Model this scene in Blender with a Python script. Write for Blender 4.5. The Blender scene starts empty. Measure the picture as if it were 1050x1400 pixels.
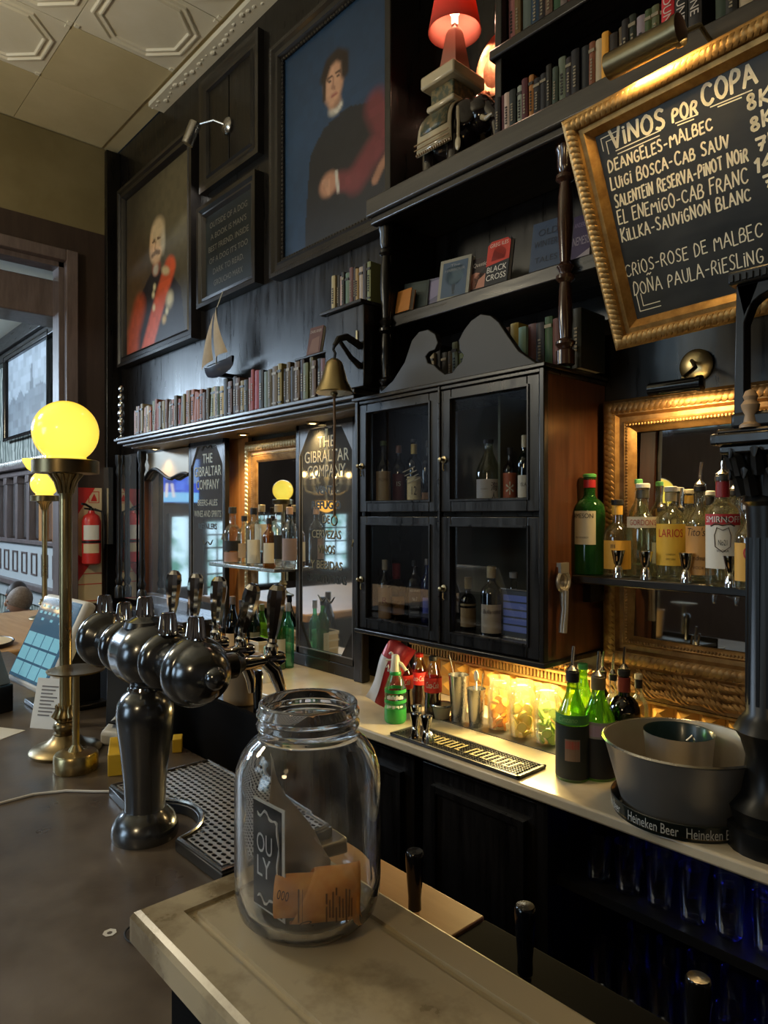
import bpy, bmesh, math, random
from math import sin, cos, pi, radians, atan2, hypot, sqrt
from mathutils import Vector, Matrix, Euler
import numpy as np

# ------------------------------------------------------------------ camera, world, light, exposure
SC = bpy.context.scene
COL = SC.collection
F, CU, CV = 940.0, 525.0, 703.0            # focal length and principal point for a 1050x1400 frame
SN, CS = sin(radians(42.3)), cos(radians(42.3))
EYE = 1.62
cam = bpy.data.cameras.new('camera')
cam.sensor_fit = 'HORIZONTAL'; cam.sensor_width = 36.0; cam.lens = 36.0 * F / 1050.0
cam.shift_y = 3.0 / 1050.0
cam.clip_start = 0.02; cam.clip_end = 100
cam_o = bpy.data.objects.new('camera', cam); COL.objects.link(cam_o)
cam_o.location = (0, 0, EYE)
cam_o.rotation_euler = Vector((-CS, SN, 0)).to_track_quat('-Z', 'Y').to_euler()
SC.camera = cam_o
SC.view_settings.view_transform = 'Standard'
SC.view_settings.look = 'None'
SC.view_settings.gamma = 1.0
SC.view_settings.use_curve_mapping = False
SC.view_settings.exposure = 0.0
SC.cycles.use_denoising = True
SC.cycles.max_bounces = 14
SC.cycles.transparent_max_bounces = 24
SC.cycles.transmission_bounces = 12
SC.cycles.sample_clamp_indirect = 3.0
w = bpy.data.worlds.new('world'); SC.world = w; w.use_nodes = True
w.node_tree.nodes['Background'].inputs[0].default_value = (0.35, 0.45, 0.6, 1)
w.node_tree.nodes['Background'].inputs[1].default_value = 0.012

def lamp(name, kind, loc, power, col, target=None, size=0.1, size_y=None, spot=None, blend=0.5, spread=None):
    L = bpy.data.lights.new(name, kind); L.energy = power; L.color = col
    if kind == 'AREA':
        L.shape = 'RECTANGLE' if size_y else 'DISK'
        L.size = size
        if size_y: L.size_y = size_y
        if spread: L.spread = radians(spread)
    else:
        L.shadow_soft_size = size
    if kind == 'SPOT':
        L.spot_size = radians(spot); L.spot_blend = blend
    o = bpy.data.objects.new(name, L); COL.objects.link(o); o.location = loc
    if target is not None:
        o.rotation_euler = (Vector(target) - Vector(loc)).to_track_quat('-Z', 'Y').to_euler()
    return o
WARM, COOL = (1.0, 0.66, 0.26), (0.62, 0.8, 1.0)
# daylight from the far and front windows, and an added cool next-room fill
lamp('daylight_far', 'AREA', (-9.85, -0.9, 3.1), 230, COOL, (-2.2, 0.6, 1.0), 2.6, .6)
lamp('next_room_fill', 'AREA', (-7.2, -0.9, 3.45), 165, COOL, (-7.3, 1.6, 1.0), 2.2, 1.2)  # added cool fill under the next room's ceiling, no fitting there
lamp('daylight_front', 'AREA', (-4.6, -4.35, 3.6), 30, COOL, (-3.4, 2.1, 2.0), 3.4, .9)
# daylight from a side window, then added warm fill points without fittings
lamp('daylight_side', 'AREA', (-2.2, -4.4, 1.8), 32, COOL, (-1.6, .5, 1.2), 1.5, 1.6)
lamp('room_fill', 'POINT', (-3.3, -0.9, 3.1), 105, (1.0, 0.86, 0.60), size=0.25)  # added fill that brightens the ceiling and the room
lamp('near_fill', 'POINT', (-0.2, -1.2, 2.3), 24, (1.0, 0.74, 0.40), size=0.12)  # added low fill that reaches into the cabinet

# ------------------------------------------------------------------ helpers
def ray(u, v):
    t = (u - CU) / F
    return Vector((-CS + t * SN, SN + t * CS, (CV - v) / F))
E0 = Vector((0, 0, EYE))
def PY(u, v, Y):
    r = ray(u, v); return E0 + r * (Y / r.y)
def PX(u, v, X):
    r = ray(u, v); return E0 + r * (X / r.x)
def PZ(u, v, z):
    r = ray(u, v); return E0 + r * ((z - EYE) / r.z)
def XY(u, Y): return PY(u, CV, Y).x
def ZY(u, v, Y): return PY(u, v, Y).z

class MB:
    def __init__(s): s.v = []; s.f = []
    def add(s, vs, fs):
        n = len(s.v); s.v += [tuple(x) for x in vs]; s.f += [tuple(i + n for i in q) for q in fs]; return s
    def box(s, x0, x1, y0, y1, z0, z1, m=None):
        vs = [Vector((x, y, z)) for z in (z0, z1) for y in (y0, y1) for x in (x0, x1)]
        if m is not None: vs = [m @ p for p in vs]
        return s.add(vs, [(0, 2, 3, 1), (4, 5, 7, 6), (0, 1, 5, 4), (2, 6, 7, 3), (0, 4, 6, 2), (1, 3, 7, 5)])
    def lathe(s, prof, seg=24, m=None, a0=0, a1=2 * pi, cap=True, xs=1, ys=1):
        full = abs(a1 - a0 - 2 * pi) < 1e-6
        n = seg if full else seg + 1
        vs = []; fs = []
        for r, z in prof:
            for i in range(n):
                a = a0 + (a1 - a0) * i / seg
                vs.append(Vector((r * cos(a) * xs, r * sin(a) * ys, z)))
        for k in range(len(prof) - 1):
            for i in range(seg):
                j = (i + 1) % n
                fs.append((k * n + i, k * n + j, (k + 1) * n + j, (k + 1) * n + i))
        if cap and full:
            if prof[0][0] > 1e-5: fs.append(tuple(range(n))[::-1])
            if prof[-1][0] > 1e-5: fs.append(tuple((len(prof) - 1) * n + i for i in range(n)))
        if m is not None: vs = [m @ p for p in vs]
        return s.add(vs, fs)
    def tube(s, pts, r, seg=8, cap=True):
        pts = [Vector(p) for p in pts]; n = len(pts); vs = []; fs = []
        up = Vector((0, 0, 1)); prev = None
        for k, p in enumerate(pts):
            d = (pts[min(k + 1, n - 1)] - pts[max(k - 1, 0)]).normalized()
            if prev is None:
                a = d.cross(up) if abs(d.dot(up)) < 0.95 else d.cross(Vector((1, 0, 0)))
            else:
                a = prev - d * prev.dot(d)
            a.normalize(); prev = a; b = d.cross(a)
            rr = r[k] if isinstance(r, (list, tuple)) else r
            for i in range(seg):
                t = 2 * pi * i / seg; vs.append(p + (a * cos(t) + b * sin(t)) * rr)
        for k in range(n - 1):
            for i in range(seg):
                j = (i + 1) % seg
                fs.append((k * seg + i, k * seg + j, (k + 1) * seg + j, (k + 1) * seg + i))
        if cap:
            fs.append(tuple(range(seg))[::-1]); fs.append(tuple((n - 1) * seg + i for i in range(seg)))
        return s.add(vs, fs)
    def prism(s, outline, d0, d1, m=None):
        """outline in local x,z; extruded along y from d0 to d1"""
        n = len(outline)
        vs = [Vector((x, d0, z)) for x, z in outline] + [Vector((x, d1, z)) for x, z in outline]
        if m is not None: vs = [m @ p for p in vs]
        fs = [tuple(range(n)), tuple(range(2 * n - 1, n - 1, -1))]
        fs += [(i, i + n, (i + 1) % n + n, (i + 1) % n) for i in range(n)]
        return s.add(vs, fs)
    def ball(s, c, r, seg=14, rings=8, sc=(1, 1, 1), m=None):
        c = Vector(c)
        prof = [(max(r * sin(pi * k / rings), 1e-6), -r * cos(pi * k / rings)) for k in range(rings + 1)]
        mm = Matrix.Translation(c) @ Matrix.Diagonal((*sc, 1))
        if m is not None: mm = m @ mm
        return s.lathe(prof, seg, mm, cap=False)
    def xf(s, m):
        s.v = [tuple(m @ Vector(p)) for p in s.v]; return s
    def mesh(s, name):
        me = bpy.data.meshes.new(name); me.from_pydata(s.v, [], s.f)
        return me

def finish(me, smooth=True, ang=38):
    bm = bmesh.new(); bm.from_mesh(me)
    bmesh.ops.recalc_face_normals(bm, faces=bm.faces[:]); bm.to_mesh(me); bm.free()
    if smooth:
        me.polygons.foreach_set('use_smooth', [True] * len(me.polygons))
        try: me.set_sharp_from_angle(angle=radians(ang))
        except Exception: pass
    me.update()
    return me

def thing(name, label, cat, loc=(0, 0, 0), rz=0, group=None):
    o = bpy.data.objects.new(name, None); o.empty_display_size = .05; COL.objects.link(o)
    o.location = loc; o.rotation_euler = (0, 0, rz)
    o['label'] = label; o['category'] = cat
    if group: o['group'] = group
    return o
def obj(name, mb, mat, parent=None, bevel=0, smooth=True, ang=38, kind=None, label=None, sub=0):
    me = mb if isinstance(mb, bpy.types.Mesh) else finish(mb.mesh(name), smooth, ang)
    me.materials.clear()
    for x in (mat if isinstance(mat, (list, tuple)) else [mat]): me.materials.append(x)
    o = bpy.data.objects.new(name, me); COL.objects.link(o)
    if parent is not None: o.parent = parent
    if bevel:
        b = o.modifiers.new('bevel', 'BEVEL'); b.width = bevel; b.segments = 2; b.limit_method = 'ANGLE'; b.angle_limit = radians(40)
    if sub:
        b = o.modifiers.new('sub', 'SUBSURF'); b.levels = sub; b.render_levels = sub
    if kind: o['kind'] = kind
    if label: o['label'] = label
    return o
def solo(name, mb, mat, label, cat, group=None, **k):
    o = obj(name, mb, mat, **k); o['label'] = label; o['category'] = cat
    if group: o['group'] = group
    return o
def struct(name, mb, mat, **k): return obj(name, mb, mat, kind='structure', **k)
def link_copy(o, parent=None):
    c = o.copy(); COL.objects.link(c)
    if parent is not None: c.parent = parent
    return c
def copy_tree(o, parent=None):
    c = link_copy(o, parent)
    for ch in list(o.children): copy_tree(ch, c)
    return c

T = Matrix.Translation
def RX(a): return Matrix.Rotation(a, 4, 'X')
def RY(a): return Matrix.Rotation(a, 4, 'Y')
def RZ(a): return Matrix.Rotation(a, 4, 'Z')
def SCL(x, y, z): return Matrix.Diagonal((x, y, z, 1))

# ------------------------------------------------------------------ text
def text_mb(body, h=None, wdt=None, depth=0.0006, shear=0.0, align='CENTER'):
    """flat lettering in local x,z (front faces -y), scaled to height h and width wdt"""
    cu = bpy.data.curves.new('lettering', 'FONT'); cu.body = body; cu.size = 1; cu.resolution_u = 3
    cu.shear = shear; cu.align_x = 'LEFT'
    ob = bpy.data.objects.new('lettering', cu); COL.objects.link(ob)
    dg = bpy.context.evaluated_depsgraph_get(); dg.update()
    me = bpy.data.meshes.new_from_object(ob.evaluated_get(dg))
    bpy.data.objects.remove(ob); bpy.data.curves.remove(cu)
    V = np.array([v.co[:] for v in me.vertices]); fs = [tuple(p.vertices) for p in me.polygons]
    bpy.data.meshes.remove(me)
    x0, x1, y0, y1 = V[:, 0].min(), V[:, 0].max(), V[:, 1].min(), V[:, 1].max()
    sy = h / (y1 - y0) if h else wdt / (x1 - x0)
    sx = wdt / (x1 - x0) if wdt else sy
    off = {'CENTER': -(x1 - x0) / 2, 'LEFT': 0, 'RIGHT': -(x1 - x0)}[align]
    mb = MB(); mb.v = [((x - x0 + off) * sx, -depth, (y - y0) * sy) for x, y, _ in V]; mb.f = fs
    return mb
def wrap(mb, R, z, ang=-pi / 2):
    """bend flat lettering round a vertical cylinder of radius R; ang is the heading of its middle"""
    mb.v = [((R - y) * cos(ang + x / R), (R - y) * sin(ang + x / R), z + zz) for x, y, zz in mb.v]
    return mb
def lettering(name, body, mat, parent, m, **k):
    mb = text_mb(body, **k); mb.xf(m); return obj(name, mb, mat, parent, smooth=False)
# ------------------------------------------------------------------ materials
_mc = {}
def M(name, col, rough=.5, metal=0., col2=None, nscale=6., stretch=(1, 1, 1), lo=.35, hi=.7, bump=0., bscale=None, coat=0., trans=0.,
      ior=1.45, emit=None, spec=None, rvar=0., detail=4., dist=.002):
    if name in _mc: return _mc[name]
    m = bpy.data.materials.new(name); m.use_nodes = True; nt = m.node_tree; N = nt.nodes; Lk = nt.links
    p = N['Principled BSDF']
    p.inputs['Base Color'].default_value = (*col, 1); p.inputs['Roughness'].default_value = rough
    p.inputs['Metallic'].default_value = metal; p.inputs['IOR'].default_value = ior
    p.inputs['Coat Weight'].default_value = coat; p.inputs['Coat Roughness'].default_value = .12
    p.inputs['Transmission Weight'].default_value = trans
    if spec is not None: p.inputs['Specular IOR Level'].default_value = spec
    if emit: p.inputs['Emission Color'].default_value = (*emit[0], 1); p.inputs['Emission Strength'].default_value = emit[1]
    if col2 is not None or bump or rvar:
        tc = N.new('ShaderNodeTexCoord'); mp = N.new('ShaderNodeMapping'); mp.inputs['Scale'].default_value = stretch
        Lk.new(tc.outputs['Object'], mp.inputs['Vector'])
        nz = N.new('ShaderNodeTexNoise'); nz.inputs['Scale'].default_value = nscale; nz.inputs['Detail'].default_value = detail
        nz.inputs['Roughness'].default_value = .62
        Lk.new(mp.outputs['Vector'], nz.inputs['Vector'])
        if col2 is not None:
            cr = N.new('ShaderNodeValToRGB'); cr.color_ramp.elements[0].position = lo; cr.color_ramp.elements[1].position = hi
            cr.color_ramp.elements[0].color = (*col, 1); cr.color_ramp.elements[1].color = (*col2, 1)
            Lk.new(nz.outputs['Fac'], cr.inputs['Fac']); Lk.new(cr.outputs['Color'], p.inputs['Base Color'])
        if rvar:
            mr = N.new('ShaderNodeMapRange'); mr.inputs[1].default_value = .3; mr.inputs[2].default_value = .7
            mr.inputs[3].default_value = max(rough - rvar, 0); mr.inputs[4].default_value = rough + rvar
            Lk.new(nz.outputs['Fac'], mr.inputs[0]); Lk.new(mr.outputs[0], p.inputs['Roughness'])
        if bump:
            src = nz
            if bscale:
                src = N.new('ShaderNodeTexNoise'); src.inputs['Scale'].default_value = bscale; src.inputs['Detail'].default_value = 3
                Lk.new(mp.outputs['Vector'], src.inputs['Vector'])
            b = N.new('ShaderNodeBump'); b.inputs['Strength'].default_value = bump; b.inputs['Distance'].default_value = dist
            Lk.new(src.outputs['Fac'], b.inputs['Height']); Lk.new(b.outputs['Normal'], p.inputs['Normal'])
    _mc[name] = m; return m

def thin_glass(name, tint=(1, 1, 1), edge=.55, rough=.02, base=.05, body=.0, bodycol=(.8, .8, .8)):
    """a thin glass wall: clear face-on, reflective towards grazing"""
    if name in _mc: return _mc[name]
    m = bpy.data.materials.new(name); m.use_nodes = True; nt = m.node_tree; N = nt.nodes; Lk = nt.links; N.clear()
    out = N.new('ShaderNodeOutputMaterial'); mix = N.new('ShaderNodeMixShader'); tr = N.new('ShaderNodeBsdfTransparent')
    gl = N.new('ShaderNodeBsdfGlossy'); gl.inputs['Roughness'].default_value = rough; gl.inputs['Color'].default_value = (.95, .97, 1, 1)
    lw = N.new('ShaderNodeLayerWeight'); lw.inputs['Blend'].default_value = .35
    mr = N.new('ShaderNodeMapRange'); mr.inputs[3].default_value = base; mr.inputs[4].default_value = edge
    Lk.new(lw.outputs['Fresnel'], mr.inputs[0])
    tr.inputs['Color'].default_value = (*tint, 1)
    last = tr
    if body:
        df = N.new('ShaderNodeBsdfTranslucent'); df.inputs['Color'].default_value = (*bodycol, 1)
        d2 = N.new('ShaderNodeBsdfDiffuse'); d2.inputs['Color'].default_value = (*bodycol, 1)
        ad = N.new('ShaderNodeMixShader'); ad.inputs[0].default_value = .5; Lk.new(df.outputs[0], ad.inputs[1]); Lk.new(d2.outputs[0], ad.inputs[2])
        mb2 = N.new('ShaderNodeMixShader'); mb2.inputs[0].default_value = body
        Lk.new(tr.outputs[0], mb2.inputs[1]); Lk.new(ad.outputs[0], mb2.inputs[2]); last = mb2
    Lk.new(mr.outputs[0], mix.inputs[0]); Lk.new(last.outputs[0], mix.inputs[1]); Lk.new(gl.outputs[0], mix.inputs[2])
    Lk.new(mix.outputs[0], out.inputs[0])
    _mc[name] = m; return m

def attr_mat(name, rough=.4, coat=0., emit=0.):
    """colour comes from the mesh's painted 'paint' attribute (flat pictures and screens)"""
    m = bpy.data.materials.new(name); m.use_nodes = True; nt = m.node_tree; p = nt.nodes['Principled BSDF']
    a = nt.nodes.new('ShaderNodeAttribute'); a.attribute_name = 'paint'
    p.inputs['Roughness'].default_value = rough; p.inputs['Coat Weight'].default_value = coat
    if emit:
        p.inputs['Base Color'].default_value = (.01, .01, .012, 1)
        nt.links.new(a.outputs['Color'], p.inputs['Emission Color']); p.inputs['Emission Strength'].default_value = emit
    else: nt.links.new(a.outputs['Color'], p.inputs['Base Color'])
    return m
def painted(img, w, h, y=0.0):
    """img: H x W x 3 array (row 0 at the top) -> a flat mesh in x,z carrying the colours"""
    H, W, _ = img.shape
    xs = np.linspace(0, w, W); zs = np.linspace(h, 0, H)
    mb = MB(); mb.v = [(x, y, z) for z in zs for x in xs]
    mb.f = [(r * W + c, (r + 1) * W + c, (r + 1) * W + c + 1, r * W + c + 1) for r in range(H - 1) for c in range(W - 1)]
    me = mb.mesh('painted'); a = me.attributes.new('paint', 'FLOAT_COLOR', 'POINT')
    flat = np.ones((H * W, 4), dtype=np.float32); flat[:, :3] = img.reshape(-1, 3)
    a.data.foreach_set('color', flat.ravel()); me.update()
    return me
class Paint:
    def __init__(s, W, H, col):
        s.W, s.H = W, H; s.im = np.ones((H, W, 3)) * np.array(col)
        s.y, s.x = np.mgrid[0:H, 0:W]; s.x = s.x / (W - 1); s.y = s.y / (H - 1); s.asp = H / W
    def _mix(s, a, col): s.im = s.im * (1 - a[..., None]) + np.array(col) * a[..., None]
    def ell(s, cx, cy, rx, ry, col, rot=0, soft=.15, op=1.):
        dx, dy = s.x - cx, (s.y - cy) * s.asp; c, n = cos(rot), sin(rot)
        d = np.sqrt(((dx * c + dy * n) / rx) ** 2 + ((-dx * n + dy * c) / (ry * s.asp)) ** 2)
        s._mix(np.clip((1 + soft - d) / (2 * soft), 0, 1) * op, col)
    def line(s, pts, r, col, soft=.3, op=1.):
        best = np.full((s.H, s.W), 9.)
        for (x0, y0), (x1, y1) in zip(pts[:-1], pts[1:]):
            dx, dy = x1 - x0, (y1 - y0) * s.asp; L = dx * dx + dy * dy + 1e-9
            t = np.clip(((s.x - x0) * dx + (s.y - y0) * s.asp * dy) / L, 0, 1)
            best = np.minimum(best, np.hypot(s.x - x0 - t * dx, (s.y - y0) * s.asp - t * dy))
        d = best / r
        s._mix(np.clip((1 + soft - d) / (2 * soft), 0, 1) * op, col)
    def poly(s, pts, col, op=1.):
        ins = np.zeros((s.H, s.W), bool); n = len(pts)
        for i in range(n):
            (x0, y0), (x1, y1) = pts[i], pts[(i + 1) % n]
            c = ((y0 > s.y) != (y1 > s.y)) & (s.x < (x1 - x0) * (s.y - y0) / (y1 - y0 + 1e-12) + x0); ins ^= c
        s._mix(ins * op, col)
    def grain(s, amt, seed=1):
        r = np.random.RandomState(seed); g = r.rand(s.H // 4 + 2, s.W // 4 + 2); g = np.kron(g, np.ones((4, 4)))[:s.H, :s.W]
        s.im *= (1 + (g[..., None] - .5) * amt); s.im = np.clip(s.im, 0, 1)

WOOD = M('dark_varnished_wood', (.0035, .003, .003), .34, col2=(.0075, .0058, .005), nscale=5, stretch=(9, 9, .8), bump=.05, coat=.15, rvar=.1)
WOODH = M('dark_varnished_wood_horizontal', (.005, .004, .0038), .34, col2=(.012, .009, .0075), nscale=5, stretch=(.8, 9, 9), bump=.05, coat=.12, rvar=.1)
MAHOG = M('red_brown_mahogany', (.060, .021, .011), .32, col2=(.115, .043, .02), nscale=4, stretch=(10, 10, .7), bump=.08, coat=.3)
BROWNWALL = M('brown_painted_timber', (.035, .022, .017), .5, col2=(.05, .032, .024), nscale=3, stretch=(6, 6, 1), bump=.1)
TRIMW = M('worn_brown_trim', (.10, .075, .07), .45, col2=(.15, .115, .11), nscale=4, stretch=(6, 6, 1), bump=.1, coat=.2)
ORANGEW = M('orange_pine', (.36, .15, .045), .4, col2=(.5, .24, .08), nscale=4, stretch=(8, 8, .6), bump=.05, coat=.3)
PALEW = M('pale_oak', (.42, .25, .12), .42, col2=(.56, .36, .19), nscale=3, stretch=(1, 9, 9), bump=.08, coat=.2)
PLASTER = M('tan_plaster', (.17, .135, .06), .85, col2=(.215, .175, .085), nscale=2.5, bump=.12, bscale=40)
TIN = M('cream_tin_ceiling', (.78, .74, .60), .55, col2=(.86, .83, .72), nscale=2, bump=.1, bscale=30)
CEIL = M('cream_ceiling_board', (.58, .50, .30), .7, col2=(.66, .58, .37), nscale=2.2, bump=.08, bscale=30)
FLOORM = M('dark_floor_boards', (.02, .014, .01), .45, col2=(.045, .03, .02), nscale=3, stretch=(1, 8, 8), bump=.1)
BARTOP = M('worn_dark_bar_top', (.070, .054, .042), .40, col2=(.15, .12, .092), nscale=4.5, stretch=(1, 1, 1), bump=.25, bscale=70, rvar=.14, coat=.12, dist=.001)
MARBLE = M('veined_beige_marble', (.15, .115, .065), .3, col2=(.42, .36, .245), nscale=8, lo=.36, hi=.54, bump=.05, bscale=60, rvar=.08, detail=9, coat=.15)
MARBLE2 = M('cream_marble', (.46, .39, .27), .28, col2=(.60, .52, .38), nscale=6, lo=.3, hi=.6, detail=8, coat=.2)
GOLD = M('antique_gold_leaf', (.26, .14, .04), .40, .7, col2=(.46, .27, .09), nscale=30, bump=.3, bscale=90, dist=.001)
DGOLD = M('dull_bronze_gilding', (.20, .105, .035), .42, .6, col2=(.36, .21, .08), nscale=24, bump=.35, bscale=80, dist=.001)
BRASS = M('aged_brass', (.42, .33, .17), .30, 1., col2=(.52, .42, .22), nscale=5, rvar=.05)
DBRASS = M('dark_brass', (.20, .155, .085), .32, 1., col2=(.28, .22, .12), nscale=5, rvar=.06)
CHROME = M('polished_chrome', (.78, .78, .78), .07, 1.)
STEEL = M('brushed_steel', (.55, .54, .52), .25, 1., rvar=.06, nscale=20)
GUN = M('gunmetal_enamel', (.10, .108, .12), .2, .8, col2=(.15, .158, .17), nscale=14, rvar=.07, coat=.4)
BLACK = M('black_plastic', (.008, .008, .009), .35)
BLACKG = M('gloss_black', (.006, .006, .007), .16, coat=.4)
MATTE = M('matte_black', (.004, .004, .005), .9, spec=.1)
RUBBER = M('black_rubber', (.012, .012, .013), .6)
WHITE = M('white_plastic', (.72, .73, .74), .4)
PAPER = M('off_white_paper', (.68, .66, .60), .7)
CHALK = M('cream_chalk_marker', (.86, .80, .62), .8)
SLATE = M('black_chalkboard', (.012, .013, .013), .42, col2=(.035, .036, .034), nscale=3, stretch=(1, 1, 2.5), rvar=.1)
GILT = M('gilt_lettering', (.27, .235, .145), .5, .3)
DGILT = M('faded_dark_gilt', (.035, .036, .03), .5, .3)
MIRROR = M('old_mirror', (.62, .66, .70), .035, .93, col2=(.74, .77, .80), nscale=3, rvar=.025)
MIRRC = M('clear_old_mirror', (.60, .62, .63), .025, 1., col2=(.70, .72, .72), nscale=3, rvar=.02)
RED = M('signal_red', (.55, .025, .02), .35, coat=.3)
CREAMP = M('cream_board', (.62, .50, .31), .55)
ZINC = M('dull_zinc', (.46, .43, .39), .38, .75, col2=(.56, .53, .48), nscale=4, rvar=.08, bump=.06, bscale=50)
GLASS = M('jar_glass', (.97, .985, 1.0), .0, trans=1., ior=1.45)
_gn = GLASS.node_tree; _gp = _gn.nodes['Principled BSDF']; _go = _gn.nodes['Material Output']       # handled glass: faint smudges
_gd = _gn.nodes.new('ShaderNodeBsdfDiffuse'); _gd.inputs['Color'].default_value = (.75, .77, .8, 1)
_gt = _gn.nodes.new('ShaderNodeTexCoord'); _gz = _gn.nodes.new('ShaderNodeTexNoise'); _gz.inputs['Scale'].default_value = 34; _gz.inputs['Detail'].default_value = 5
_gr = _gn.nodes.new('ShaderNodeMapRange'); _gr.inputs[1].default_value = .45; _gr.inputs[2].default_value = .75; _gr.inputs[3].default_value = .01; _gr.inputs[4].default_value = .13
_gm = _gn.nodes.new('ShaderNodeMixShader'); _gl = _gn.links
_gl.new(_gt.outputs['Object'], _gz.inputs['Vector']); _gl.new(_gz.outputs['Fac'], _gr.inputs[0]); _gl.new(_gr.outputs[0], _gm.inputs[0])
_gl.new(_gp.outputs[0], _gm.inputs[1]); _gl.new(_gd.outputs[0], _gm.inputs[2]); _gl.new(_gm.outputs[0], _go.inputs[0])
PILB = M('black_carved_wood', (.006, .006, .006), .34, spec=.3)
PANE = thin_glass('window_pane', (.96, .97, .98), .22, base=.02)
CLEAR = thin_glass('clear_bottle_glass', (.93, .95, .93), .75)
CLEARY = thin_glass('spirit_filled_glass', (.90, .90, .78), .7, body=.05, bodycol=(.8, .78, .5))
TUMB = thin_glass('tumbler_glass', (.9, .92, .97), .7)
JARG = thin_glass('preserve_jar_glass', (.97, .97, .92), .6, body=.06, bodycol=(.9, .85, .5))
AMBERG = thin_glass('amber_bottle_glass', (.55, .28, .06), .7, body=.15, bodycol=(.4, .2, .04))
BROWNG = thin_glass('brown_bottle_glass', (.14, .07, .03), .65, body=.12, bodycol=(.08, .04, .015))
GREENG = thin_glass('green_bottle_glass', (.10, .42, .08), .7, body=.12, bodycol=(.08, .35, .05))
GREENB = thin_glass('bright_green_bottle_glass', (.42, .70, .12), .65, body=.14, bodycol=(.22, .5, .05))
DGREEN = thin_glass('dark_green_bottle_glass', (.035, .12, .05), .65, body=.1, bodycol=(.01, .06, .02))
DARKG = thin_glass('near_black_bottle_glass', (.02, .018, .02), .6, body=.2, bodycol=(.006, .006, .007))
COLA = thin_glass('cola_filled_plastic', (.10, .04, .02), .6, body=.2, bodycol=(.02, .008, .005))
def flat(name, col, rough=.5, **k): return M(name, col, rough, **k)
def sharp_label(rgb, rough=.55):
    n = 'paper_label_%d_%d_%d' % tuple(int(c * 255) for c in rgb)
    return M(n, rgb, rough)
# ------------------------------------------------------------------ the room
SWAP = Matrix(((1, 0, 0, 0), (0, 0, 1, 0), (0, 1, 0, 0), (0, 0, 0, 1)))
def plate(pts, z0, z1): return MB().prism(pts, z0, z1, SWAP)
struct('floor', MB().box(-10.2, 2.0, -4.7, 2.3, -.1, 0), FLOORM)
wb = struct('wall_back', MB().box(-5.54, 2.0, 2.1, 2.25, 0, 4.46), WOOD)
struct('wall_front', MB().box(-10.2, 2.0, -4.7, -4.5, 0, 4.46), BROWNWALL)
struct('wall_right', MB().box(1.8, 2.0, -4.5, 2.1, 0, 4.46), BROWNWALL)
struct('wall_far', MB().box(-10.2, -10.0, -4.5, 2.1, 0, 4.46), BROWNWALL)
wl = struct('wall_left', MB().box(-5.54, -5.42, 1.69, 2.1, 0, 3.5).box(-5.54, -5.42, -4.5, -2.6, 0, 3.5), BROWNWALL)
struct('header', MB().box(-5.54, -5.42, -4.5, 2.1, 3.5, 3.79), BROWNWALL, parent=wl, label='dark timber header over the opening')
struct('plaster_band', MB().box(-5.54, -5.43, -4.5, 2.1, 3.79, 4.46), PLASTER, parent=wl, label='tan plaster band above the opening')
struct('corner_post', MB().box(-5.42, -5.37, 1.99, 2.1, 0, 4.44), WOOD, parent=wl, bevel=.006)
t1 = struct('trim_1', MB().box(-5.42, -5.355, 1.69, 1.775, 0, 3.585).box(-5.42, -5.355, -2.6, 1.69, 3.5, 3.585), TRIMW, bevel=.006)
struct('jamb', MB().box(-5.56, -5.42, 1.655, 1.69, 0, 3.5).box(-5.56, -5.42, -2.6, 1.69, 3.465, 3.5), TRIMW, parent=t1)
# ceiling: embossed tin squares near the wall, flat boards over the opening
ce = struct('ceiling', MB().box(-5.54, 2.0, -4.5, 2.1, 4.475, 4.6), CEIL)
def oct_ring(r0, w, h):
    mb = MB()
    c = .42
    o = [(r0, r0 * c), (r0 * c, r0), (-r0 * c, r0), (-r0, r0 * c), (-r0, -r0 * c), (-r0 * c, -r0), (r0 * c, -r0), (r0, -r0 * c)]
    n = 8
    for k, z in ((1, 0), (1 - w * .3 / r0, -h), (1 - w * .7 / r0, -h), (1 - w / r0, 0)):
        mb.v += [(x * k, y * k, z) for x, y in o]
    mb.f = [(k * n + i, k * n + (i + 1) % n, (k + 1) * n + (i + 1) % n, (k + 1) * n + i) for k in range(3) for i in range(n)]
    return mb
TS = .62
tin = MB().box(-TS / 2 + .003, TS / 2 - .003, -TS / 2 + .003, TS / 2 - .003, 0, .012)
for r0 in (.275, .235):
    q = oct_ring(r0, .022, .012); tin.add(q.v, q.f)
for sx in (-1, 1):
    for sy in (-1, 1): tin.box(sx * .29 - .012, sx * .29 + .012, sy * .29 - .012, sy * .29 + .012, -.008, 0)
tin_me = finish(tin.mesh('ceiling_tile'))
flat_me = finish(MB().box(-TS / 2 + .002, TS / 2 - .002, -TS / 2 + .002, TS / 2 - .002, 0, .012).mesh('ceiling_tile'))
tin_me.materials.append(TIN); flat_me.materials.append(CEIL)
first = True
for i in range(9):
    for j in range(6):
        x = -5.11 + i * TS; y = 1.66 - j * TS
        o = bpy.data.objects.new('ceiling_tile', tin_me if (i > 1 or (i == 1 and j > 0)) else flat_me); COL.objects.link(o)
        o.parent = ce; o.location = (x, y, 4.462)
random.seed(4)
cor = MB().box(-4.6, 1.8, 1.99, 2.1, 4.43, 4.462)
for k in range(120):
    x = -4.6 + k * .05; cor.ball((x, 2.03 + random.uniform(-.02, .02), 4.43), random.uniform(.006, .018), 6, 4, (1.6, 1, .6))
struct('cornice', cor, TIN, parent=ce, label='crumbling embossed border strip along the wall')

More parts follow.
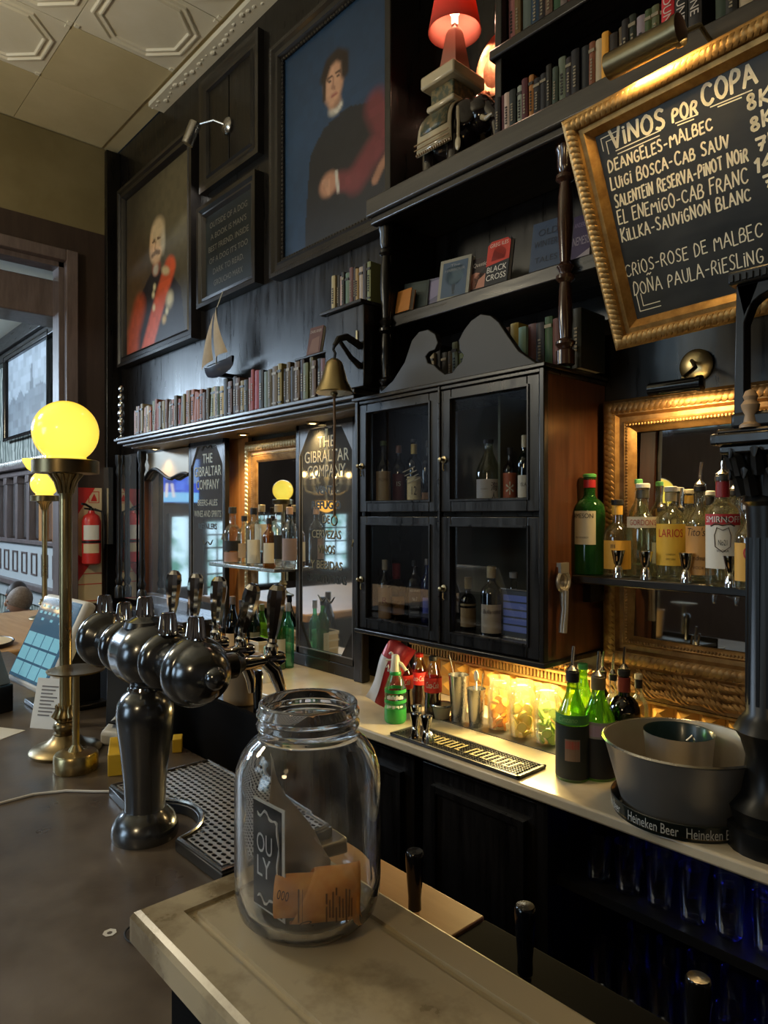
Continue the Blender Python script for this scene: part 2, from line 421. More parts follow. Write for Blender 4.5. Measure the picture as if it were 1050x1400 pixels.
# the next room, seen through the opening
WP = bpy.data.materials.new('damask_wallpaper'); WP.use_nodes = True
nt = WP.node_tree; p = nt.nodes['Principled BSDF']; p.inputs['Roughness'].default_value = .6
tc = nt.nodes.new('ShaderNodeTexCoord'); mp = nt.nodes.new('ShaderNodeMapping'); mp.inputs['Scale'].default_value = (1, 1, .55)
wv = nt.nodes.new('ShaderNodeTexWave'); wv.wave_profile = 'SIN'; wv.inputs['Scale'].default_value = 3.2; wv.inputs['Distortion'].default_value = 7; wv.inputs['Detail'].default_value = 2.5; wv.inputs['Detail Scale'].default_value = 2.2
cr = nt.nodes.new('ShaderNodeValToRGB'); cr.color_ramp.elements[0].position = .55; cr.color_ramp.elements[1].position = .66
cr.color_ramp.elements[0].color = (.10, .12, .10, 1); cr.color_ramp.elements[1].color = (.42, .43, .38, 1)
nt.links.new(tc.outputs['Object'], mp.inputs[0]); nt.links.new(mp.outputs[0], wv.inputs[0]); nt.links.new(wv.outputs['Fac'], cr.inputs[0]); nt.links.new(cr.outputs[0], p.inputs['Base Color'])
wn = struct('wall_next_room', MB().box(-10, -5.54, 2.02, 2.15, 0, 3.6), WP)
struct('ceiling_next_room', MB().box(-10, -5.54, -4.5, 2.1, 3.52, 3.62), TIN)
struct('trim_2', MB().box(-10, -5.56, 1.93, 2.02, 3.36, 3.52).box(-10, -5.56, 1.96, 2.02, 3.26, 3.36), WOODH, bevel=.01)
struct('trim_3', MB().box(-5.9, -5.56, -2.6, 1.95, 3.12, 3.40), TRIMW, bevel=.01)
# panelled mirror wall under the wallpaper
struct('ledge', MB().box(-10, -5.56, 1.86, 2.02, 2.06, 2.10).box(-10, -5.56, 1.92, 2.02, 2.0, 2.06), TRIMW, parent=wn, bevel=.008, label='projecting ledge under the wallpaper')
fr = MB()
for k in range(60): fr.ball((-9.9 + k * .073, 2.01, 2.155), .034, 6, 4, (1, .5, 1.2))
struct('carved_frieze', fr, ZINC, parent=wn)
BLUEPANEL = M('pale_painted_panel', (.42, .44, .44), .5)
struct('wainscot', MB().box(-10, -5.56, 1.97, 2.02, .75, 1.33), BLUEPANEL, parent=wn, label='pale painted wainscot below the mirror strip')
for k in range(13):
    x = -9.9 + k * .33
    q = MB()
    q.box(x, x + .18, 1.958, 1.972, 1.03, 1.045).box(x, x + .18, 1.958, 1.972, 1.23, 1.245).box(x, x + .018, 1.958, 1.972, 1.045, 1.23).box(x + .162, x + .18, 1.958, 1.972, 1.045, 1.23)
    struct('panel_moulding', q, TRIMW, parent=wn)
struct('dado_rail', MB().box(-10, -5.56, 1.90, 2.02, .90, .95).box(-10, -5.56, 1.93, 2.02, 1.33, 1.37), TRIMW, parent=wn, bevel=.005)
for k in range(11):
    x = -9.7 + k * .40
    struct('pilaster', MB().box(x, x + .09, 1.93, 2.02, 1.37, 2.0).box(x - .015, x + .105, 1.92, 2.02, 1.93, 2.0), ORANGEW if k > 6 else TRIMW, parent=wn, bevel=.004)
    struct('mirror_pane', MB().box(x + .11, x + .38, 1.985, 2.02, 1.39, 1.98), MIRROR, parent=wn)

# street windows at the far end and along the front, high ones added
SKYP = bpy.data.materials.new('daylit_glass'); SKYP.use_nodes = True
nt = SKYP.node_tree; p = nt.nodes['Principled BSDF']; p.inputs['Base Color'].default_value = (.05, .06, .07, 1); p.inputs['Roughness'].default_value = .05
tc = nt.nodes.new('ShaderNodeTexCoord'); nz = nt.nodes.new('ShaderNodeTexNoise'); nz.inputs['Scale'].default_value = 3.2; nz.inputs['Detail'].default_value = 6
cr = nt.nodes.new('ShaderNodeValToRGB'); e = cr.color_ramp.elements; e[0].position = .36; e[0].color = (.10, .28, .22, 1); e[1].position = .56; e[1].color = (.62, .88, 1, 1)
nt.links.new(tc.outputs['Object'], nz.inputs[0]); nt.links.new(nz.outputs['Fac'], cr.inputs[0]); nt.links.new(cr.outputs[0], p.inputs['Emission Color']); p.inputs['Emission Strength'].default_value = 1.5
WFR = M('window_timber', (.05, .04, .035), .45)
def window(n, axis, c, a0, a1, z0, z1, nx, nz):
    """axis 'x': glass in a plane of constant x facing +x; 'y': constant y facing +y"""
    def bx(mb, a, b, d0, d1, lo, hi):
        return mb.box(c + d0, c + d1, a, b, lo, hi) if axis == 'x' else mb.box(a, b, c + d0, c + d1, lo, hi)
    fr = MB(); g = .05
    bx(fr, a0 - g, a0, 0, .06, z0 - g, z1 + g); bx(fr, a1, a1 + g, 0, .06, z0 - g, z1 + g)
    bx(fr, a0, a1, 0, .06, z0 - g, z0); bx(fr, a0, a1, 0, .06, z1, z1 + g)
    wo = struct('window_%d' % n, fr, WFR)
    for i in range(1, nx):
        a = a0 + (a1 - a0) * i / nx; struct('glazing_bar', bx(MB(), a - .012, a + .012, .01, .05, z0, z1), WFR, parent=wo)
    for i in range(1, nz):
        a = z0 + (z1 - z0) * i / nz; struct('glazing_bar', bx(MB(), a0, a1, .012, .048, a - .012, a + .012), WFR, parent=wo)
    for i in range(nx):
        for k in range(nz):
            struct('pane', bx(MB(), a0 + (a1 - a0) * i / nx, a0 + (a1 - a0) * (i + 1) / nx, .02, .028, z0 + (z1 - z0) * k / nz, z0 + (z1 - z0) * (k + 1) / nz), SKYP, parent=wo)
window(1, 'x', -10, -.84, -.55, .50, 1.58, 1, 1)
window(2, 'x', -10, -1.66, -1.31, .25, 1.50, 2, 6)
window(3, 'x', -10, -2.55, -2.0, .45, 1.6, 2, 3)
window(4, 'x', -10, -4.15, -3.65, .64, 1.62, 2, 4)
window(5, 'y', -4.5, -6.3, -4.7, 3.15, 4.1, 3, 1)  # added high up so its daylight lamp stays out of the mirrors
window(6, 'y', -4.5, -4.5, -2.9, 3.15, 4.1, 3, 1)  # likewise added above what the mirrors show
window(8, 'y', -4.5, -3.0, -1.45, 1.0, 2.6, 2, 3)
window(7, 'x', -10, -2.2, .4, 2.85, 3.4, 4, 1)  # added transom for the far daylight lamp, above mirror view

# ------------------------------------------------------------------ bar counter, worktop and back counter
ZB, ZS, ZC = 1.009, 1.21, .878
bar = thing('bar_counter', 'worn dark bar top running along the left under the chrome-handled tap tower', 'bar', (0, 0, 0))
obj('counter_top', plate([(-.70, -.12), (-.70, .50), (-.985, .50), (-.985, .83), (-3.4, .83), (-3.4, -.12)], ZB - .045, ZB), BARTOP, bar, bevel=.008)
obj('front_panel', MB().box(-3.4, -.72, -.02, .20, 0, ZB - .045), WOOD, bar)
obj('inner_panel', MB().box(-3.4, -1.0, .66, .76, 0, ZB - .045), MATTE, bar)
side = thing('side_counter', 'pale wooden side counter at the far end of the dark bar, behind the tablet', 'counter')
obj('counter_top', MB().box(-4.75, -3.405, -.5, 1.5, ZB - .05, ZB), PALEW, side, bevel=.01)
obj('base_panel', MB().box(-4.6, -3.5, -.4, 1.4, 0, ZB - .05), WOOD, side)
ped = thing('marble_ledge', 'raised veined beige marble slab under the glass tip jar', 'ledge')
# slab with an eased edge and a groove a hand's width in from the rim
def slab_mesh(x0, x1, y0, y1, z, th):
    rings = [(0, -th), (0, -.008), (.003, -.003), (.008, 0), (.0400, 0), (.0406, -.004), (.0500, -.004), (.0506, 0)]
    mb = MB()
    for d, dz in rings: mb.v += [(x0 + d, y0 + d, z + dz), (x1 - d, y0 + d, z + dz), (x1 - d, y1 - d, z + dz), (x0 + d, y1 - d, z + dz)]
    for k in range(len(rings) - 1):
        for i in range(4): mb.f.append((k * 4 + i, k * 4 + (i + 1) % 4, (k + 1) * 4 + (i + 1) % 4, (k + 1) * 4 + i))
    n = (len(rings) - 1) * 4; mb.f.append((n, n + 1, n + 2, n + 3)); mb.f.append((0, 3, 2, 1))
    return mb
obj('slab', slab_mesh(-.705, .9, .285, .505, ZS, .033), MARBLE, ped, ang=10)
obj('end_wall', MB().box(-.675, .9, .315, .475, 0, ZS - .033), MATTE, ped, bevel=.004)
wk = thing('worktop_board', 'brown wooden work board behind the tip jar, below the marble ledge', 'board')
obj('board', MB().box(-1.36, -.838, .77, 1.02, .820, .857), M('brown_work_board', (.27, .15, .06), .5, col2=(.34, .2, .09), nscale=3, stretch=(1, 8, 8)), wk, bevel=.003)
obj('apron', MB().box(-1.36, -.845, .775, 1.01, .55, .820), MATTE, wk)
obj('leg', MB().box(-.90, -.85, .95, 1.0, 0, .55), BLACK, wk); obj('leg', MB().box(-1.34, -1.29, .95, 1.0, 0, .55), BLACK, wk)
rail = thing('under_bar_rail', 'black under-bar rail beyond the end of the brown work board', 'rail')
obj('rail', MB().box(-.836, .5, .87, 1.02, .80, .852), MATTE, rail, bevel=.004)
obj('bracket', MB().box(-.80, -.76, .90, 1.0, 0, .80), BLACK, rail); obj('bracket', MB().box(.4, .44, .90, 1.0, 0, .80), BLACK, rail)

bc = thing('back_counter', 'cream marble-topped back counter along the wall below the glazed cabinet', 'counter')
obj('counter_top', MB().box(-4.45, .8, 1.55, 2.098, ZC - .032, ZC), MARBLE2, bc, bevel=.007)
CX0 = -1.09
obj('carcass', MB().box(-4.4, CX0, 1.64, 2.08, 0, ZC - .032).box(CX0, .8, 2.04, 2.08, 0, ZC - .032).box(CX0, .8, 1.6, 2.04, 0, .08), WOOD, bc)
for i in range(6):
    x1 = CX0 - .02 - i * .5; x0 = x1 - .46
    d = obj('door', MB().box(x0, x1, 1.60, 1.64, .08, ZC - .06), WOOD, bc, bevel=.003)
    obj('panel', MB().box(x0 + .07, x1 - .07, 1.59, 1.60, .17, ZC - .14), WOOD, d, bevel=.004)
    obj('moulding', MB().box(x0 + .05, x0 + .07, 1.582, 1.60, .15, ZC - .12).box(x1 - .07, x1 - .05, 1.582, 1.60, .15, ZC - .12).box(x0 + .07, x1 - .07, 1.582, 1.60, .15, .17).box(x0 + .07, x1 - .07, 1.582, 1.60, ZC - .14, ZC - .12), WOOD, d)
obj('shelf', MB().box(CX0, .8, 1.62, 2.04, .605, .63), BLACK, bc)
obj('shelf', MB().box(CX0, .8, 1.62, 2.04, .30, .325), BLACK, bc)
obj('face_frame', MB().box(CX0 - .02, CX0 + .015, 1.575, 1.64, 0, ZC - .032), WOOD, bc)
lamp('blue_shelf_light', 'AREA', (-.45, 2.0, .82), .55, (.03, .04, 1), (-.5, 1.7, .3), .9, .03)
lamp('blue_shelf_light_low', 'AREA', (-.45, 2.0, .56), .35, (.03, .04, 1), (-.5, 1.7, .1), .9, .03)
# amber embossed tiles behind the counter, with a carved and dentilled cap
bs = thing('backsplash', 'amber gilded backsplash of embossed pointed tiles below the glazed cabinet', 'backsplash')
obj('backing', MB().box(-2.1, .5, 2.088, 2.098, ZC, 1.03), DGOLD, bs)
til = MB(); a = .075
til.v = [(-a / 2, 0, -a / 2), (a / 2, 0, -a / 2), (a / 2, 0, a / 2), (-a / 2, 0, a / 2), (-.003, -.03, .012), (.003, -.03, .012)]
til.f = [(0, 1, 5, 4), (1, 2, 5), (2, 3, 4, 5), (3, 0, 4)]
AMB = M('amber_gilded_tile', (.58, .29, .06), .42, .35, col2=(.74, .44, .12), nscale=12)
tme = finish(til.mesh('tile'), smooth=False); tme.materials.append(AMB)
for i in range(34):
    for j in range(2):
        o = bpy.data.objects.new('tile', tme); COL.objects.link(o); o.parent = bs
        o.location = (-2.06 + i * .0755, 2.088, ZC + .04 + j * .0755)
obj('moulding', MB().box(-2.1, .5, 2.06, 2.088, 1.028, 1.036).box(-2.1, .5, 2.055, 2.088, 1.066, 1.074), GOLD, bs)
dn = MB()
for i in range(170): dn.box(-2.09 + i * .0152, -2.09 + i * .0152 + .008, 2.062, 2.085, 1.038, 1.066)
obj('dentils', dn, GOLD, bs, kind='stuff', smooth=False)
cv = MB()
for i in range(120):
    x = -2.09 + i * .0216
    cv.ball((x, 2.07, 1.089), .012, 6, 4, (1, .7, .8), None)
    cv.tube([(x - .006, 2.065, 1.08), (x + .002, 2.056, 1.09), (x + .010, 2.065, 1.098)], .003, 4)
obj('carved_cap', cv, GOLD, bs, kind='stuff')
# ------------------------------------------------------------------ frames
def frame_mb(x0, x1, z0, z1, prof):
    """prof: (inset, height towards the room) rings of a mitred frame in local x,z facing -y"""
    mb = MB()
    for d, h in prof: mb.v += [(x0 + d, -h, z0 + d), (x1 - d, -h, z0 + d), (x1 - d, -h, z1 - d), (x0 + d, -h, z1 - d)]
    for k in range(len(prof) - 1):
        for i in range(4): mb.f.append((k * 4 + i, k * 4 + (i + 1) % 4, (k + 1) * 4 + (i + 1) % 4, (k + 1) * 4 + i))
    return mb
def carve(x0, x1, z0, z1, d, step, r, h, sy=.6, tilt=.7, seg=6, rings=4, aspect=1.7):
    mb = MB()
    sides = [((x0 + d, z0 + d), (x1 - d, z0 + d)), ((x1 - d, z0 + d), (x1 - d, z1 - d)), ((x1 - d, z1 - d), (x0 + d, z1 - d)), ((x0 + d, z1 - d), (x0 + d, z0 + d))]
    for (ax, az), (bx, bz) in sides:
        L = hypot(bx - ax, bz - az); n = int(L / step); a = atan2(bz - az, bx - ax)
        for k in range(n + 1):
            t = k / n
            mb.ball((0, 0, 0), r, seg, rings, (aspect, sy, 1), T((ax + (bx - ax) * t, -h, az + (bz - az) * t)) @ RY(-(a + tilt)))
    return mb

# ------------------------------------------------------------------ bookcase over the bar
BK = thing('bookcase', 'tall dark bookcase with turned posts standing over the glazed cabinet', 'bookcase', (0, 0, 0))
obj('side_panel', MB().box(-2.02, -1.985, 1.84, 2.098, 2.078, 4.40), WOOD, BK, bevel=.004)
obj('main_shelf', MB().box(-2.03, 1.2, 1.75, 2.098, 2.775, 2.845), M('dusty_shelf_wood', (.026, .021, .015), .42, col2=(.052, .043, .032), nscale=4, stretch=(.7, 9, 9), bump=.2, coat=.15), BK, bevel=.006)
obj('shelf_moulding', MB().box(-2.02, 1.2, 1.765, 1.80, 2.745, 2.775), WOODH, BK, bevel=.006)
obj('middle_shelf', MB().box(-1.985, 1.2, 1.85, 2.098, 2.355, 2.405), WOODH, BK, bevel=.005)
obj('divider', MB().box(-1.475, -1.445, 1.85, 2.098, 2.845, 4.40), WOOD, BK, bevel=.004)
obj('upper_shelf', MB().box(-1.485, 1.2, 1.83, 2.098, 3.155, 3.19), WOODH, BK, bevel=.006)
obj('divider', MB().box(-.50, -.47, 1.86, 2.098, 2.845, 3.155), WOOD, BK)
obj('low_rail', MB().box(-1.985, 1.2, 2.03, 2.098, 2.20, 2.25), WOODH, BK)
POSTW = M('polished_post_wood', (.035, .014, .008), .22, col2=(.07, .03, .016), nscale=4, stretch=(8, 8, .8), coat=.6)
def post(x, y, z0, z1, r, par, mat):
    H = z1 - z0
    pr = [(1.25, 0), (1.25, .06), (.8, .07), (1.3, .09), (1.3, .10), (.75, .115), (1.0, .2), (.85, .33), (.7, .36), (1.25, .375), (1.25, .39), (.75, .405), (1.2, .43), (.7, .45), (.8, .5), (1.05, .62), (.95, .74), (.7, .80), (1.25, .815), (1.25, .83), (.8, .845), (1.1, .87), (1.1, .93), (1.3, .94), (1.3, 1)]
    return obj('turned_post', MB().lathe([(a * r, b * H) for a, b in pr], 14, T((x, y, z0))), mat, par)
post(-2.0, 1.83, 2.078, 2.775, .022, BK, WOOD); post(-1.185, 1.83, 2.078, 2.775, .023, BK, POSTW); post(.3, 1.83, 2.06, 2.775, .022, BK, WOOD)

# ------------------------------------------------------------------ glazed cabinet
CA = thing('glazed_cabinet', 'dark wall cabinet with four glazed doors holding whisky bottles', 'cabinet')
X0, X1, Z0, Z1, YF, YB = -2.075, -1.205, 1.173, 2.062, 1.75, 2.098
obj('carcass', MB().box(X0, X0 + .02, YF + .02, YB, Z0, Z1).box(X0, X1 - .02, YF + .02, YB, Z0, Z0 + .025).box(X0, X1 - .02, YF + .02, YB, Z1 - .025, Z1).box(X0 + .02, X1 - .02, YF + .03, YB, 1.612, 1.640), WOOD, CA, bevel=.002)
obj('back_panel', MB().box(X0 + .02, X1 - .02, YB - .012, YB, Z0 + .025, Z1 - .025), M('olive_back_panel', (.022, .022, .012), .5), CA)
obj('partition', MB().box(-1.50, -1.49, 1.90, YB, 1.64, Z1 - .03), M('olive_partition', (.10, .10, .05), .5), CA)
obj('side_panel', MB().box(X1 - .02, X1, YF + .012, YB, Z0, Z1), MAHOG, CA, bevel=.002)
obj('edge_moulding', MB().box(X1 - .012, X1 + .006, YF - .012, YF + .012, Z0, Z1), WOOD, CA, bevel=.003); obj('edge_moulding', MB().box(X0 - .006, X0 + .012, YF - .012, YF + .012, Z0, Z1), WOOD, CA, bevel=.003)
obj('cornice', MB().box(X0 - .02, X1 + .012, YF - .018, YB, Z1, Z1 + .014).box(X0 - .01, X1 + .006, YF - .008, YB, Z1 - .014, Z1), WOODH, CA, bevel=.003)
obj('base_moulding', MB().box(X0 - .01, X1 + .008, YF - .012, YB, Z0 - .018, Z0), WOODH, CA, bevel=.004)
XM = -1.630
def cab_door(x0, x1, z0, z1, kx):
    s, r = .046, .044
    d = obj('door', MB().box(x0, x0 + s, YF - .006, YF + .018, z0, z1).box(x1 - s, x1, YF - .006, YF + .018, z0, z1).box(x0 + s, x1 - s, YF - .006, YF + .018, z0, z0 + r).box(x0 + s, x1 - s, YF - .006, YF + .018, z1 - r * .8, z1), WOOD, CA, bevel=.003)
    obj('pane', MB().box(x0 + s, x1 - s, YF + .004, YF + .007, z0 + r, z1 - r * .8), PANE, d)
    obj('beading', frame_mb(x0 + s - .008, x1 - s + .008, z0 + r - .008, z1 - r * .8 + .008, [(0, 0), (0, .005), (.006, .005), (.008, 0)]).xf(T((0, YF - .006, 0))), WOOD, d)
    obj('latch', MB().lathe([(.013, 0), (.013, .003), (.005, .005), (.004, .014), (.009, .018), (.007, .024), (0, .026)], 10, T((kx, YF - .006, (z0 + z1) / 2 - .03)) @ RX(pi / 2)).tube([(kx, YF - .010, (z0 + z1) / 2 - .045), (kx, YF - .012, (z0 + z1) / 2 - .062), (kx + .006, YF - .012, (z0 + z1) / 2 - .068)], .003, 6), DBRASS, d)
    return d
cab_door(X0 + .014, XM - .006, 1.628, Z1 - .016, X0 + .028); cab_door(XM + .006, X1 - .014, 1.628, Z1 - .016, XM + .02)
cab_door(X0 + .014, XM - .006, Z0 + .004, 1.612, X0 + .028); cab_door(XM + .006, X1 - .014, Z0 + .004, 1.612, XM + .02)
obj('centre_stile', MB().box(XM - .005, XM + .005, YF - .012, YF + .01, Z0, Z1), WOODH, CA, bevel=.002)
pp = [(516, 542), (540, 521), (556, 496), (566, 466), (576, 454), (588, 451), (598, 457), (602, 469), (598, 479), (590, 482), (585, 488), (588, 497), (596, 499), (602, 505), (611, 512), (621, 510), (628, 501), (634, 495), (637, 486), (631, 479), (630, 466), (637, 452), (647, 439), (660, 430), (674, 432), (685, 441), (697, 459), (712, 480), (732, 494), (740, 499), (738, 506)]
YP = 1.785
po = [(PY(u, v, YP).x, max(PY(u, v, YP).z, Z1 + .014)) for u, v in pp]
po[0] = (po[0][0], Z1 + .014); po[-1] = (po[-1][0], Z1 + .014)
obj('scrolled_pediment', MB().prism(po, YP - .012, YP + .012), M('pediment_wood', (.005, .0042, .004), .5, col2=(.010, .008, .0075), nscale=4, bump=.1), CA, bevel=.003, smooth=True)

# little cupboard at the left of the cabinet, with the bell bracket
CU2 = thing('corner_cupboard', 'small dark cupboard with keyhole behind the brass bell', 'cupboard')
obj('body', MB().box(-2.285, -2.04, 1.75, 2.098, 2.121, 2.445), WOOD, CU2, bevel=.004)
obj('top_shelf', MB().box(-2.30, -2.035, 1.73, 2.098, 2.445, 2.46), WOODH, CU2, bevel=.003)
obj('keyhole_plate', MB().box(-2.085, -2.075, 1.746, 1.75, 2.30, 2.345), BRASS, CU2)

# ------------------------------------------------------------------ mirrored bar back with lettered doors
GB = thing('mirrored_bar_back', 'dark mirrored bar back with gilt-lettered doors under the long book shelf', 'bar back')
ZT = 2.09
obj('cornice_shelf', MB().box(-4.60, -2.10, 1.75, 2.098, ZT + .012, ZT + .03).box(-4.58, -2.12, 1.765, 2.098, ZT - .006, ZT + .012).box(-4.55, -2.14, 1.79, 2.098, ZT - .022, ZT - .006), M('grey_sheen_shelf', (.05, .05, .055), .42, col2=(.07, .07, .075), nscale=4, stretch=(.7, 9, 9), coat=.2), GB, bevel=.004)
obj('soffit', MB().box(-4.5, -2.14, 1.83, 2.09, ZT - .034, ZT - .022), M('warm_soffit_wood', (.16, .10, .045), .4, col2=(.22, .15, .07), nscale=4, coat=.3), GB)
obj('back_panel', MB().box(-4.5, -2.14, 2.085, 2.098, ZC, ZT - .03), WOOD, GB)
def pil(x, y, z0, z1, w, mat=WOOD):
    return obj('pilaster', MB().box(x, x + w, y, y + .04, z0, z1), mat, GB, bevel=.004)
def turned(x, y, z0, z1, r):
    H = z1 - z0
    pr = [(1.5, 0), (1.5, .07), (.9, .09), (1.35, .12), (.8, .15), (1.15, .2), (.9, .3), (.75, .85), (1.2, .88), (.9, .91), (1.4, .95), (1.4, 1)]
    return obj('turned_column', MB().lathe([(a * r, b * H) for a, b in pr], 14, T((x, y, z0))), WOOD, GB)
turned(XY(163, 1.99), 1.99, ZC + .12, ZT - .03, .022); turned(XY(194, 1.99), 1.99, ZC + .12, ZT - .03, .022)
obj('plinth', MB().box(-4.58, -3.70, 1.80, 2.08, ZC, ZC + .12), WOOD, GB, bevel=.004)
# mirror strip at the end, then the arched mirror
obj('mirror_strip', MB().box(-5.20, -4.80, 2.02, 2.085, ZC + .12, ZT - .03), MIRROR, GB)
xa, xb = XY(201, 2.05), XY(262, 2.05)
am = obj('arched_mirror', MB().box(xa, xb, 2.06, 2.07, 1.05, 2.0), MIRROR, GB)
n = 14; arch = [(xa - .05, 1.0), (xa - .05, 2.05), (xb + .02, 2.05), (xb + .02, 1.0)]
GREYW = M('grey_sheen_frame', (.10, .10, .11), .32, col2=(.15, .15, .16), nscale=4, stretch=(8, 8, .8), coat=.4)
obj('frame_rail', MB().box(xa - .07, xa, 2.03, 2.075, 1.0, 2.04), MAHOG, am, bevel=.006)
obj('frame_rail', MB().box(xa - .12, xa - .07, 2.02, 2.075, 1.0, 2.04), GREYW, am, bevel=.006)
obj('frame_rail', MB().box(xa - .12, xb, 2.02, 2.075, .99, 1.06), GREYW, am, bevel=.006)
sp = []
for k in range(n + 1):
    t = k / n; sp.append((xa + (xb - xa) * t, 1.865 + .055 * sin(pi * min(t * 1.6, 1)) + .02 * sin(t * 9)))
obj('arched_spandrel', MB().prism(sp + [(xb, 2.05), (xa, 2.05)], 2.03, 2.058), M('pale_gilt_spandrel', (.32, .27, .2), .35, .4), am, bevel=.004)
obj('arch_moulding', MB().tube([(x, 2.03, z) for x, z in sp], .012, 8), WOODH, am)
obj('lower_panel', MB().box(xa - .12, -3.94, 2.03, 2.075, ZC + .12, .99), WOOD, GB, bevel=.004)
def mirror_door(x0, x1, lines):
    z0, z1, y = .936, 2.06, 1.97
    d = obj('mirror_door', MB().box(x0, x0 + .028, y, y + .03, z0, z1).box(x1 - .028, x1, y, y + .03, z0, z1).box(x0, x1, y, y + .03, z0, z0 + .035).box(x0, x1, y, y + .03, z1 - .03, z1), WOOD, GB, bevel=.004)
    obj('mirror', MB().box(x0 + .026, x1 - .026, y + .010, y + .02, z0 + .03, z1 - .028), MIRROR, d)
    obj('bead', frame_mb(x0 + .022, x1 - .022, z0 + .03, z1 - .024, [(0, 0), (0, .004), (.006, .004), (.007, 0)]).xf(T((0, y + .004, 0))), GREYW, d)
    cw, ch = .085, .13
    for sx, sz in ((0, 0), (1, 0), (0, 1), (1, 1)):
        ax, az = (x1 - .026 if sx else x0 + .026), (z1 - .028 if sz else z0 + .03)
        bx_, bz_ = ax + (-cw if sx else cw), az + (-ch if sz else ch)
        obj('corner_block', MB().prism([(ax, az), (bx_, az), (ax, bz_)], y + .002, y + .012), GREYW if sz else WOOD, d)
    xc = (x0 + x1) / 2
    lines = [(b_, EYE + (z - EYE) * 1.0765, h * 1.06, w_ * 1.0, m_) for b_, z, h, w_, m_ in lines]
    for body, z, h, wd, mat in lines:
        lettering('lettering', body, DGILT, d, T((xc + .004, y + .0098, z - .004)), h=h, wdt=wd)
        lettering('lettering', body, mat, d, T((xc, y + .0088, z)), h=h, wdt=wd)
    for z, s in ((lines[0][1] + .085, 1), (lines[-1][1] - .075, -1)):
        pts = [(xc + k * .0065 - .065, y + .008, z + s * (.012 * (1 - (k / 10 - 1) ** 2) - .010 * cos(k * .62))) for k in range(21)]
        obj('flourish', MB().tube(pts, [.0012 + .002 * abs(sin(k * .31)) for k in range(21)], 5), DGILT, d)
    obj('key', MB().lathe([(.008, -.002), (.008, .002)], 10, T((x1 - .012, y - .006, 1.50)) @ RX(pi / 2)).tube([(x1 - .012, y - .004, 1.50), (x1 - .012, y - .012, 1.49), (x1 - .016, y - .012, 1.475), (x1 - .008, y - .012, 1.475), (x1 - .012, y - .012, 1.49)], .0025, 5), DBRASS, d)
    return d
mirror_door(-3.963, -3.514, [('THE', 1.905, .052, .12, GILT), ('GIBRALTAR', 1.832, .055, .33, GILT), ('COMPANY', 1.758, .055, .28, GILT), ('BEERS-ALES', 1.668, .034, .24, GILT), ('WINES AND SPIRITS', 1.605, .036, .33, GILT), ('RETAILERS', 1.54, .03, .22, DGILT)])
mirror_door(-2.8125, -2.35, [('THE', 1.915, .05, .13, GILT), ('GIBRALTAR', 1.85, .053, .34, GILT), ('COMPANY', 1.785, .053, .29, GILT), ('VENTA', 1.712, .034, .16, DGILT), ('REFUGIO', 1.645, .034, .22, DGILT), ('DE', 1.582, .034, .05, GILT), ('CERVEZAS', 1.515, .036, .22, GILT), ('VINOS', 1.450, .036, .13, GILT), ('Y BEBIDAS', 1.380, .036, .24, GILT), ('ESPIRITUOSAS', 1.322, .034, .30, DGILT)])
pil(-2.35, 1.955, ZC, ZT - .03, .06); pil(-2.86, 2.0, ZC, ZT - .03, .045)
obj('lower_panel', MB().box(-2.86, -2.30, 1.97, 2.01, ZC, .936), WOOD, GB, bevel=.004)
# niche between the doors
obj('niche_lining', MB().box(-3.98, XY(337, 2.05), 2.06, 2.085, ZC, ZT - .03), ORANGEW, GB)
nx0, nx1 = XY(334, 2.05), -2.64
nm = obj('gilt_mirror_frame', frame_mb(nx0, nx1, .90, 2.03, [(0, 0), (0, .02), (.02, .034), (.055, .034), (.065, .022), (.085, .022), (.09, .03), (.11, .022), (.125, .006)]).xf(T((0, 2.075, 0))), DGOLD, GB)
obj('mirror', MB().box(nx0 + .11, nx1 - .11, 2.064, 2.07, 1.0, 1.92), MIRRC, nm)
obj('carved_border', carve(nx0, nx1, .90, 2.03, .037, .024, .014, .034).xf(T((0, 2.075, 0))), M('pale_carved_gilding', (.55, .42, .22), .35, .6, bump=.3, nscale=70), nm, kind='stuff')
obj('beaded_border', carve(nx0, nx1, .90, 2.03, .078, .012, .006, .024, aspect=1, tilt=0).xf(T((0, 2.075, 0))), GOLD, nm, kind='stuff')
obj('niche_shelf', MB().box(-3.50, -2.84, 1.86, 2.055, 1.333, 1.352), STEEL, GB, bevel=.003)
obj('bracket', MB().box(-2.93, -2.91, 1.99, 2.055, 1.28, 1.333), DBRASS, GB)
EM_W = M('warm_lamp_glass', (1, .8, .5), .3, emit=((1, .72, .3), 18))
for i, (u, v) in enumerate(((210, 604), (330, 590), (425, 553))):
    p_ = PY(u, v, 1.93); x = p_.x
    sl = thing('downlight', ['small recessed downlight over the arched mirror', 'small recessed downlight over the bottle niche', 'small recessed downlight beside the right lettered door'][i], 'light', (x, 1.94, ZT - .036))
    obj('ring', MB().lathe([(.032, 0), (.034, -.004), (.024, -.008), (.022, -.002)], 18), BRASS, sl)
    obj('lens', MB().lathe([(.022, -.003), (.015, -.006), (1e-5, -.007)], 16), EM_W, sl)
    lamp('downlight_beam', 'SPOT', (x, 1.94, ZT - .05), [10, 30, 14][i], WARM, (x, 2.0, 1.2), .02, spot=120, blend=.8)

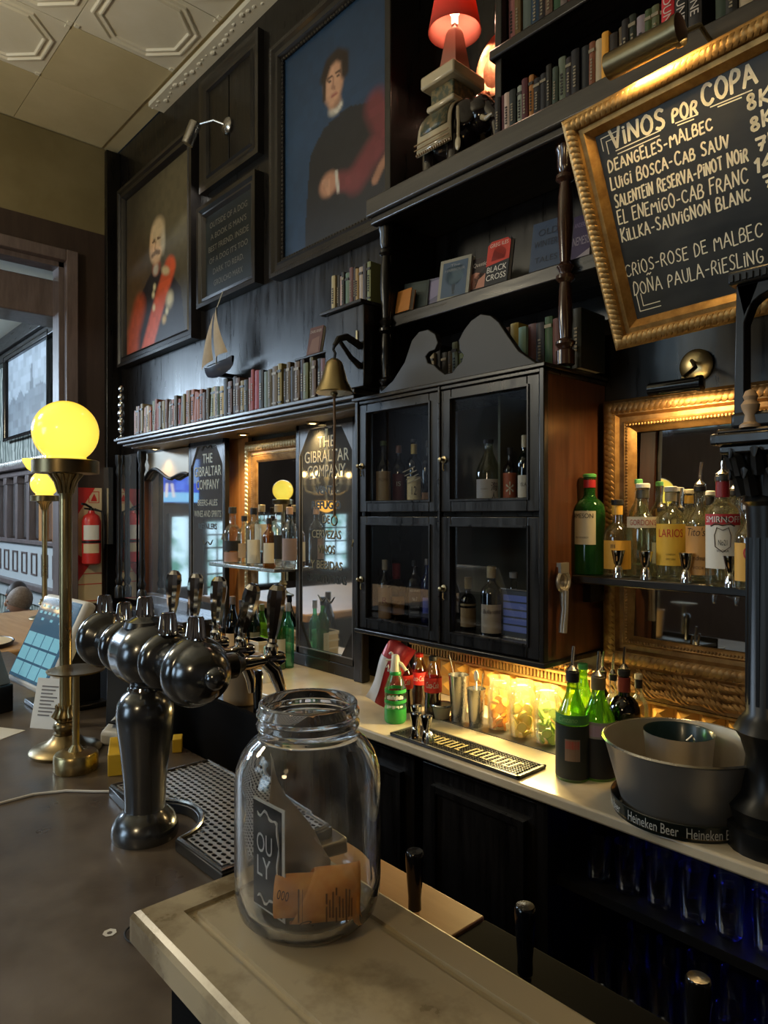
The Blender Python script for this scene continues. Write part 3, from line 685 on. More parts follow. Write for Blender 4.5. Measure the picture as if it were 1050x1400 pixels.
# ------------------------------------------------------------------ big gilt mirror at the right, bottle shelf and carved pillar
MR = thing('gilt_wall_mirror', 'large mirror in a carved dull gold frame behind the gin and vodka bottles', 'mirror', (0, 2.09, 0))
mx0, mx1, mz0, mz1 = -1.19, -.56, 1.13, 1.99
obj('frame', frame_mb(mx0, mx1, mz0, mz1, [(0, -.005), (0, .03), (.012, .045), (.05, .045), (.058, .030), (.072, .030), (.078, .038), (.092, .030), (.108, .012)]), DGOLD, MR)
obj('carved_border', carve(mx0, mx1, mz0, mz1, .030, .018, .014, .045), DGOLD, MR, kind='stuff')
obj('dentil_border', carve(mx0, mx1, mz0, mz1, .085, .010, .0048, .036, aspect=1, tilt=0), DGOLD, MR, kind='stuff')
gz = obj('glass', MB().box(-(mx1 - mx0) / 2 + .10, (mx1 - mx0) / 2 - .10, -.004, .004, -(mz1 - mz0) / 2 + .10, (mz1 - mz0) / 2 - .10), MIRRC, MR)
gz.location = ((mx0 + mx1) / 2, -.012, (mz0 + mz1) / 2); gz.rotation_euler = (radians(-1.8), 0, radians(-1.8))   # the old glass sits a little askew
cb = MB()
for k in range(40):
    for q in range(3): cb.ball((0, 0, 0), .018, 6, 4, (1.5, .8, .6), T((mx0 + .02 + k * .0165, -.03 - q * .006, 1.115 - q * .024)) @ RY(.5 + .3 * sin(k)))
obj('carved_apron', cb.box(mx0, mx1, -.03, 0, 1.04, 1.13), DGOLD, MR, kind='stuff')
SH = thing('bottle_shelf', 'dark narrow shelf across the gilt mirror carrying bottles and jiggers', 'shelf')
obj('board', MB().box(-1.198, -.62, 1.885, 2.035, 1.405, 1.430), WOODH, SH, bevel=.004)
obj('bracket', MB().box(-1.198, -1.17, 1.95, 2.03, 1.34, 1.405), WOOD, SH)
def picture_light(label, x0, x1, y, z, wall, disc, r=.02):
    t = thing('picture_light', label, 'lamp', ((x0 + x1) / 2, y, z)); L = (x1 - x0) / 2
    obj('shade', MB().lathe([(r * .6, -L), (r, -L + .004), (r, L - .012), (r * 1.15, L - .012), (r * 1.15, L), (r * .5, L + .003)], 18, RY(pi / 2), cap=True), BLACKG if r < .025 else DBRASS, t)
    w_ = Vector(wall) - t.location
    obj('arm', MB().tube([(L * .3, .0, r), (L * .4, w_.y * .4, r + .04), (w_.x, w_.y * .8, w_.z + .01), tuple(w_)], .006, 8), BRASS, t)
    if disc: obj('wall_plate', MB().lathe([(disc, 0), (disc, .006), (disc * .85, .012), (disc * .3, .016), (0, .018)], 24, T(w_) @ RX(pi / 2)), BRASS, t)
    obj('bulb', MB().lathe([(r * .3, -L * .8), (r * .3, L * .8)], 10, T((0, r * .95, r * .05)) @ RY(pi / 2)), EM_W, t)
    return t
picture_light('black cylinder picture light on a brass disc above the gilt mirror', -.969, -.814, 1.93, 1.983, (-.90, 2.095, 2.068), .05)
lamp('mirror_light_beam', 'AREA', (-.89, 1.965, 1.96), 3.6, WARM, (-.89, 2.05, 1.5), .15, .02)
PL = thing('carved_pillar', 'black carved pillar at the right end of the back counter', 'pillar', (-.552, 1.665, ZC))
obj('shaft', MB().lathe([(.088, 0), (.088, .05), (.075, .055), (.085, .09), (.06, .12), (.05, .20), (.062, .24), (.075, .26), (.062, .285), (.05, .30), (.047, .70), (.05, .76), (.06, .77), (.05, .785)], 20), PILB, PL)
fl = MB()
for k in range(14):
    a = 2 * pi * k / 14; fl.tube([(.046 * cos(a), .046 * sin(a), .32), (.045 * cos(a), .045 * sin(a), .69)], .006, 5)
obj('fluting', fl, PILB, PL)
cp = MB()
for rr in range(2):
    for k in range(10):
        a = 2 * pi * (k + .5 * rr) / 10; r = .055 + .012 * rr; z = .785 + .045 * rr
        cp.tube([(r * cos(a), r * sin(a), z), ((r + .012) * cos(a), (r + .012) * sin(a), z + .04), ((r + .03) * cos(a), (r + .03) * sin(a), z + .05), ((r + .03) * cos(a), (r + .03) * sin(a), z + .035)], [.016, .014, .010, .003], 6)
obj('capital', cp.lathe([(.05, .785), (.058, .875)], 14), PILB, PL)
obj('abacus', MB().box(-.08, .08, -.08, .08, .875, .895).box(-.095, .095, -.095, .095, .895, .92).box(-.085, .085, -.085, .085, .92, .93), WOOD, PL, bevel=.005)
LB = thing('arched_bracket', 'black arched wooden surround standing on the carved pillar', 'bracket', (-.525, 1.66, ZC + .93))
ao = []; 
for k in range(13): a = pi - pi * k / 12; ao.append((.062 * cos(a), .235 + .06 * sin(a)))
obj('arch', MB().prism([(-.085, .035), (-.08, .32), (-.03, .32), (-.062, .235), (-.062, .035)], -.05, -.01).prism([(.085, .035), (.08, .32), (.03, .32), (.062, .235), (.062, .035)], -.05, -.01).prism([(-.08, .32)] + ao[::1] + [(.08, .32)], -.05, -.01), BLACK, LB, bevel=.003)
obj('sill', MB().box(-.085, .085, -.07, .03, 0, .035), BLACK, LB, bevel=.008)
obj('cornice', MB().box(-.093, .093, -.065, .03, .32, .35), BLACK, LB, bevel=.006)
dn = MB()
for k in range(13): dn.box(-.087 + k * .0135, -.087 + k * .0135 + .008, -.07, -.06, .325, .34)
obj('dentils', dn, BLACK, LB)
fb = MB().lathe([(.022, 0), (.022, .006), (.014, .012), (.011, .028), (.017, .04), (.019, .05), (.012, .06), (.015, .068), (.010, .08), (0, .084)], 14)
solo('carved_finial', fb, M('pale_carved_wood', (.42, .28, .16), .5), 'small pale turned wooden finial in front of the black arched surround', 'ornament').location = (XY(1026, 1.595), 1.595, ZC + .93)
# ------------------------------------------------------------------ pictures on the dark wall (plain stand-in portraits)
def portrait_red():
    p = Paint(90, 110, (.045, .035, .02))
    p.ell(.80, .22, .45, .38, (.12, .10, .055), soft=.6); p.ell(.15, .80, .3, .4, (.10, .055, .02), soft=.6)
    p.poly([(.10, 1), (.16, .72), (.34, .60), (.46, .55), (.68, .60), (.86, .74), (.92, 1)], (.018, .014, .014))
    p.line([(.70, .60), (.58, .72), (.34, 1.02)], .085, (.56, .085, .025), soft=.2)
    p.line([(.22, .74), (.12, .88), (.10, 1.02)], .10, (.42, .07, .022), soft=.4)
    p.ell(.50, .55, .07, .05, (.22, .06, .03)); p.ell(.49, .56, .04, .03, (.5, .45, .35), soft=.4)
    p.ell(.50, .40, .105, .125, (.70, .44, .23), soft=.16); p.ell(.52, .335, .10, .075, (.60, .45, .26), soft=.3)
    p.ell(.60, .41, .035, .07, (.48, .40, .27), soft=.5); p.ell(.45, .43, .05, .06, (.66, .40, .22), soft=.5, op=.6)
    p.line([(.44, .385), (.475, .38)], .008, (.12, .06, .03)); p.line([(.52, .38), (.555, .385)], .008, (.12, .06, .03))
    p.line([(.49, .39), (.475, .435), (.495, .44)], .008, (.35, .17, .08), op=.8); p.line([(.435, .465), (.49, .455), (.545, .468)], .017, (.22, .13, .07))
    p.ell(.64, .60, .06, .025, (.50, .40, .22), rot=.4, soft=.4)
    for x, y in ((.47, .66), (.45, .70), (.46, .78), (.66, .84)): p.ell(x, y, .022, .02, (.6, .52, .3), soft=.5)
    p.ell(.70, .78, .05, .045, (.52, .45, .28), soft=.5); p.ell(.62, .88, .03, .025, (.5, .33, .12), soft=.5)
    p.grain(.25); return p.im
def portrait_blue():
    p = Paint(90, 106, (.008, .026, .060))
    p.ell(.35, .45, .6, .6, (.014, .046, .105), soft=.6)
    p.poly([(.20, .86), (.24, .56), (.36, .47), (.56, .45), (.74, .50), (.86, .62), (.90, .86), (.7, 1), (.2, 1)], (.009, .010, .014))
    p.line([(.76, .52), (.84, .66), (.62, .79)], .075, (.16, .028, .035), soft=.4)
    p.line([(.60, .79), (.49, .76)], .05, (.17, .035, .04), soft=.4)
    p.ell(.40, .745, .075, .055, (.42, .21, .13), soft=.25)
    for k in range(4): p.line([(.355 + .012 * k, .72 + .016 * k), (.40, .73 + .018 * k)], .011, (.50, .27, .17), soft=.4)
    p.line([(.462, .71), (.478, .80)], .012, (.5, .46, .4)); p.line([(.92, .72), (.80, .80), (.76, .84)], .024, (.36, .17, .10), soft=.3)
    p.ell(.455, .415, .055, .03, (.45, .42, .36), soft=.3); p.line([(.43, .41), (.47, .435), (.50, .415)], .010, (.6, .57, .5)); p.ell(.45, .385, .05, .03, (.36, .19, .12), soft=.3)
    p.ell(.44, .285, .082, .105, (.62, .34, .21), soft=.15); p.ell(.42, .30, .05, .07, (.60, .35, .23), soft=.5, op=.7)
    p.line([(.36, .24), (.40, .185), (.47, .175), (.53, .21), (.53, .28)], .032, (.025, .014, .010), soft=.4)
    p.line([(.365, .25), (.362, .34)], .014, (.03, .017, .012), soft=.5)
    p.line([(.395, .262), (.425, .256)], .007, (.06, .03, .02)); p.line([(.465, .256), (.492, .262)], .007, (.06, .03, .02))
    p.ell(.412, .275, .010, .006, (.03, .02, .02)); p.ell(.478, .275, .010, .006, (.03, .02, .02))
    p.line([(.44, .27), (.432, .315), (.45, .32)], .008, (.30, .14, .09), op=.8); p.line([(.425, .35), (.465, .35)], .008, (.36, .10, .08))
    p.grain(.2, 2); return p.im
FRW = M('black_picture_frame', (.010, .009, .009), .3, col2=(.02, .017, .015), nscale=5, coat=.5)
def picture(label, x0, x1, z0, z1, y, fw, img, coat, toothed=False, mat=FRW, cat='painting', dep=.045):
    t = thing('framed_portrait' if cat == 'painting' else 'framed_print', label, cat, (x0, y, z0)); W, H = x1 - x0, z1 - z0
    obj('frame', frame_mb(0, W, 0, H, [(0, -.03), (0, dep), (fw * .25, dep), (fw * .4, dep * .7), (fw * .7, dep * .7), (fw * .8, dep * .85), (fw, dep * .3), (fw, .0)]), mat, t)
    me = painted(img, W - 2 * fw, H - 2 * fw); 
    o = obj('canvas', me, attr_mat('painted_picture', .5, coat * .3), t); o.location = (fw, -.002, fw)
    if toothed:
        obj('toothed_edge', carve(0, W, 0, H, fw * .98, .022, .012, dep * .35, aspect=1, tilt=0), mat, t, kind='stuff')
        obj('outer_carving', carve(0, W, 0, H, fw * .12, .022, .011, dep * .9, aspect=1.2), mat, t, kind='stuff')
    return t
picture('framed portrait of a bald old man with a red sash, left of the carved plaque', -5.27, -4.05, 2.74, 4.09, 2.075, .085, portrait_red(), .25)
picture('large framed portrait of a dark-haired man on deep blue, left of the elephant stool', -3.15, -2.024, 2.885, 4.12, 2.075, .085, portrait_blue(), .3, True)
# panelled wood square and quotation plaque
pn = thing('wall_panel', 'moulded dark wood panel behind the chrome wall spotlight', 'panel', (-4.0, 2.09, 3.64))
obj('frame', frame_mb(0, .69, 0, .70, [(0, -.01), (0, .03), (.03, .03), (.05, .016), (.075, .016), (.085, .028), (.095, .01)]), FRW, pn)
obj('panel', MB().box(.09, .335, -.012, 0, .09, .61).box(.345, .60, -.012, 0, .09, .61), WOOD, pn, bevel=.003)
pq = thing('quotation_plaque', 'dark framed plaque of faint capital lettering between the two portraits', 'plaque', (-4.0, 2.09, 2.91))
obj('frame', frame_mb(0, .69, 0, .63, [(0, -.01), (0, .05), (.025, .05), (.04, .035), (.055, .04), (.07, .02)]), FRW, pq)
obj('board', MB().box(.06, .63, -.02, 0, .06, .57), M('green_black_board', (.006, .009, .0075), .5), pq)
FAINT = M('faint_dull_gilding', (.16, .15, .12), .5, .2)
for i, (s, wd) in enumerate((('OUTSIDE OF A DOG', .44), ("A BOOK IS MAN'S", .42), ('BEST FRIEND. INSIDE', .47), ("OF A DOG IT'S TOO", .45), ('DARK TO READ.', .36), ('GROUCHO MARX', .34))):
    lettering('lettering', s, FAINT, pq, T((.345, -.0215, .475 - i * .073)), h=.035, wdt=wd)
# chrome wall spotlight
sp_ = thing('wall_spotlight', 'small chrome cylinder spotlight on a round base over the plaque', 'light', (-3.66, 2.075, 3.935))
obj('base', MB().lathe([(.05, 0), (.05, .012), (.042, .022), (.012, .03)], 20, RX(pi / 2)), STEEL, sp_)
obj('arm', MB().tube([(0, -.03, 0), (-.05, -.07, .03), (-.14, -.11, .03)], .007, 8), STEEL, sp_)
mm = T((-.19, -.14, -.01)) @ RY(radians(20)) @ RX(radians(-14))
obj('shade', MB().lathe([(.034, -.075), (.036, .05), (.034, .06), (.006, .066)], 20, mm).lathe([(.030, -.070), (.030, -.05), (1e-5, -.05)], 20, mm, cap=False), STEEL, sp_)
lamp('wall_spotlight_beam', 'SPOT', (-3.86, 1.93, 3.80), 9, (1, .95, .85), (-4.3, 2.05, 3.1), .02, spot=70)
# half-model ship under the plaque
SAIL = M('aged_sailcloth', (.30, .22, .13), .8, col2=(.42, .33, .21), nscale=9)
sx = -3.66; hz = EYE + .845
sh = thing('model_ship', 'small model sailing ship with tan sails hung below the dark plaque', 'model', (sx, 1.99, hz))
hull = MB(); L = 9
for k in range(L):
    t = k / (L - 1); x = -.10 + .30 * t; wd = .045 * sin(pi * min(max(t * .9 + .08, 0), 1)) ** .6; zt = .012 + .03 * (2 * t - .8) ** 2
    hull.v += [(x, -wd, zt), (x, -wd * .8, zt - .03), (x, 0, zt - .055), (x, wd * .8, zt - .03), (x, wd, zt)]
hull.f = [(k * 5 + i, (k + 1) * 5 + i, (k + 1) * 5 + i + 1, k * 5 + i + 1) for k in range(L - 1) for i in range(4)] + [(k * 5, k * 5 + 4, (k + 1) * 5 + 4, (k + 1) * 5) for k in range(L - 1)]
obj('hull', hull, M('painted_hull', (.05, .06, .09), .3, coat=.5), sh)
obj('mast', MB().tube([(.01, 0, 0), (.01, 0, .37)], .005, 6).tube([(-.1, 0, .04), (.17, 0, .05)], .003, 5), WOOD, sh)
def sail(pts):
    mb = MB(); a, b, c = [Vector(p) for p in pts]; n = 8; idx = {}
    for i in range(n + 1):
        for j in range(n + 1 - i):
            u, v = i / n, j / n; w_ = 1 - u - v; p = a * w_ + b * u + c * v
            p.y -= .06 * (u * v + v * w_ + u * w_); idx[i, j] = len(mb.v); mb.v.append(tuple(p))
    for i in range(n):
        for j in range(n - i):
            mb.f.append((idx[i, j], idx[i + 1, j], idx[i, j + 1]))
            if i + j < n - 1: mb.f.append((idx[i + 1, j], idx[i + 1, j + 1], idx[i, j + 1]))
    return mb
obj('main_sail', sail([(.02, -.01, .36), (.02, -.01, .07), (.16, -.01, .08)]), SAIL, sh)
obj('jib', sail([(.0, -.01, .34), (-.005, -.012, .06), (-.15, -.012, .02)]), SAIL, sh)
obj('hanging_cord', MB().tube([(.01, 0, .36), (.012, .04, .47)], .003, 5), PAPER, sh)
obj('wall_bracket', MB().box(-.02, .02, 0, .11, -.03, -.01), WOOD, sh)

# ------------------------------------------------------------------ brass bell on its bracket with a pull rope
bl = thing('brass_bell', 'brass bar bell with a long pull rope in front of the lettered door', 'bell', (XY(457, 1.62), 1.62, EYE + .46))
pr = [(.070, 0), (.073, .004), (.064, .022), (.052, .045), (.043, .075), (.036, .10), (.030, .118), (.018, .128), (.012, .132), (0, .133)]
obj('bell', MB().lathe(pr, 28).lathe([(.066, .001), (.058, .022), (.047, .045), (.038, .075), (.030, .10), (1e-5, .115)], 28, cap=False), BRASS, bl)
obj('clapper', MB().tube([(0, 0, .11), (0, 0, .0)], .004, 6).ball((0, 0, 0), .014), DBRASS, bl)
obj('pull_rope', MB().tube([(0, 0, -.01), (.002, 0, -.12), (-.002, 0, -.3), (.001, 0, -.47)], .005, 8), M('brown_rope', (.16, .10, .06), .8, bump=.4, nscale=120), bl)
rg = MB(); 
rg.tube([(.018 * cos(a), 0, -.485 + .018 * sin(a)) for a in [2 * pi * k / 16 for k in range(17)]], .003, 6)
obj('rope_ring', rg, DBRASS, bl)
hk = MB().tube([(0, 0, .13), (.006, 0, .15), (-.006, 0, .165), (0, 0, .185)], .006, 6)
hk.tube([(0, 0, .18), (0, .02, .21), (0, .06, .225), (0, .13, .20)], [.008, .012, .014, .016], 8).tube([(0, .13, .12), (0, .08, .15), (0, .03, .20)], [.014, .01, .008], 8)
obj('bracket', hk, WOOD, bl)

# ------------------------------------------------------------------ chalkboard with the wine list
rt = Vector((1, 0, .045)).normalized(); up = Vector((0, -.232, .559)).normalized()
up = (up - rt * up.dot(rt)).normalized(); yy = up.cross(rt)
CBM = Matrix.Translation((-.985, 1.80, EYE + .468)) @ Matrix((rt, yy, up)).transposed().to_4x4()
cbd = thing('chalkboard', 'leaning chalkboard wine list in a wide carved gold frame', 'chalkboard')
cbd.matrix_world = CBM
BW, BH, FW = .95, .607, .068
obj('frame', frame_mb(0, BW, 0, BH, [(0, -.02), (0, .03), (.008, .036), (.034, .036), (.038, .026), (.050, .026), (.056, .018), (.064, .012), (FW, .0)]), GOLD, cbd)
obj('carved_border', carve(0, BW, 0, BH, .021, .014, .011, .036, tilt=.9), GOLD, cbd, kind='stuff')
obj('board', MB().box(FW - .004, BW - FW + .004, -.004, .012, FW - .004, BH - FW + .004), SLATE, cbd)
GL = {
 'A': (.8, [[(0, 0), (.4, 1), (.8, 0)], [(.15, .38), (.65, .38)]]), 'B': (.65, [[(0, 0), (0, 1), (.45, .97), (.55, .78), (.42, .55), (0, .52)], [(.42, .55), (.65, .32), (.5, .03), (0, 0)]]),
 'C': (.7, [[(.68, .82), (.5, .98), (.2, .92), (.02, .6), (.05, .25), (.28, .02), (.55, .05), (.7, .2)]]), 'D': (.7, [[(.05, 0), (.08, 1), (.5, .88), (.7, .5), (.5, .1), (.05, 0)]]),
 'E': (.55, [[(.55, 1), (.02, .98), (0, 0), (.55, .02)], [(0, .52), (.45, .54)]]), 'F': (.55, [[(.58, 1), (.02, .98), (0, 0)], [(0, .52), (.45, .55)]]),
 'G': (.72, [[(.65, .85), (.4, 1), (.1, .8), (.02, .4), (.2, .03), (.6, .06), (.7, .42), (.4, .42)]]), 'I': (.14, [[(.07, 0), (.07, .78)], [(.07, .93), (.07, .98)]]),
 'K': (.65, [[(.02, 0), (.05, 1)], [(.62, 1), (.05, .45), (.65, 0)]]), 'L': (.5, [[(.03, 1), (0, 0), (.5, .03)]]), 'M': (.85, [[(0, 0), (.1, 1), (.42, .35), (.74, 1), (.85, 0)]]),
 'N': (.72, [[(0, 0), (.05, 1), (.62, .03), (.7, 1)]]), 'O': (.75, [[(.38, 1), (.08, .8), (.0, .42), (.2, .03), (.52, .02), (.74, .35), (.68, .8), (.38, 1)]]),
 'P': (.6, [[(.03, 0), (.05, 1), (.5, .95), (.6, .7), (.42, .48), (.04, .45)]]), 'R': (.65, [[(.03, 0), (.05, 1), (.5, .95), (.58, .72), (.4, .5), (.05, .48)], [(.3, .49), (.65, 0)]]),
 'S': (.6, [[(.58, .85), (.35, 1), (.08, .85), (.12, .6), (.5, .42), (.55, .15), (.3, 0), (.02, .12)]]), 'T': (.65, [[(0, .98), (.65, 1)], [(.33, 1), (.32, 0)]]),
 'U': (.65, [[(.02, 1), (.02, .3), (.2, .02), (.5, .03), (.62, .3), (.64, 1)]]), 'V': (.7, [[(0, 1), (.35, 0), (.7, 1)]]), 'Z': (.6, [[(0, 1), (.6, .98), (0, .03), (.6, 0)]]),
 '8': (.6, [[(.3, .54), (.06, .75), (.28, 1), (.52, .78), (.3, .54), (.02, .26), (.3, 0), (.6, .26), (.3, .54)]]), '7': (.55, [[(0, 1), (.55, .98), (.2, 0)], [(.12, .5), (.5, .55)]]),
 '1': (.3, [[(0, .75), (.22, 1), (.2, 0)]]), '4': (.6, [[(.42, 1), (0, .35), (.6, .38)], [(.42, .7), (.42, 0)]]), '-': (.5, [[(.05, .45), (.45, .47)]]), ' ': (.35, []), '.': (.2, [[(.1, 0), (.1, .03)]]),
}
rc = random.Random(8)
def strokes(mb, lines, x, z, r):
    for pl in lines:
        q = [(x(a, b), z(a, b)) for a, b in pl]
        d = []                                       # soften the corners of the pen path
        for i, p_ in enumerate(q):
            if 0 < i < len(q) - 1 and len(q) > 4:
                a, c = q[i - 1], q[i + 1]; d += [(p_[0] * .7 + a[0] * .3, p_[1] * .7 + a[1] * .3), (p_[0] * .7 + c[0] * .3, p_[1] * .7 + c[1] * .3)]
            else: d.append(p_)
        for (ax, az), (bx_, bz_) in zip(d[:-1], d[1:]):
            dx, dz = bx_ - ax, bz_ - az; Ln = hypot(dx, dz) + 1e-9; px, pz = -dz / Ln * r, dx / Ln * r; ex, ez = dx / Ln * r * .6, dz / Ln * r * .6
            n = len(mb.v)
            mb.v += [(ax + px - ex * .3, -.0045, az + pz - ez * .3), (ax - ex, -.0045, az - ez), (ax - px - ex * .3, -.0045, az - pz - ez * .3), (bx_ - px + ex * .3, -.0045, bz_ - pz + ez * .3), (bx_ + ex, -.0045, bz_ + ez), (bx_ + px + ex * .3, -.0045, bz_ + pz + ez * .3)]
            mb.f.append((n, n + 1, n + 2, n + 3, n + 4, n + 5))
CBI = CBM.inverted()
def to_board(u, v):
    o = CBI @ E0; d = (CBI.to_3x3() @ ray(u, v)); s = (-.0045 - o.y) / d.y; p_ = o + d * s; return Vector((p_.x, p_.z))
def cr3(x, y): return to_board(670 + x * .3619, y * .3619)
def chalk(txt, a, b, ht, r, small=None, tilde=None):
    A, B = cr3(*a), cr3(*b); hh = (cr3(a[0] - ht * .1, a[1] - ht) - A).length
    tot = 0; ws = []
    for i, c in enumerate(txt):
        k = (small if small and i not in (0,) and txt[i - 1] not in ' -' else 1.0) if c not in ' -' else 1.0
        ws.append((GL[c][0] * k + .22) * 1.0); tot += ws[-1]
    tot -= .22; dirv = B - A; Ln = dirv.length; dirv /= Ln; sc = Ln / tot; nrm = Vector((-dirv.y, dirv.x)); mb = MB(); cx = 0
    for i, c in enumerate(txt):
        k = small if (small and i and txt[i - 1] not in ' -') else 1.0
        jz = rc.uniform(-.05, .05); js = rc.uniform(.92, 1.1); sl = rc.uniform(-.02, .10); x0_ = cx * sc
        def fx(p, q): 
            v_ = A + dirv * (x0_ + (p * k + q * sl * k) * sc) + nrm * ((q * k * js + jz) * hh); return v_
        strokes(mb, GL[c][1], lambda p, q: fx(p, q).x, lambda p, q: fx(p, q).y, r)
        if c == 'N' and tilde == i: strokes(mb, [[(.1, 1.2), (.3, 1.3), (.45, 1.2), (.65, 1.3)]], lambda p, q: fx(p, q).x, lambda p, q: fx(p, q).y, r)
        cx += ws[i]
    o = obj('chalk_line', mb, CHALK, cbd, smooth=False); return o
chalk('VINOS', (462, 562), (662, 478), 66, .0037); chalk('POR', (690, 462), (783, 428), 52, .0029); chalk('COPA', (805, 402), (1008, 312), 78, .0037)
chalk('DEANGELES-MALBEC', (450, 655), (840, 488), 46, .0021, .9); chalk('LUIGI BOSCA-CAB SAUV', (460, 718), (903, 553), 48, .0021, .86)
chalk('SALENTEIN RESERVA-PINOT NOIR', (475, 785), (975, 606), 46, .0021, .9); chalk('EL ENEMIGO-CAB FRANC', (488, 850), (975, 690), 48, .0018)
chalk('KILLKA-SAUVIGNON BLANC', (500, 917), (985, 755), 47, .0019, .9); chalk('CRIOS-ROSE DE MALBEC', (515, 1048), (1030, 893), 46, .0015); chalk('DONA PAULA-RIESLING', (545, 1118), (1035, 990), 48, .0015, tilde=2)
for t_, a, ht in (('8K', (972, 420), 58), ('8K', (985, 500), 55), ('7K', (1012, 575), 50), ('14K', (1003, 655), 50), ('7K', (1040, 712), 45)):
    chalk(t_, a, (a[0] + (88 if len(t_) == 2 else 120), a[1] - 38), ht, .0033)
ul = MB()
for a, b in (((475, 570), (645, 492)), ((482, 582), (640, 512)), ((700, 466), (785, 432)), ((708, 474), (770, 450)), ((832, 405), (990, 340)), ((860, 404), (950, 368))):
    A, B = cr3(*a), cr3(*b); ul = MB(); strokes(ul, [[(A.x, A.y), (B.x, B.y)]], lambda p, q: p, lambda p, q: q, .0013); obj('chalk_rule', ul, CHALK, cbd, smooth=False)
for k in (0, .012):
    for pth in ([(FW + .012 + k, .50 - k), (FW + .012 + k, .53 - k), (FW + .06, .53 - k)], [(FW + .012 + k, .13), (FW + .012 + k, .085 + k), (FW + .07, .085 + k)]):
        ul = MB(); strokes(ul, [pth], lambda p, q: p, lambda p, q: q, .0011); obj('chalk_rule', ul, CHALK, cbd, smooth=False)
pl2 = picture_light('dark brass tapered picture light above the chalkboard frame', -.84, -.665, 1.47, EYE + 1.045, (-.72, 1.75, EYE + 1.18), 0, .029)
lamp('board_light_beam', 'AREA', (-.735, 1.50, EYE + 1.03), 2.1, WARM, (-.70, 1.66, EYE + .80), .16, .03)

# ------------------------------------------------------------------ elephant stool and red lamp on the main shelf
ZM = 2.845
el = thing('elephant_stool', 'glazed ceramic elephant garden stool with patterned green saddle cloth on the main shelf', 'ornament', (-1.715, 1.905, ZM), 0); el.scale = (.9, .96, 1)
IVORY = M('ivory_glaze', (.48, .40, .26), .25, coat=.5); DGLZ = M('dark_brown_glaze', (.012, .008, .008), .12, coat=.8); GRGL = M('green_relief_glaze', (.05, .065, .045), .3, col2=(.20, .15, .07), nscale=45, lo=.45, hi=.6, bump=.6, dist=.004)
body = MB().ball((0, 0, .165), .10, 20, 12, (1.25, .95, 1))
for lx in (-.075, .06):
    for ly in (-.05, .05): body.lathe([(.036, 0), (.038, .01), (.034, .04), (.036, .13)], 12, T((lx, ly, 0)))
body.ball((.15, 0, .20), .062, 16, 10, (1, .95, 1.1)).tube([(.19, 0, .20), (.235, -.005, .15), (.245, -.01, .08), (.225, -.01, .03), (.24, -.01, .01)], [.036, .03, .022, .016, .012], 10)
body.tube([(-.12, 0, .20), (-.145, 0, .15), (-.14, -.01, .08)], [.012, .009, .007], 6)
obj('body', body, DGLZ, el)
for sy in (-1, 1):
    ear = MB().ball((0, 0, 0), .055, 14, 8, (.75, .16, 1), T((.125, sy * .065, .195)) @ RZ(sy * -.5) @ RX(sy * .2)); obj('ear', ear, DGLZ, el)
    tk = MB().tube([(.185, sy * .032, .165), (.215, sy * .045, .145), (.245, sy * .045, .15)], [.011, .009, .004], 8); obj('tusk', tk, IVORY, el)
    cl = MB(); pc = MB(); nn = 10
    for k in range(nn + 1):
        t = k / nn; a = pi / 2 - t * 1.9; rr = .108; y = sy * rr * cos(a) * .98; z = .165 + rr * 1.02 * sin(a)
        if t > .72: z -= (t - .72) * .13; y = sy * (.106 + .01 * (t - .72))
        hw = .075 + .02 * t; cl.v += [(-hw, y, z), (hw, y, z)]
        if .12 < t < .85: pc.v += [(-hw * .80, y * 1.035, z + .003), (hw * .80, y * 1.035, z + .003)]
    cl.f = [(2 * k, 2 * k + 1, 2 * k + 3, 2 * k + 2) for k in range(nn)]; pc.f = [(2 * k, 2 * k + 1, 2 * k + 3, 2 * k + 2) for k in range(len(pc.v) // 2 - 1)]
    c_ = obj('saddle_cloth', cl, IVORY, el); md = c_.modifiers.new('solid', 'SOLIDIFY'); md.thickness = .006
    obj('green_panel', pc, GRGL, c_).modifiers.new('solid', 'SOLIDIFY').thickness = .004
    for zz_ in (.016, .034): obj('hem_line', MB().box(-.094, .094, sy * .1215 - .0015, sy * .1215 + .0015, cl.v[-1][2] + zz_, cl.v[-1][2] + zz_ + .004), M('brown_gold_glaze', (.20, .12, .05), .3), c_)
    fg = MB()
    for k in range(16): fg.ball((-.09 + k * .012, sy * .110, cl.v[-1][2] + .004), .006, 6, 4)
    obj('fringe', fg, M('brown_gold_glaze', (.20, .12, .05), .3), c_)
    dr = MB().tube([(.10, sy * .075, .22), (.118, sy * .092, .15), (.12, sy * .095, .09)], .006, 6).ball((.12, sy * .097, .075), .018, 10, 6, (.8, .4, 1.4)); obj('harness_tassel', dr, IVORY, el)
obj('saddle_neck', MB().box(-.062, .062, -.062, .062, .275, .345), GRGL, el, bevel=.006)
obj('saddle_collar', MB().box(-.075, .075, -.075, .075, .262, .283), IVORY, el, bevel=.007)
obj('top_plate', MB().box(-.092, .092, -.092, .092, .345, .392), IVORY, el, bevel=.008)
lmp = thing('table_lamp', 'small table lamp with a red shade standing on the ceramic elephant', 'lamp', (-1.705, 1.905, ZM + .392))
obj('base', MB().lathe([(.062, 0), (.056, .03), (.032, .16), (.024, .175), (.012, .18), (.012, .20)], 4, RZ(pi / 4)), M('rose_pottery', (.34, .12, .08), .35, coat=.4), lmp)
sd = MB().lathe([(.098, .165), (.062, .36)], 28, cap=False)
shd = bpy.data.materials.new('red_lampshade'); shd.use_nodes = True; nt = shd.node_tree; nt.nodes.clear()
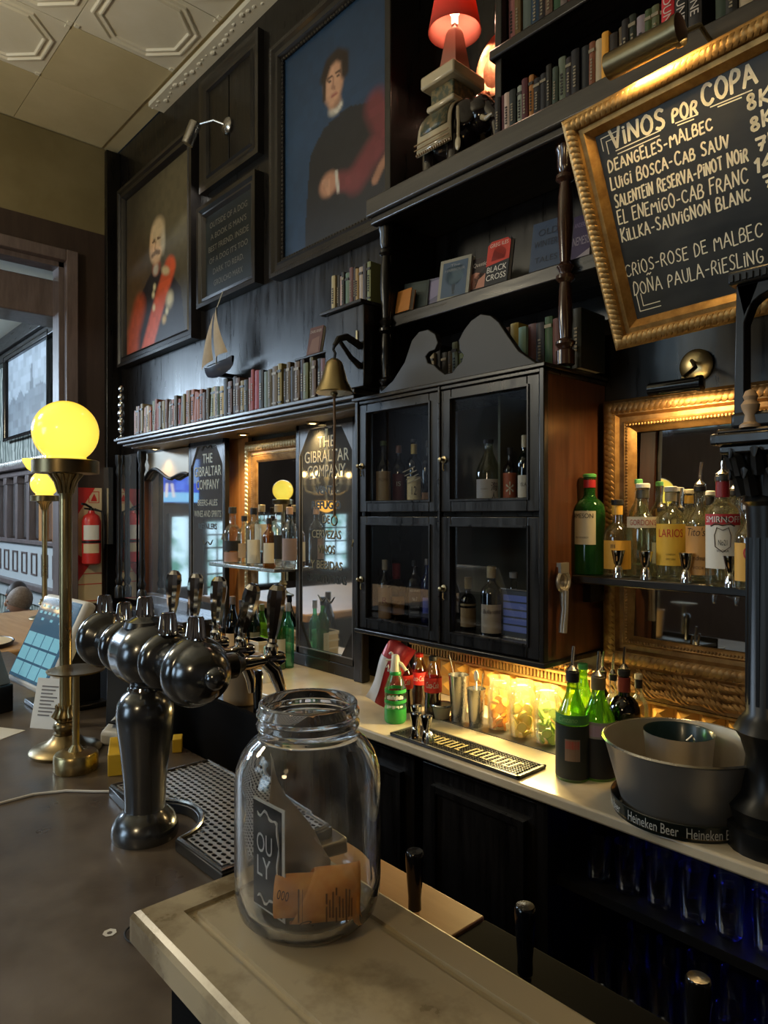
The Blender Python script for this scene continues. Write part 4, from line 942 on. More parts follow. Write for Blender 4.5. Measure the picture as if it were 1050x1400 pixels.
o_ = nt.nodes.new('ShaderNodeOutputMaterial'); a_ = nt.nodes.new('ShaderNodeBsdfTranslucent'); b_ = nt.nodes.new('ShaderNodeBsdfDiffuse'); x_ = nt.nodes.new('ShaderNodeMixShader')
a_.inputs[0].default_value = (.7, .13, .08, 1); b_.inputs[0].default_value = (.62, .18, .14, 1); x_.inputs[0].default_value = .45
nt.links.new(a_.outputs[0], x_.inputs[1]); nt.links.new(b_.outputs[0], x_.inputs[2]); nt.links.new(x_.outputs[0], o_.inputs[0])
obj('shade', sd, shd, lmp).modifiers.new('solid', 'SOLIDIFY').thickness = .002
obj('bulb', MB().ball((0, 0, .255), .024, 14, 8, (1, 1, 1.3)).lathe([(.012, .195), (.012, .23)], 10), M('lit_bulb', (1, .8, .6), .3, emit=((1, .62, .38), 9)), lmp)
lamp('red_lamp_light', 'POINT', (-1.705, 1.905, ZM + .392 + .215), 7, (1, .62, .40), size=.02)
cg = thing('copper_disc', 'round embossed copper tray leaning on the wall behind the red lamp', 'tray', (-1.592, 2.03, ZM + .44)); cg.scale = (.7, 1, .85)
obj('disc', MB().lathe([(0, 0), (.10, .003), (.12, .012), (.15, .014), (.155, .006)], 32, RX(pi / 2 - .1)), M('hammered_copper', (.55, .26, .14), .35, .8, col2=(.42, .16, .08), nscale=9, bump=.5, bscale=25, dist=.004), cg)
obj('prop', MB().box(-.02, .02, .01, .05, -.517, -.12), WOOD, cg)
# ------------------------------------------------------------------ far left: extinguisher, next-room things, people
ey0, ey1 = PX(100, CV, -5.42).y, PX(138, CV, -5.42).y
zt, zb = PX(120, 667, -5.42).z, PX(120, 825, -5.42).z
EB = thing('extinguisher_board', 'cream and red safety board on the dark wall end beside the opening', 'sign', (-5.415, ey0, zb))
W_, H_ = ey1 - ey0, zt - zb
def on_left(mb): return mb.xf(RZ(pi / 2))       # local x,z facing -y  ->  faces +x, runs along +y
obj('board', on_left(MB().box(0, W_, -.012, 0, 0, H_)), CREAMP, EB)
obj('red_corner', on_left(MB().prism([(0, H_), (W_ * .75, H_), (0, H_ * .72)], -.014, -.012).prism([(0, H_ * .18), (0, H_ * .45), (W_ * .6, H_ * .35), (W_ * .15, H_ * .2)], -.014, -.012)), RED, EB)
obj('pictogram', on_left(MB().box(W_ * .52, W_ * .9, -.0145, -.012, H_ * .87, H_ * .875).box(W_ * .52, W_ * .9, -.0145, -.012, H_ * .965, H_ * .97).box(W_ * .52, W_ * .54, -.0145, -.012, H_ * .87, H_ * .97).box(W_ * .88, W_ * .9, -.0145, -.012, H_ * .87, H_ * .97).prism([(W_ * .6, H_ * .885), (W_ * .82, H_ * .885), (W_ * .8, H_ * .91), (W_ * .72, H_ * .95), (W_ * .66, H_ * .92)], -.0145, -.012)), RED, EB)
obj('ruled_lines', on_left(MB().box(0, W_, -.0135, -.012, H_ * .255, H_ * .262).box(0, W_, -.0135, -.012, H_ * .165, H_ * .172).box(W_ * .03, W_ * .97, -.0135, -.012, H_ * .02, H_ * .026)), RED, EB)
ex = thing('fire_extinguisher', 'red fire extinguisher hanging on the cream and red board', 'extinguisher', (-5.345, (ey0 + ey1) / 2 + .005, zb + H_ * .34))
obj('cylinder', MB().lathe([(.05, 0), (.066, .012), (.068, .03), (.068, .33), (.055, .37), (.026, .39), (.022, .41)], 24), RED, ex)
obj('label', MB().lathe([(.0687, .19), (.0687, .30)], 16, a0=-.9 - .35, a1=.9 - .35, cap=False), PAPER, ex)
obj('label', MB().lathe([(.0687, .09), (.0687, .16)], 16, a0=-.9 - .35, a1=.9 - .35, cap=False), CREAMP, ex)
obj('label_band', MB().lathe([(.0689, .165), (.0689, .183)], 24, cap=False), BLACK, ex)
obj('valve', MB().lathe([(.018, .40), (.018, .43)], 12).tube([(0, 0, .43), (.02, -.05, .455), (.03, -.08, .46)], .009, 6).tube([(0, 0, .42), (.03, -.06, .425)], .007, 6), BLACK, ex)
obj('hose', MB().tube([(0, .02, .42), (.02, .075, .40), (.03, .085, .25), (.02, .08, .12)], .010, 8), RUBBER, ex)
obj('wall_hook', MB().box(-.075, -.06, -.02, .02, .28, .34), STEEL, ex)
cs = MB(); 
for k in range(7): cs.ball((-4.60, 1.80, 2.13 + .055 * k), .022 - .002 * abs(k - 3), 10, 6, (1, 1, 1.5))
cs.lathe([(.03, 0), (.03, .01), (.012, .02)], 12, T((-4.60, 1.80, 2.12)))
solo('turned_finial', cs, CHROME, 'small silvered turned finial at the left end of the long book shelf', 'ornament')
# picture on the wallpaper, wall lamp, television, chandelier
pic = Paint(60, 40, (.30, .33, .36)); pic.ell(.5, 0, .8, .5, (.42, .46, .50), soft=.6)
pic.poly([(0, .62), (.12, .5), (.2, .56), (.33, .45), (.4, .55), (.55, .5), (.58, .2), (.61, .2), (.64, .5), (.8, .46), (1, .56), (1, 1), (0, 1)], (.16, .18, .20)); pic.ell(.5, .9, .6, .2, (.22, .24, .26), soft=.5); pic.grain(.5, 3)
picture('framed grey print of a steeple and rooftops on the patterned wallpaper', XY(10, 2.0), XY(71, 2.0), EYE + .78, EYE + 1.70, 2.0, .05, pic.im, .4, cat='print', mat=BLACKG)
GLOBE = bpy.data.materials.new('glowing_amber_globe'); GLOBE.use_nodes = True; nt = GLOBE.node_tree; p = nt.nodes['Principled BSDF']
p.inputs['Base Color'].default_value = (.8, .6, .12, 1); p.inputs['Roughness'].default_value = .2; p.inputs['Coat Weight'].default_value = .5
lw = nt.nodes.new('ShaderNodeLayerWeight'); lw.inputs[0].default_value = .4; cr = nt.nodes.new('ShaderNodeValToRGB')
cr.color_ramp.elements[0].color = (1, .80, .10, 1); cr.color_ramp.elements[1].color = (.92, .55, .035, 1)
nt.links.new(lw.outputs['Facing'], cr.inputs[0]); nt.links.new(cr.outputs[0], p.inputs['Emission Color']); p.inputs['Emission Strength'].default_value = 1.3
q = PY(48, 632, 1.9)
sc_ = thing('wall_lamp', 'small amber half-globe wall lamp in the next room behind the near globe lamp', 'lamp', (q.x, 1.9, q.z))
obj('shade', MB().lathe([(.03, -.09), (.07, -.06), (.105, 0), (.11, .03)], 18), GLOBE, sc_)
obj('arm', MB().tube([(0, 0, -.09), (.0, .04, -.14), (0, .11, -.10)], .012, 8), BRASS, sc_)
tvp = Paint(80, 56, (.04, .10, .62)); tvp.poly([(0, .78), (1, .78), (1, 1), (0, 1)], (.22, .55, .85)); tvp.poly([(.62, .05), (1, 0), (1, .55), (.66, .6)], (.18, .30, .55))
tvp.poly([(.03, .14), (.2, .12), (.2, .17), (.03, .19)], (.5, .7, 1)); tvp.poly([(.03, .3), (.2, .28), (.2, .33), (.03, .35)], (.5, .7, 1)); tvp.poly([(.45, .52), (.6, .5), (.6, .72), (.45, .72)], (.1, .2, .8))
tvp.ell(.33, .18, .03, .045, (.75, .65, .6)); tvp.poly([(.28, .24), (.39, .24), (.40, .48), (.28, .48)], (.80, .88, 1)); tvp.line([(.30, .27), (.22, .36), (.30, .42)], .02, (.8, .75, .75)); tvp.poly([(.27, .48), (.41, .48), (.40, .60), (.28, .60)], (.05, .08, .35))
tvp.line([(.30, .6), (.29, .86)], .022, (.8, .72, .7)); tvp.line([(.38, .6), (.41, .86)], .022, (.8, .72, .7))
tv = thing('television', 'wall television showing a blue sports picture, seen in the left mirror', 'television', (-9.99, -1.15, 1.80))
obj('casing', on_left(MB().box(-.02, 1.0, -.06, 0, -.02, .70)), BLACK, tv)
so = obj('screen', painted(tvp.im[:, ::-1], .98, .68), attr_mat('television_picture', .2, 0, 1.3), tv); so.rotation_euler.z = pi / 2; so.location = (.062, 0, 0)
ch = thing('chandelier', 'small brass candle chandelier in the room, seen in the right lettered mirror', 'chandelier', (-5.9, -.57, 1.94))
obj('stem', MB().lathe([(.012, -.1), (.03, -.06), (.014, 0), (.03, .06), (.012, .12), (.010, 2.5)], 12), BRASS, ch)
FL = M('candle_bulb', (1, .8, .5), .3, emit=((1, .66, .25), 14))
for k in range(6):
    a = 2 * pi * k / 6; c, s = cos(a), sin(a)
    ar = obj('arm', MB().tube([(.02 * c, .02 * s, -.04), (.12 * c, .12 * s, -.11), (.22 * c, .22 * s, -.07), (.24 * c, .24 * s, 0)], .009, 6).lathe([(.03, 0), (.03, .01)], 10, T((.24 * c, .24 * s, 0))), BRASS, ch)
    obj('candle', MB().tube([(.24 * c, .24 * s, .01), (.24 * c, .24 * s, .08)], .011, 8), CREAMP, ar)
    obj('flame_bulb', MB().ball((.24 * c, .24 * s, .105), .018, 8, 6, (1, 1, 1.6)), FL, ar)
obj('amber_bowl', MB().lathe([(.02, -.30), (.09, -.27), (.11, -.22), (.11, -.18)], 16), M('glowing_amber_glass', (.8, .4, .05), .3, emit=((1, .45, .05), 1.6)), ch)
obj('lower_stem', MB().tube([(0, 0, -.06), (0, 0, -.2)], .008, 6), BRASS, ch)
# seated pair at a table under the wallpaper wall
def limb(mb_verts, edges, radii, name, mat, parent, sub=1):
    me = bpy.data.meshes.new(name); me.from_pydata(mb_verts, edges, []); me.materials.append(mat)
    o = bpy.data.objects.new(name, me); COL.objects.link(o); o.parent = parent
    m = o.modifiers.new('skin', 'SKIN'); m.use_smooth_shade = True
    for i, r in enumerate(radii): me.skin_vertices[0].data[i].radius = (r, r) if not isinstance(r, tuple) else r
    me.skin_vertices[0].data[0].use_root = True
    s_ = o.modifiers.new('sub', 'SUBSURF'); s_.levels = sub; s_.render_levels = sub
    return o
SKIN = M('skin', (.45, .26, .18), .5)
def sitter(label, loc, rz, hair, jacket, lean):
    t = thing('person', label, 'person', loc, rz)
    f = lean                                        # forward lean of the chest towards local -y
    V = [(0, 0, .47), (0, -.04 - f * .3, .68), (0, -.10 - f * .8, .86), (0, -.12 - f, .96), (0, -.15 - f * 1.1, 1.01),
         (.19, -.10 - f * .8, .87), (.24, -.22 - f, .70), (.14, -.40 - f, .75), (.10, -.47 - f, .76),
         (-.19, -.10 - f * .8, .87), (-.24, -.22 - f, .70), (-.14, -.40 - f, .75), (-.10, -.47 - f, .76),
         (.10, -.02, .46), (.11, -.42, .46), (.11, -.42, .08), (.11, -.50, .03), (-.10, -.02, .46), (-.11, -.42, .46), (-.11, -.42, .08), (-.11, -.50, .03)]
    E = [(0, 1), (1, 2), (2, 3), (3, 4), (2, 5), (5, 6), (6, 7), (7, 8), (2, 9), (9, 10), (10, 11), (11, 12), (0, 13), (13, 14), (14, 15), (15, 16), (0, 17), (17, 18), (18, 19), (19, 20)]
    R = [.13, (.14, .11), (.15, .11), .055, .055, .065, .05, .04, .035, .065, .05, .04, .035, .09, .075, .05, .04, .09, .075, .05, .04]
    limb(V, E, R, 'body', jacket, t)
    hx, hy, hz = 0, -.19 - f * 1.15, 1.10 - abs(f) * .1
    hd = MB(); hd.ball((hx, hy, hz), .095, 18, 12, (.8, 1, 1.22)); hd.tube([(hx, hy + .04, hz - .06), (hx, hy + .06, hz - .15)], [.05, .055], 10)
    hd.ball((hx, hy - .098, hz - .015), .016, 8, 6, (.8, 1, 1.5)); hd.ball((hx, hy - .085, hz - .058), .02, 8, 5, (1.4, .5, .4))
    for s in (-1, 1): hd.ball((hx + s * .076, hy, hz), .022, 8, 6, (.4, .8, 1.2)); hd.ball((hx + s * .03, hy - .088, hz + .015), .012, 6, 4)
    obj('head', hd, SKIN, t)
    hr = MB().lathe([(.108 * sin(a), .108 * cos(a)) for a in [1e-3, .3, .6, .9, 1.2, 1.5, 1.8, 2.05]], 18, T((hx, hy + .016, hz + .012)) @ RX(-.35) @ SCL(.84, 1.02, 1.22), cap=False)
    obj('hair', hr, hair, t)
    for s in (-1, 1):
        hn = MB().ball((s * .09, -.52 - f, .772), .035, 10, 6, (.8, 1.1, .5))
        for k in range(4): hn.tube([(s * .09 + (k - 1.5) * .017, -.54 - f, .775), (s * .085 + (k - 1.5) * .018, -.58 - f, .778), (s * .08 + (k - 1.5) * .018, -.60 - f + .006 * abs(k - 1), .77)], [.009, .008, .006], 6)
        hn.tube([(s * .06, -.50 - f, .775), (s * .035, -.53 - f, .778), (s * .03, -.555 - f, .775)], [.010, .009, .007], 6)
        obj('hand', hn, SKIN, t)
    return t
HAIRA = M('grey_brown_hair', (.16, .11, .08), .6, col2=(.26, .2, .15), nscale=60); HAIRB = M('dark_hair', (.03, .02, .016), .5); NAVY = M('dark_navy_jacket', (.012, .014, .022), .8)
sitter('person with grey-brown hair in a dark jacket bent over a table in the next room', (-5.92, 1.72, 0), radians(-8), HAIRA, NAVY, .05).scale = (.85, .85, .85)
sitter('person with dark hair at the left picture edge, seated beyond the grey-brown-haired one', (-6.48, 1.74, 0), radians(35), HAIRB, NAVY, .0).scale = (.85, .85, .85)
bnc = thing('bench', 'dark bench along the wallpaper wall under the seated pair', 'bench', (-6.45, 1.78, 0))
obj('seat', MB().box(-.75, .75, -.18, .16, .25, .29), WOOD, bnc, bevel=.006)
for x in (-.65, .65): obj('leg', MB().box(x - .03, x + .03, -.15, .13, 0, .25), WOOD, bnc)
tb = thing('dining_table', 'dark table in the next room in front of the seated pair', 'table', (-6.4, 1.10, 0))
obj('tabletop', MB().box(-.75, .75, -.32, .24, .60, .635), WOOD, tb, bevel=.008)
for x in (-.66, .66):
    for y in (-.26, .18): obj('leg', MB().box(x - .025, x + .025, y - .025, y + .025, 0, .60), WOOD, tb)

# ------------------------------------------------------------------ globe lamps on the bar
def globe_lamp(label, loc, k=1.0, first=None):
    if first:
        c = copy_tree(first); c.location = loc; c['label'] = label; c.scale = (k, k, k); return c
    t = thing('globe_lamp', label, 'lamp', loc, group='globe lamps on the bar')
    obj('base', MB().lathe([(.084, 0), (.087, .008), (.082, .014), (.062, .020), (.044, .030), (.034, .040), (.028, .048)], 32), DBRASS, t)
    obj('knop', MB().lathe([(.028, .046), (.030, .050), (.024, .053), (.029, .060), (.0305, .068), (.027, .076), (.022, .080), (.026, .083), (.022, .088)], 24), DBRASS, t)
    lf = MB()
    for j in range(14):
        a = 2 * pi * j / 14; lf.tube([(.021 * cos(a), .021 * sin(a), .086), (.028 * cos(a), .028 * sin(a), .094), (.021 * cos(a), .021 * sin(a), .110), (.024 * cos(a), .024 * sin(a), .122)], [.004, .007, .004, .002], 6)
    obj('leaf_cup', lf, BRASS, t)
    obj('pole', MB().lathe([(.0148, .088), (.0148, .68)], 20), BRASS, t)
    fl = MB().lathe([(.0150, .65), (.017, .68), (.026, .70), (.038, .715)], 20)
    for j in range(12):
        a = 2 * pi * j / 12; fl.tube([(.016 * cos(a), .016 * sin(a), .665), (.025 * cos(a), .025 * sin(a), .695), (.040 * cos(a), .040 * sin(a), .715)], .0045, 5)
    obj('fluted_collar', fl, BRASS, t)
    obj('gallery', MB().lathe([(.05, .714), (.080, .716), (.080, .748), (.076, .75), (.052, .752)], 36), DBRASS, t)
    obj('globe', MB().lathe([(.050, .752)] + [(.080 * sin(a), .822 - .080 * cos(a)) for a in [.66 + 2.48 * j / 17 for j in range(18)]], 32), GLOBE, t)
    return t
lp = globe_lamp('near tall brass lamp with a glowing amber globe on the dark bar', (-1.86, .585, ZB))
globe_lamp('smaller-looking amber globe lamp on the pale side counter, behind the near one', (-4.30, 1.235, ZB), .96, lp)
cst = thing('cup_stand', 'small brass pedestal with a flat disc top in front of the globe lamp base', 'stand', (PZ(104, 1052, ZB).x, PZ(104, 1052, ZB).y, ZB))
obj('base', MB().lathe([(.048, 0), (.05, .004), (.05, .036), (.046, .042), (.018, .046), (.009, .06)], 28), BRASS, cst)
obj('stem', MB().lathe([(.0085, .045), (.0075, .22), (.010, .228)], 14), BRASS, cst)
obj('dish', MB().lathe([(.010, .226), (.03, .229), (.064, .236), (.066, .240), (.060, .240), (.02, .2365), (.001, .2365)], 30), DBRASS, cst)

# ------------------------------------------------------------------ beer tap tower
TX, TY = -1.275, .545
tw = thing('beer_tower', 'gunmetal T-shaped beer tower with five chrome tap handles on the bar', 'beer tower', (TX, TY, ZB))
obj('base', MB().lathe([(.060, 0), (.062, .010), (.060, .024), (.052, .040), (.043, .048), (.039, .053)], 36), GUN, tw)
obj('column', MB().lathe([(.038, .050), (.037, .062), (.039, .10), (.045, .16), (.051, .205), (.0535, .232), (.051, .252), (.042, .268), (.030, .277), (.0275, .286), (.0275, .292)], 36), GUN, tw)
obj('neck_ring', MB().lathe([(.031, .276), (.033, .280), (.031, .285)], 30), CHROME, tw)
HZ = .346
half = [(.060, 0), (.062, .015), (.060, .032), (.053, .048), (.043, .058), (.037, .062), (.036, .074), (.046, .078), (.052, .086), (.0535, .096), (.051, .106), (.042, .114), (.034, .117), (.0335, .172), (.037, .176), (.050, .181), (.0575, .190), (.060, .201), (.059, .212), (.055, .221), (.0535, .2225), (.052, .224), (.0505, .232), (.044, .247), (.034, .258), (.022, .265), (.017, .267)]
prof = [(r, -z) for r, z in reversed(half)] + half[1:]
obj('cross_tube', MB().lathe(prof, 40, T((0, 0, HZ)) @ RY(pi / 2)), GUN, tw)
for s in (-1, 1): obj('end_knob', MB().ball((s * .272, 0, HZ), .019, 16, 10), GUN, tw)
obj('dome_cap', MB().lathe([(.040, HZ + .052), (.036, HZ + .062), (.022, HZ + .070), (.012, HZ + .072)], 28), GUN, tw)
kb = MB(); ns = 20
for k, (r, z) in enumerate(((.0172, 0), (.0170, .006), (.0135, .034), (.0112, .038), (.001, .039))):
    for i in range(ns * 2):
        a = pi * i / ns; rr = r * (1 if i % 2 or k in (0, 4) else .80); kb.v.append((rr * cos(a), rr * sin(a), z))
for k in range(4):
    for i in range(ns * 2): j = (i + 1) % (ns * 2); kb.f.append((k * ns * 2 + i, k * ns * 2 + j, (k + 1) * ns * 2 + j, (k + 1) * ns * 2 + i))
kbm = finish(kb.mesh('cap_knob'), ang=25)
taps = [-.206, -.10, .0, .10, .206]
for i, s in enumerate(taps):
    o = obj('cap_knob', kbm, CHROME, tw); o.location = (s, 0, HZ + (.055 if abs(s) > .15 else .050 if s else .070))
    tp = obj('tap_collar', MB().lathe([(.022, .030), (.0225, .072), (.017, .078), (.012, .09)], 18, T((s, 0, HZ)) @ RX(-pi / 2)), BLACK, tw)
    bd = MB().lathe([(.012, .085), (.013, .10), (.010, .12), (.012, .15), (.014, .165), (.010, .175), (0, .178)], 16, T((s, 0, HZ)) @ RX(-pi / 2))
    bd.tube([(s, .135, HZ), (s, .155, HZ - .02), (s, .17, HZ - .06), (s, .172, HZ - .085)], [.012, .0135, .010, .0065], 14)
    bd.lathe([(.009, 0), (.012, .006), (.012, .018), (.007, .024)], 14, T((s, .15, HZ + .006)))
    obj('faucet', bd, CHROME, tp)
    tilt = [0, 0, 0, radians(18), radians(5)][i]
    hd = MB().lathe([(.007, 0), (.010, .006), (.008, .012), (.012, .030), (.0165, .070), (.0175, .088), (.0155, .102), (.009, .110), (.001, .112)], 10, T((s, .15, HZ + .026)) @ RY(tilt) @ RX(-.06))
    obj('tap_handle', hd, M('chrome_tap_handle', (.62, .62, .62), .1, 1.), tp, ang=20)
# drip tray with a notch round the tower
dt = thing('drip_tray', 'black drip tray with a perforated steel grid and a notch round the beer tower', 'tray', (0, 0, ZB + .0005))
x0, x1, y0, y1 = -1.505, -1.012, .562, .802; NR = .098
nt_ = [(TX + NR * cos(a), TY + NR * sin(a)) for a in [radians(d) for d in range(8, 180, 12)]]
out = [(x0, y0), (x0, y1), (x1, y1), (x1, y0)] + nt_
obj('tray', plate(out, 0, .020), BLACK, dt, bevel=.002)
rim = MB(); o2 = [(x0 + .008, y0 + .004), (x0 + .008, y1 - .008), (x1 - .008, y1 - .008), (x1 - .008, y0 + .004)] + [(TX + (NR + .008) * cos(a), TY + (NR + .008) * sin(a)) for a in [radians(d) for d in range(10, 176, 12)]]
rim.tube([(x, y, .023) for x, y in o2 + o2[:1]], .0035, 6)
obj('grid_rim', rim, STEEL, dt)
gm = MB(); cw, chh = .0158, .0135
def hole_ok(x, y): return hypot(x - TX, y - TY) > NR + .016
r_ = 0; y = y0 + .012 + chh / 2
while y < y1 - .012:
    x = x0 + .014 + cw / 2 + (cw / 2 if r_ % 2 else 0)
    while x < x1 - .014:
        if hole_ok(x, y):
            n = len(gm.v); a_, b_ = cw / 2, chh / 2
            for px, py in ((-a_, -b_), (0, -b_), (a_, -b_), (a_, b_), (0, b_), (-a_, b_)): gm.v.append((x + px, y + py, .0235))
            for px, py in ((-.0064, -.0022), (0, -.0047), (.0064, -.0022), (.0064, .0022), (0, .0047), (-.0064, .0022)): gm.v.append((x + px, y + py, .0235))
            for i in range(6): gm.f.append((n + i, n + (i + 1) % 6, n + 6 + (i + 1) % 6, n + 6 + i))
        x += cw
    y += chh; r_ += 1
g_ = obj('perforated_grid', gm, M('bright_steel_grid', (.82, .80, .76), .42, 1.), dt, smooth=False)
g_.modifiers.new('solid', 'SOLIDIFY').thickness = .0015
obj('tray_floor', plate([(x0 + .012, y0 + .10), (x0 + .012, y1 - .012), (x1 - .012, y1 - .012), (x1 - .012, y0 + .10)], .0201, .0205), BLACK, dt)  # thin black sheet just under the grid, same plastic as the tray

# ------------------------------------------------------------------ till tablet and clutter at the left of the bar
tab = thing('till_tablet', 'white-framed tilted touchscreen till reflecting the windows, behind the globe lamp', 'screen', (-2.33, .67, ZB)); tab.scale = (1.2, 1.2, 1.2)
mt = T((0, 0, .175)) @ RZ(radians(4)) @ RX(radians(-25))
obj('casing', MB().box(-.135, .135, 0, .035, -.125, .125, mt), WHITE, tab, bevel=.012)
sp2 = Paint(40, 32, (.03, .09, .15)); sp2.poly([(0, .45), (1, .52), (1, 1), (0, 1)], (.10, .30, .42)); 
scr = obj('screen', MB().box(-.122, .122, -.003, .0, -.108, .114, mt), M('lit_till_screen', (.02, .03, .04), .05, coat=.6, emit=((.10, .25, .40), .35)), tab)
ui = MB()
for k in range(7):
    for j in range(2 + k % 2): ui.box(-.105 + k * .03, -.09 + k * .03, -.004, -.003, .085 - j * .018, .092 - j * .018, mt)
for j in range(3):
    for k in range(4): ui.box(-.115 + k * .058, -.064 + k * .058, -.004, -.003, -.10 + j * .040, -.066 + j * .040, mt)
obj('screen_tiles', ui, M('till_tiles', (.1, .2, .25), .1, emit=((.22, .55, .68), .55)), scr)
obj('stand', MB().box(-.05, .07, .04, .12, .012, .17).box(-.08, .10, -.03, .13, 0, .014), BLACK, tab, bevel=.004)
pt = PZ(48, 1012, ZB)
pr_ = thing('receipt_card', 'white upright menu card with fine grey print leaning below the till screen', 'card', (-2.10, .60, ZB), radians(35))
mt = RX(radians(-14))
obj('card', MB().box(-.045, .045, 0, .004, 0, .14, mt), WHITE, pr_)
ln = MB()
for k in range(9): ln.box(-.026, .028 - .008 * (k % 3), -.001, 0, .115 - k * .010, .119 - k * .010, mt)
obj('print', ln, M('grey_print', (.2, .2, .22), .7), pr_)
sg = thing('menu_stand', 'tall black sloping display stand behind the brass lamp', 'stand', (-1.93, .76, ZB), radians(20))
obj('panel', MB().prism([(-.06, 0), (.055, 0), (.08, .23), (-.05, .23)], -.01, .03), BLACK, sg, bevel=.004)
obj('edge', MB().prism([(.055, 0), (.062, 0), (.09, .235), (.08, .235)], -.012, .032), WHITE, sg)
pk = thing('card_machine', 'grey-white card machine with a paper slot right of the lamp base', 'machine', (-1.86, .775, ZB), radians(-60))
obj('body', MB().prism([(-.10, 0), (.10, 0), (.10, .035), (.02, .075), (-.10, .06)], -.045, .045), M('grey_white_plastic', (.5, .5, .48), .45), pk, bevel=.008)
obj('paper_slip', MB().box(-.09, .02, -.035, .035, .066, .074), PAPER, pk)
obj('keypad', MB().box(.03, .085, -.03, .03, .055, .0585, T((0, 0, 0)) @ RY(radians(0))), BLACK, pk)
yb = PZ(165, 1052, ZB)
yx = thing('yellow_box', 'small yellow cardboard box with black scrawl beside the beer tower', 'box', (yb.x, yb.y + .01, ZB), radians(-25))
YEL = M('yellow_card', (.72, .46, .03), .5)
obj('box', MB().prism([(-.045, 0), (.045, 0), (.045, .05), (-.02, .072), (-.045, .06)], -.035, .035), YEL, yx, bevel=.002)
obj('scrawl', MB().tube([(-.03, -.036, .05), (-.015, -.036, .045), (-.005, -.036, .052), (.01, -.036, .044), (.03, -.036, .046)], .002, 5), BLACK, yx)
yt = PZ(240, 1032, ZB)
cup = solo('yellow_packet', MB().box(-.022, .022, -.012, .012, 0, .035), YEL, 'small yellow sachet standing behind the beer tower column', 'packet', bevel=.002); cup.location = (yt.x - .03, yt.y + .02, ZB); cup.rotation_euler.z = -.5
gb = PZ(10, 985, ZB)
gx = thing('grey_box', 'dark grey slope-topped box at the left picture edge on the bar', 'box', (-2.42, .50, ZB), radians(20))
obj('body', MB().box(-.09, .09, -.06, .06, 0, .085), BLACK, gx, bevel=.004)
obj('sloping_lid', MB().prism([(-.085, .086), (.085, .086), (.03, .19), (-.085, .19)], -.055, .055), M('grey_card_lid', (.16, .155, .15), .6), gx, bevel=.003)
pa = solo('paper_sheet', MB().box(-.09, .09, -.13, .13, 0, .0012), PAPER, 'loose pale paper sheet lying at the left picture edge on the bar', 'paper'); pa.location = (-2.13, .40, ZB); pa.rotation_euler.z = radians(30)
rt_ = thing('round_tray', 'round dark-rimmed tray on the pale side counter behind the till', 'tray', (-3.62, .72, ZB))
obj('plate', MB().lathe([(0, .004), (.15, .004), (.17, .012), (.172, .02)], 32), CREAMP, rt_); obj('rim', MB().lathe([(.168, .010), (.178, .022), (.182, .020), (.172, .002)], 32), BLACK, rt_)
cbp = [PZ(u, v, ZB + .003) for u, v in ((-60, 1112), (0, 1098), (45, 1086), (90, 1081), (130, 1082), (158, 1082))]
cp_ = [tuple(p_) for p_ in cbp]; cp_.append((-1.51, .60, ZB + .004))
solo('white_cable', MB().tube(cp_, .0028, 8), WHITE, 'thin white cable snaking across the dark bar to the drip tray', 'cable')
rb = PZ(190, 1277, ZB + .003)
solo('rubber_band', MB().tube([(rb.x + .026 * cos(a), rb.y + .018 * sin(a), ZB + .003) for a in [2 * pi * k / 24 for k in range(25)]], .0015, 6, cap=False), RUBBER, 'thin dark elastic ring on the bar beside the marble ledge', 'band')
stn = MB()
q = PZ(150, 1275, ZB + .0006); stn.lathe([(.004, 0), (.010, .0004)], 7, T((q.x, q.y, ZB + .0004)), cap=False)
obj('paint_chip', stn, PAPER, bar)

# ------------------------------------------------------------------ tip jar
JX, JY = -.575, .418
jr = thing('tip_jar', 'large clear glass screw-neck jar for tips on the marble ledge', 'jar', (JX, JY, ZS))
op = [(.0, .0), (.050, .0), (.062, .004), (.070, .013), (.0735, .026), (.0745, .045), (.0745, .135), (.073, .152), (.068, .166), (.060, .177), (.053, .183), (.0505, .187), (.0505, .192), (.0525, .194), (.0530, .197), (.0510, .2005), (.0510, .204), (.0528, .206), (.0528, .209), (.0505, .212), (.0505, .217), (.0490, .219)]
ip = [(.0465, .219), (.0455, .216), (.0460, .19), (.048, .186), (.056, .178), (.064, .166), (.0690, .152), (.0705, .135), (.0705, .045), (.069, .028), (.064, .015), (.055, .009), (.0, .007)]
obj('glass', MB().lathe(op + ip, 56, cap=False), GLASS, jr, ang=60)
cd = thing('tip_card', 'black card with white lettering and scrolls standing inside the jar', 'card', (JX - .012, JY - .040, ZS + .0085), radians(4))
BKC = M('black_card', (.012, .012, .012), .5)
obj('card', MB().box(-.026, .026, 0, .0012, 0, .112), PAPER, cd)
obj('black_face', MB().box(-.026, .0215, -.0006, 0, .003, .109), BKC, cd)
WPR = M('white_print', (.75, .74, .70), .6)
lettering('lettering', 'OU', WPR, cd, T((-.0055, -.0008, .060)), h=.020, wdt=.026); lettering('lettering', 'LY', WPR, cd, T((-.0065, -.0008, .036)), h=.020, wdt=.023)
fl = MB()
for zz, s in ((.100, -1), (.013, 1)):
    fl.tube([(-.018 + .0026 * k, -.0009, zz + s * (.0035 * sin(k * .9)) + (0 if k < 9 else s * .002 * (k - 9))) for k in range(14)], [.0005 + .0011 * abs(sin(k * .9)) for k in range(14)], 5)
fl.tube([(.0165 + .0014 * sin(k * .9), -.0009,       .016 + k * .0063) for k in range(14)], [.0004 + .001 * abs(sin(k * .7)) for k in range(14)], 5)
obj('scroll_border', fl, WPR, cd)
pp_ = MB(); 
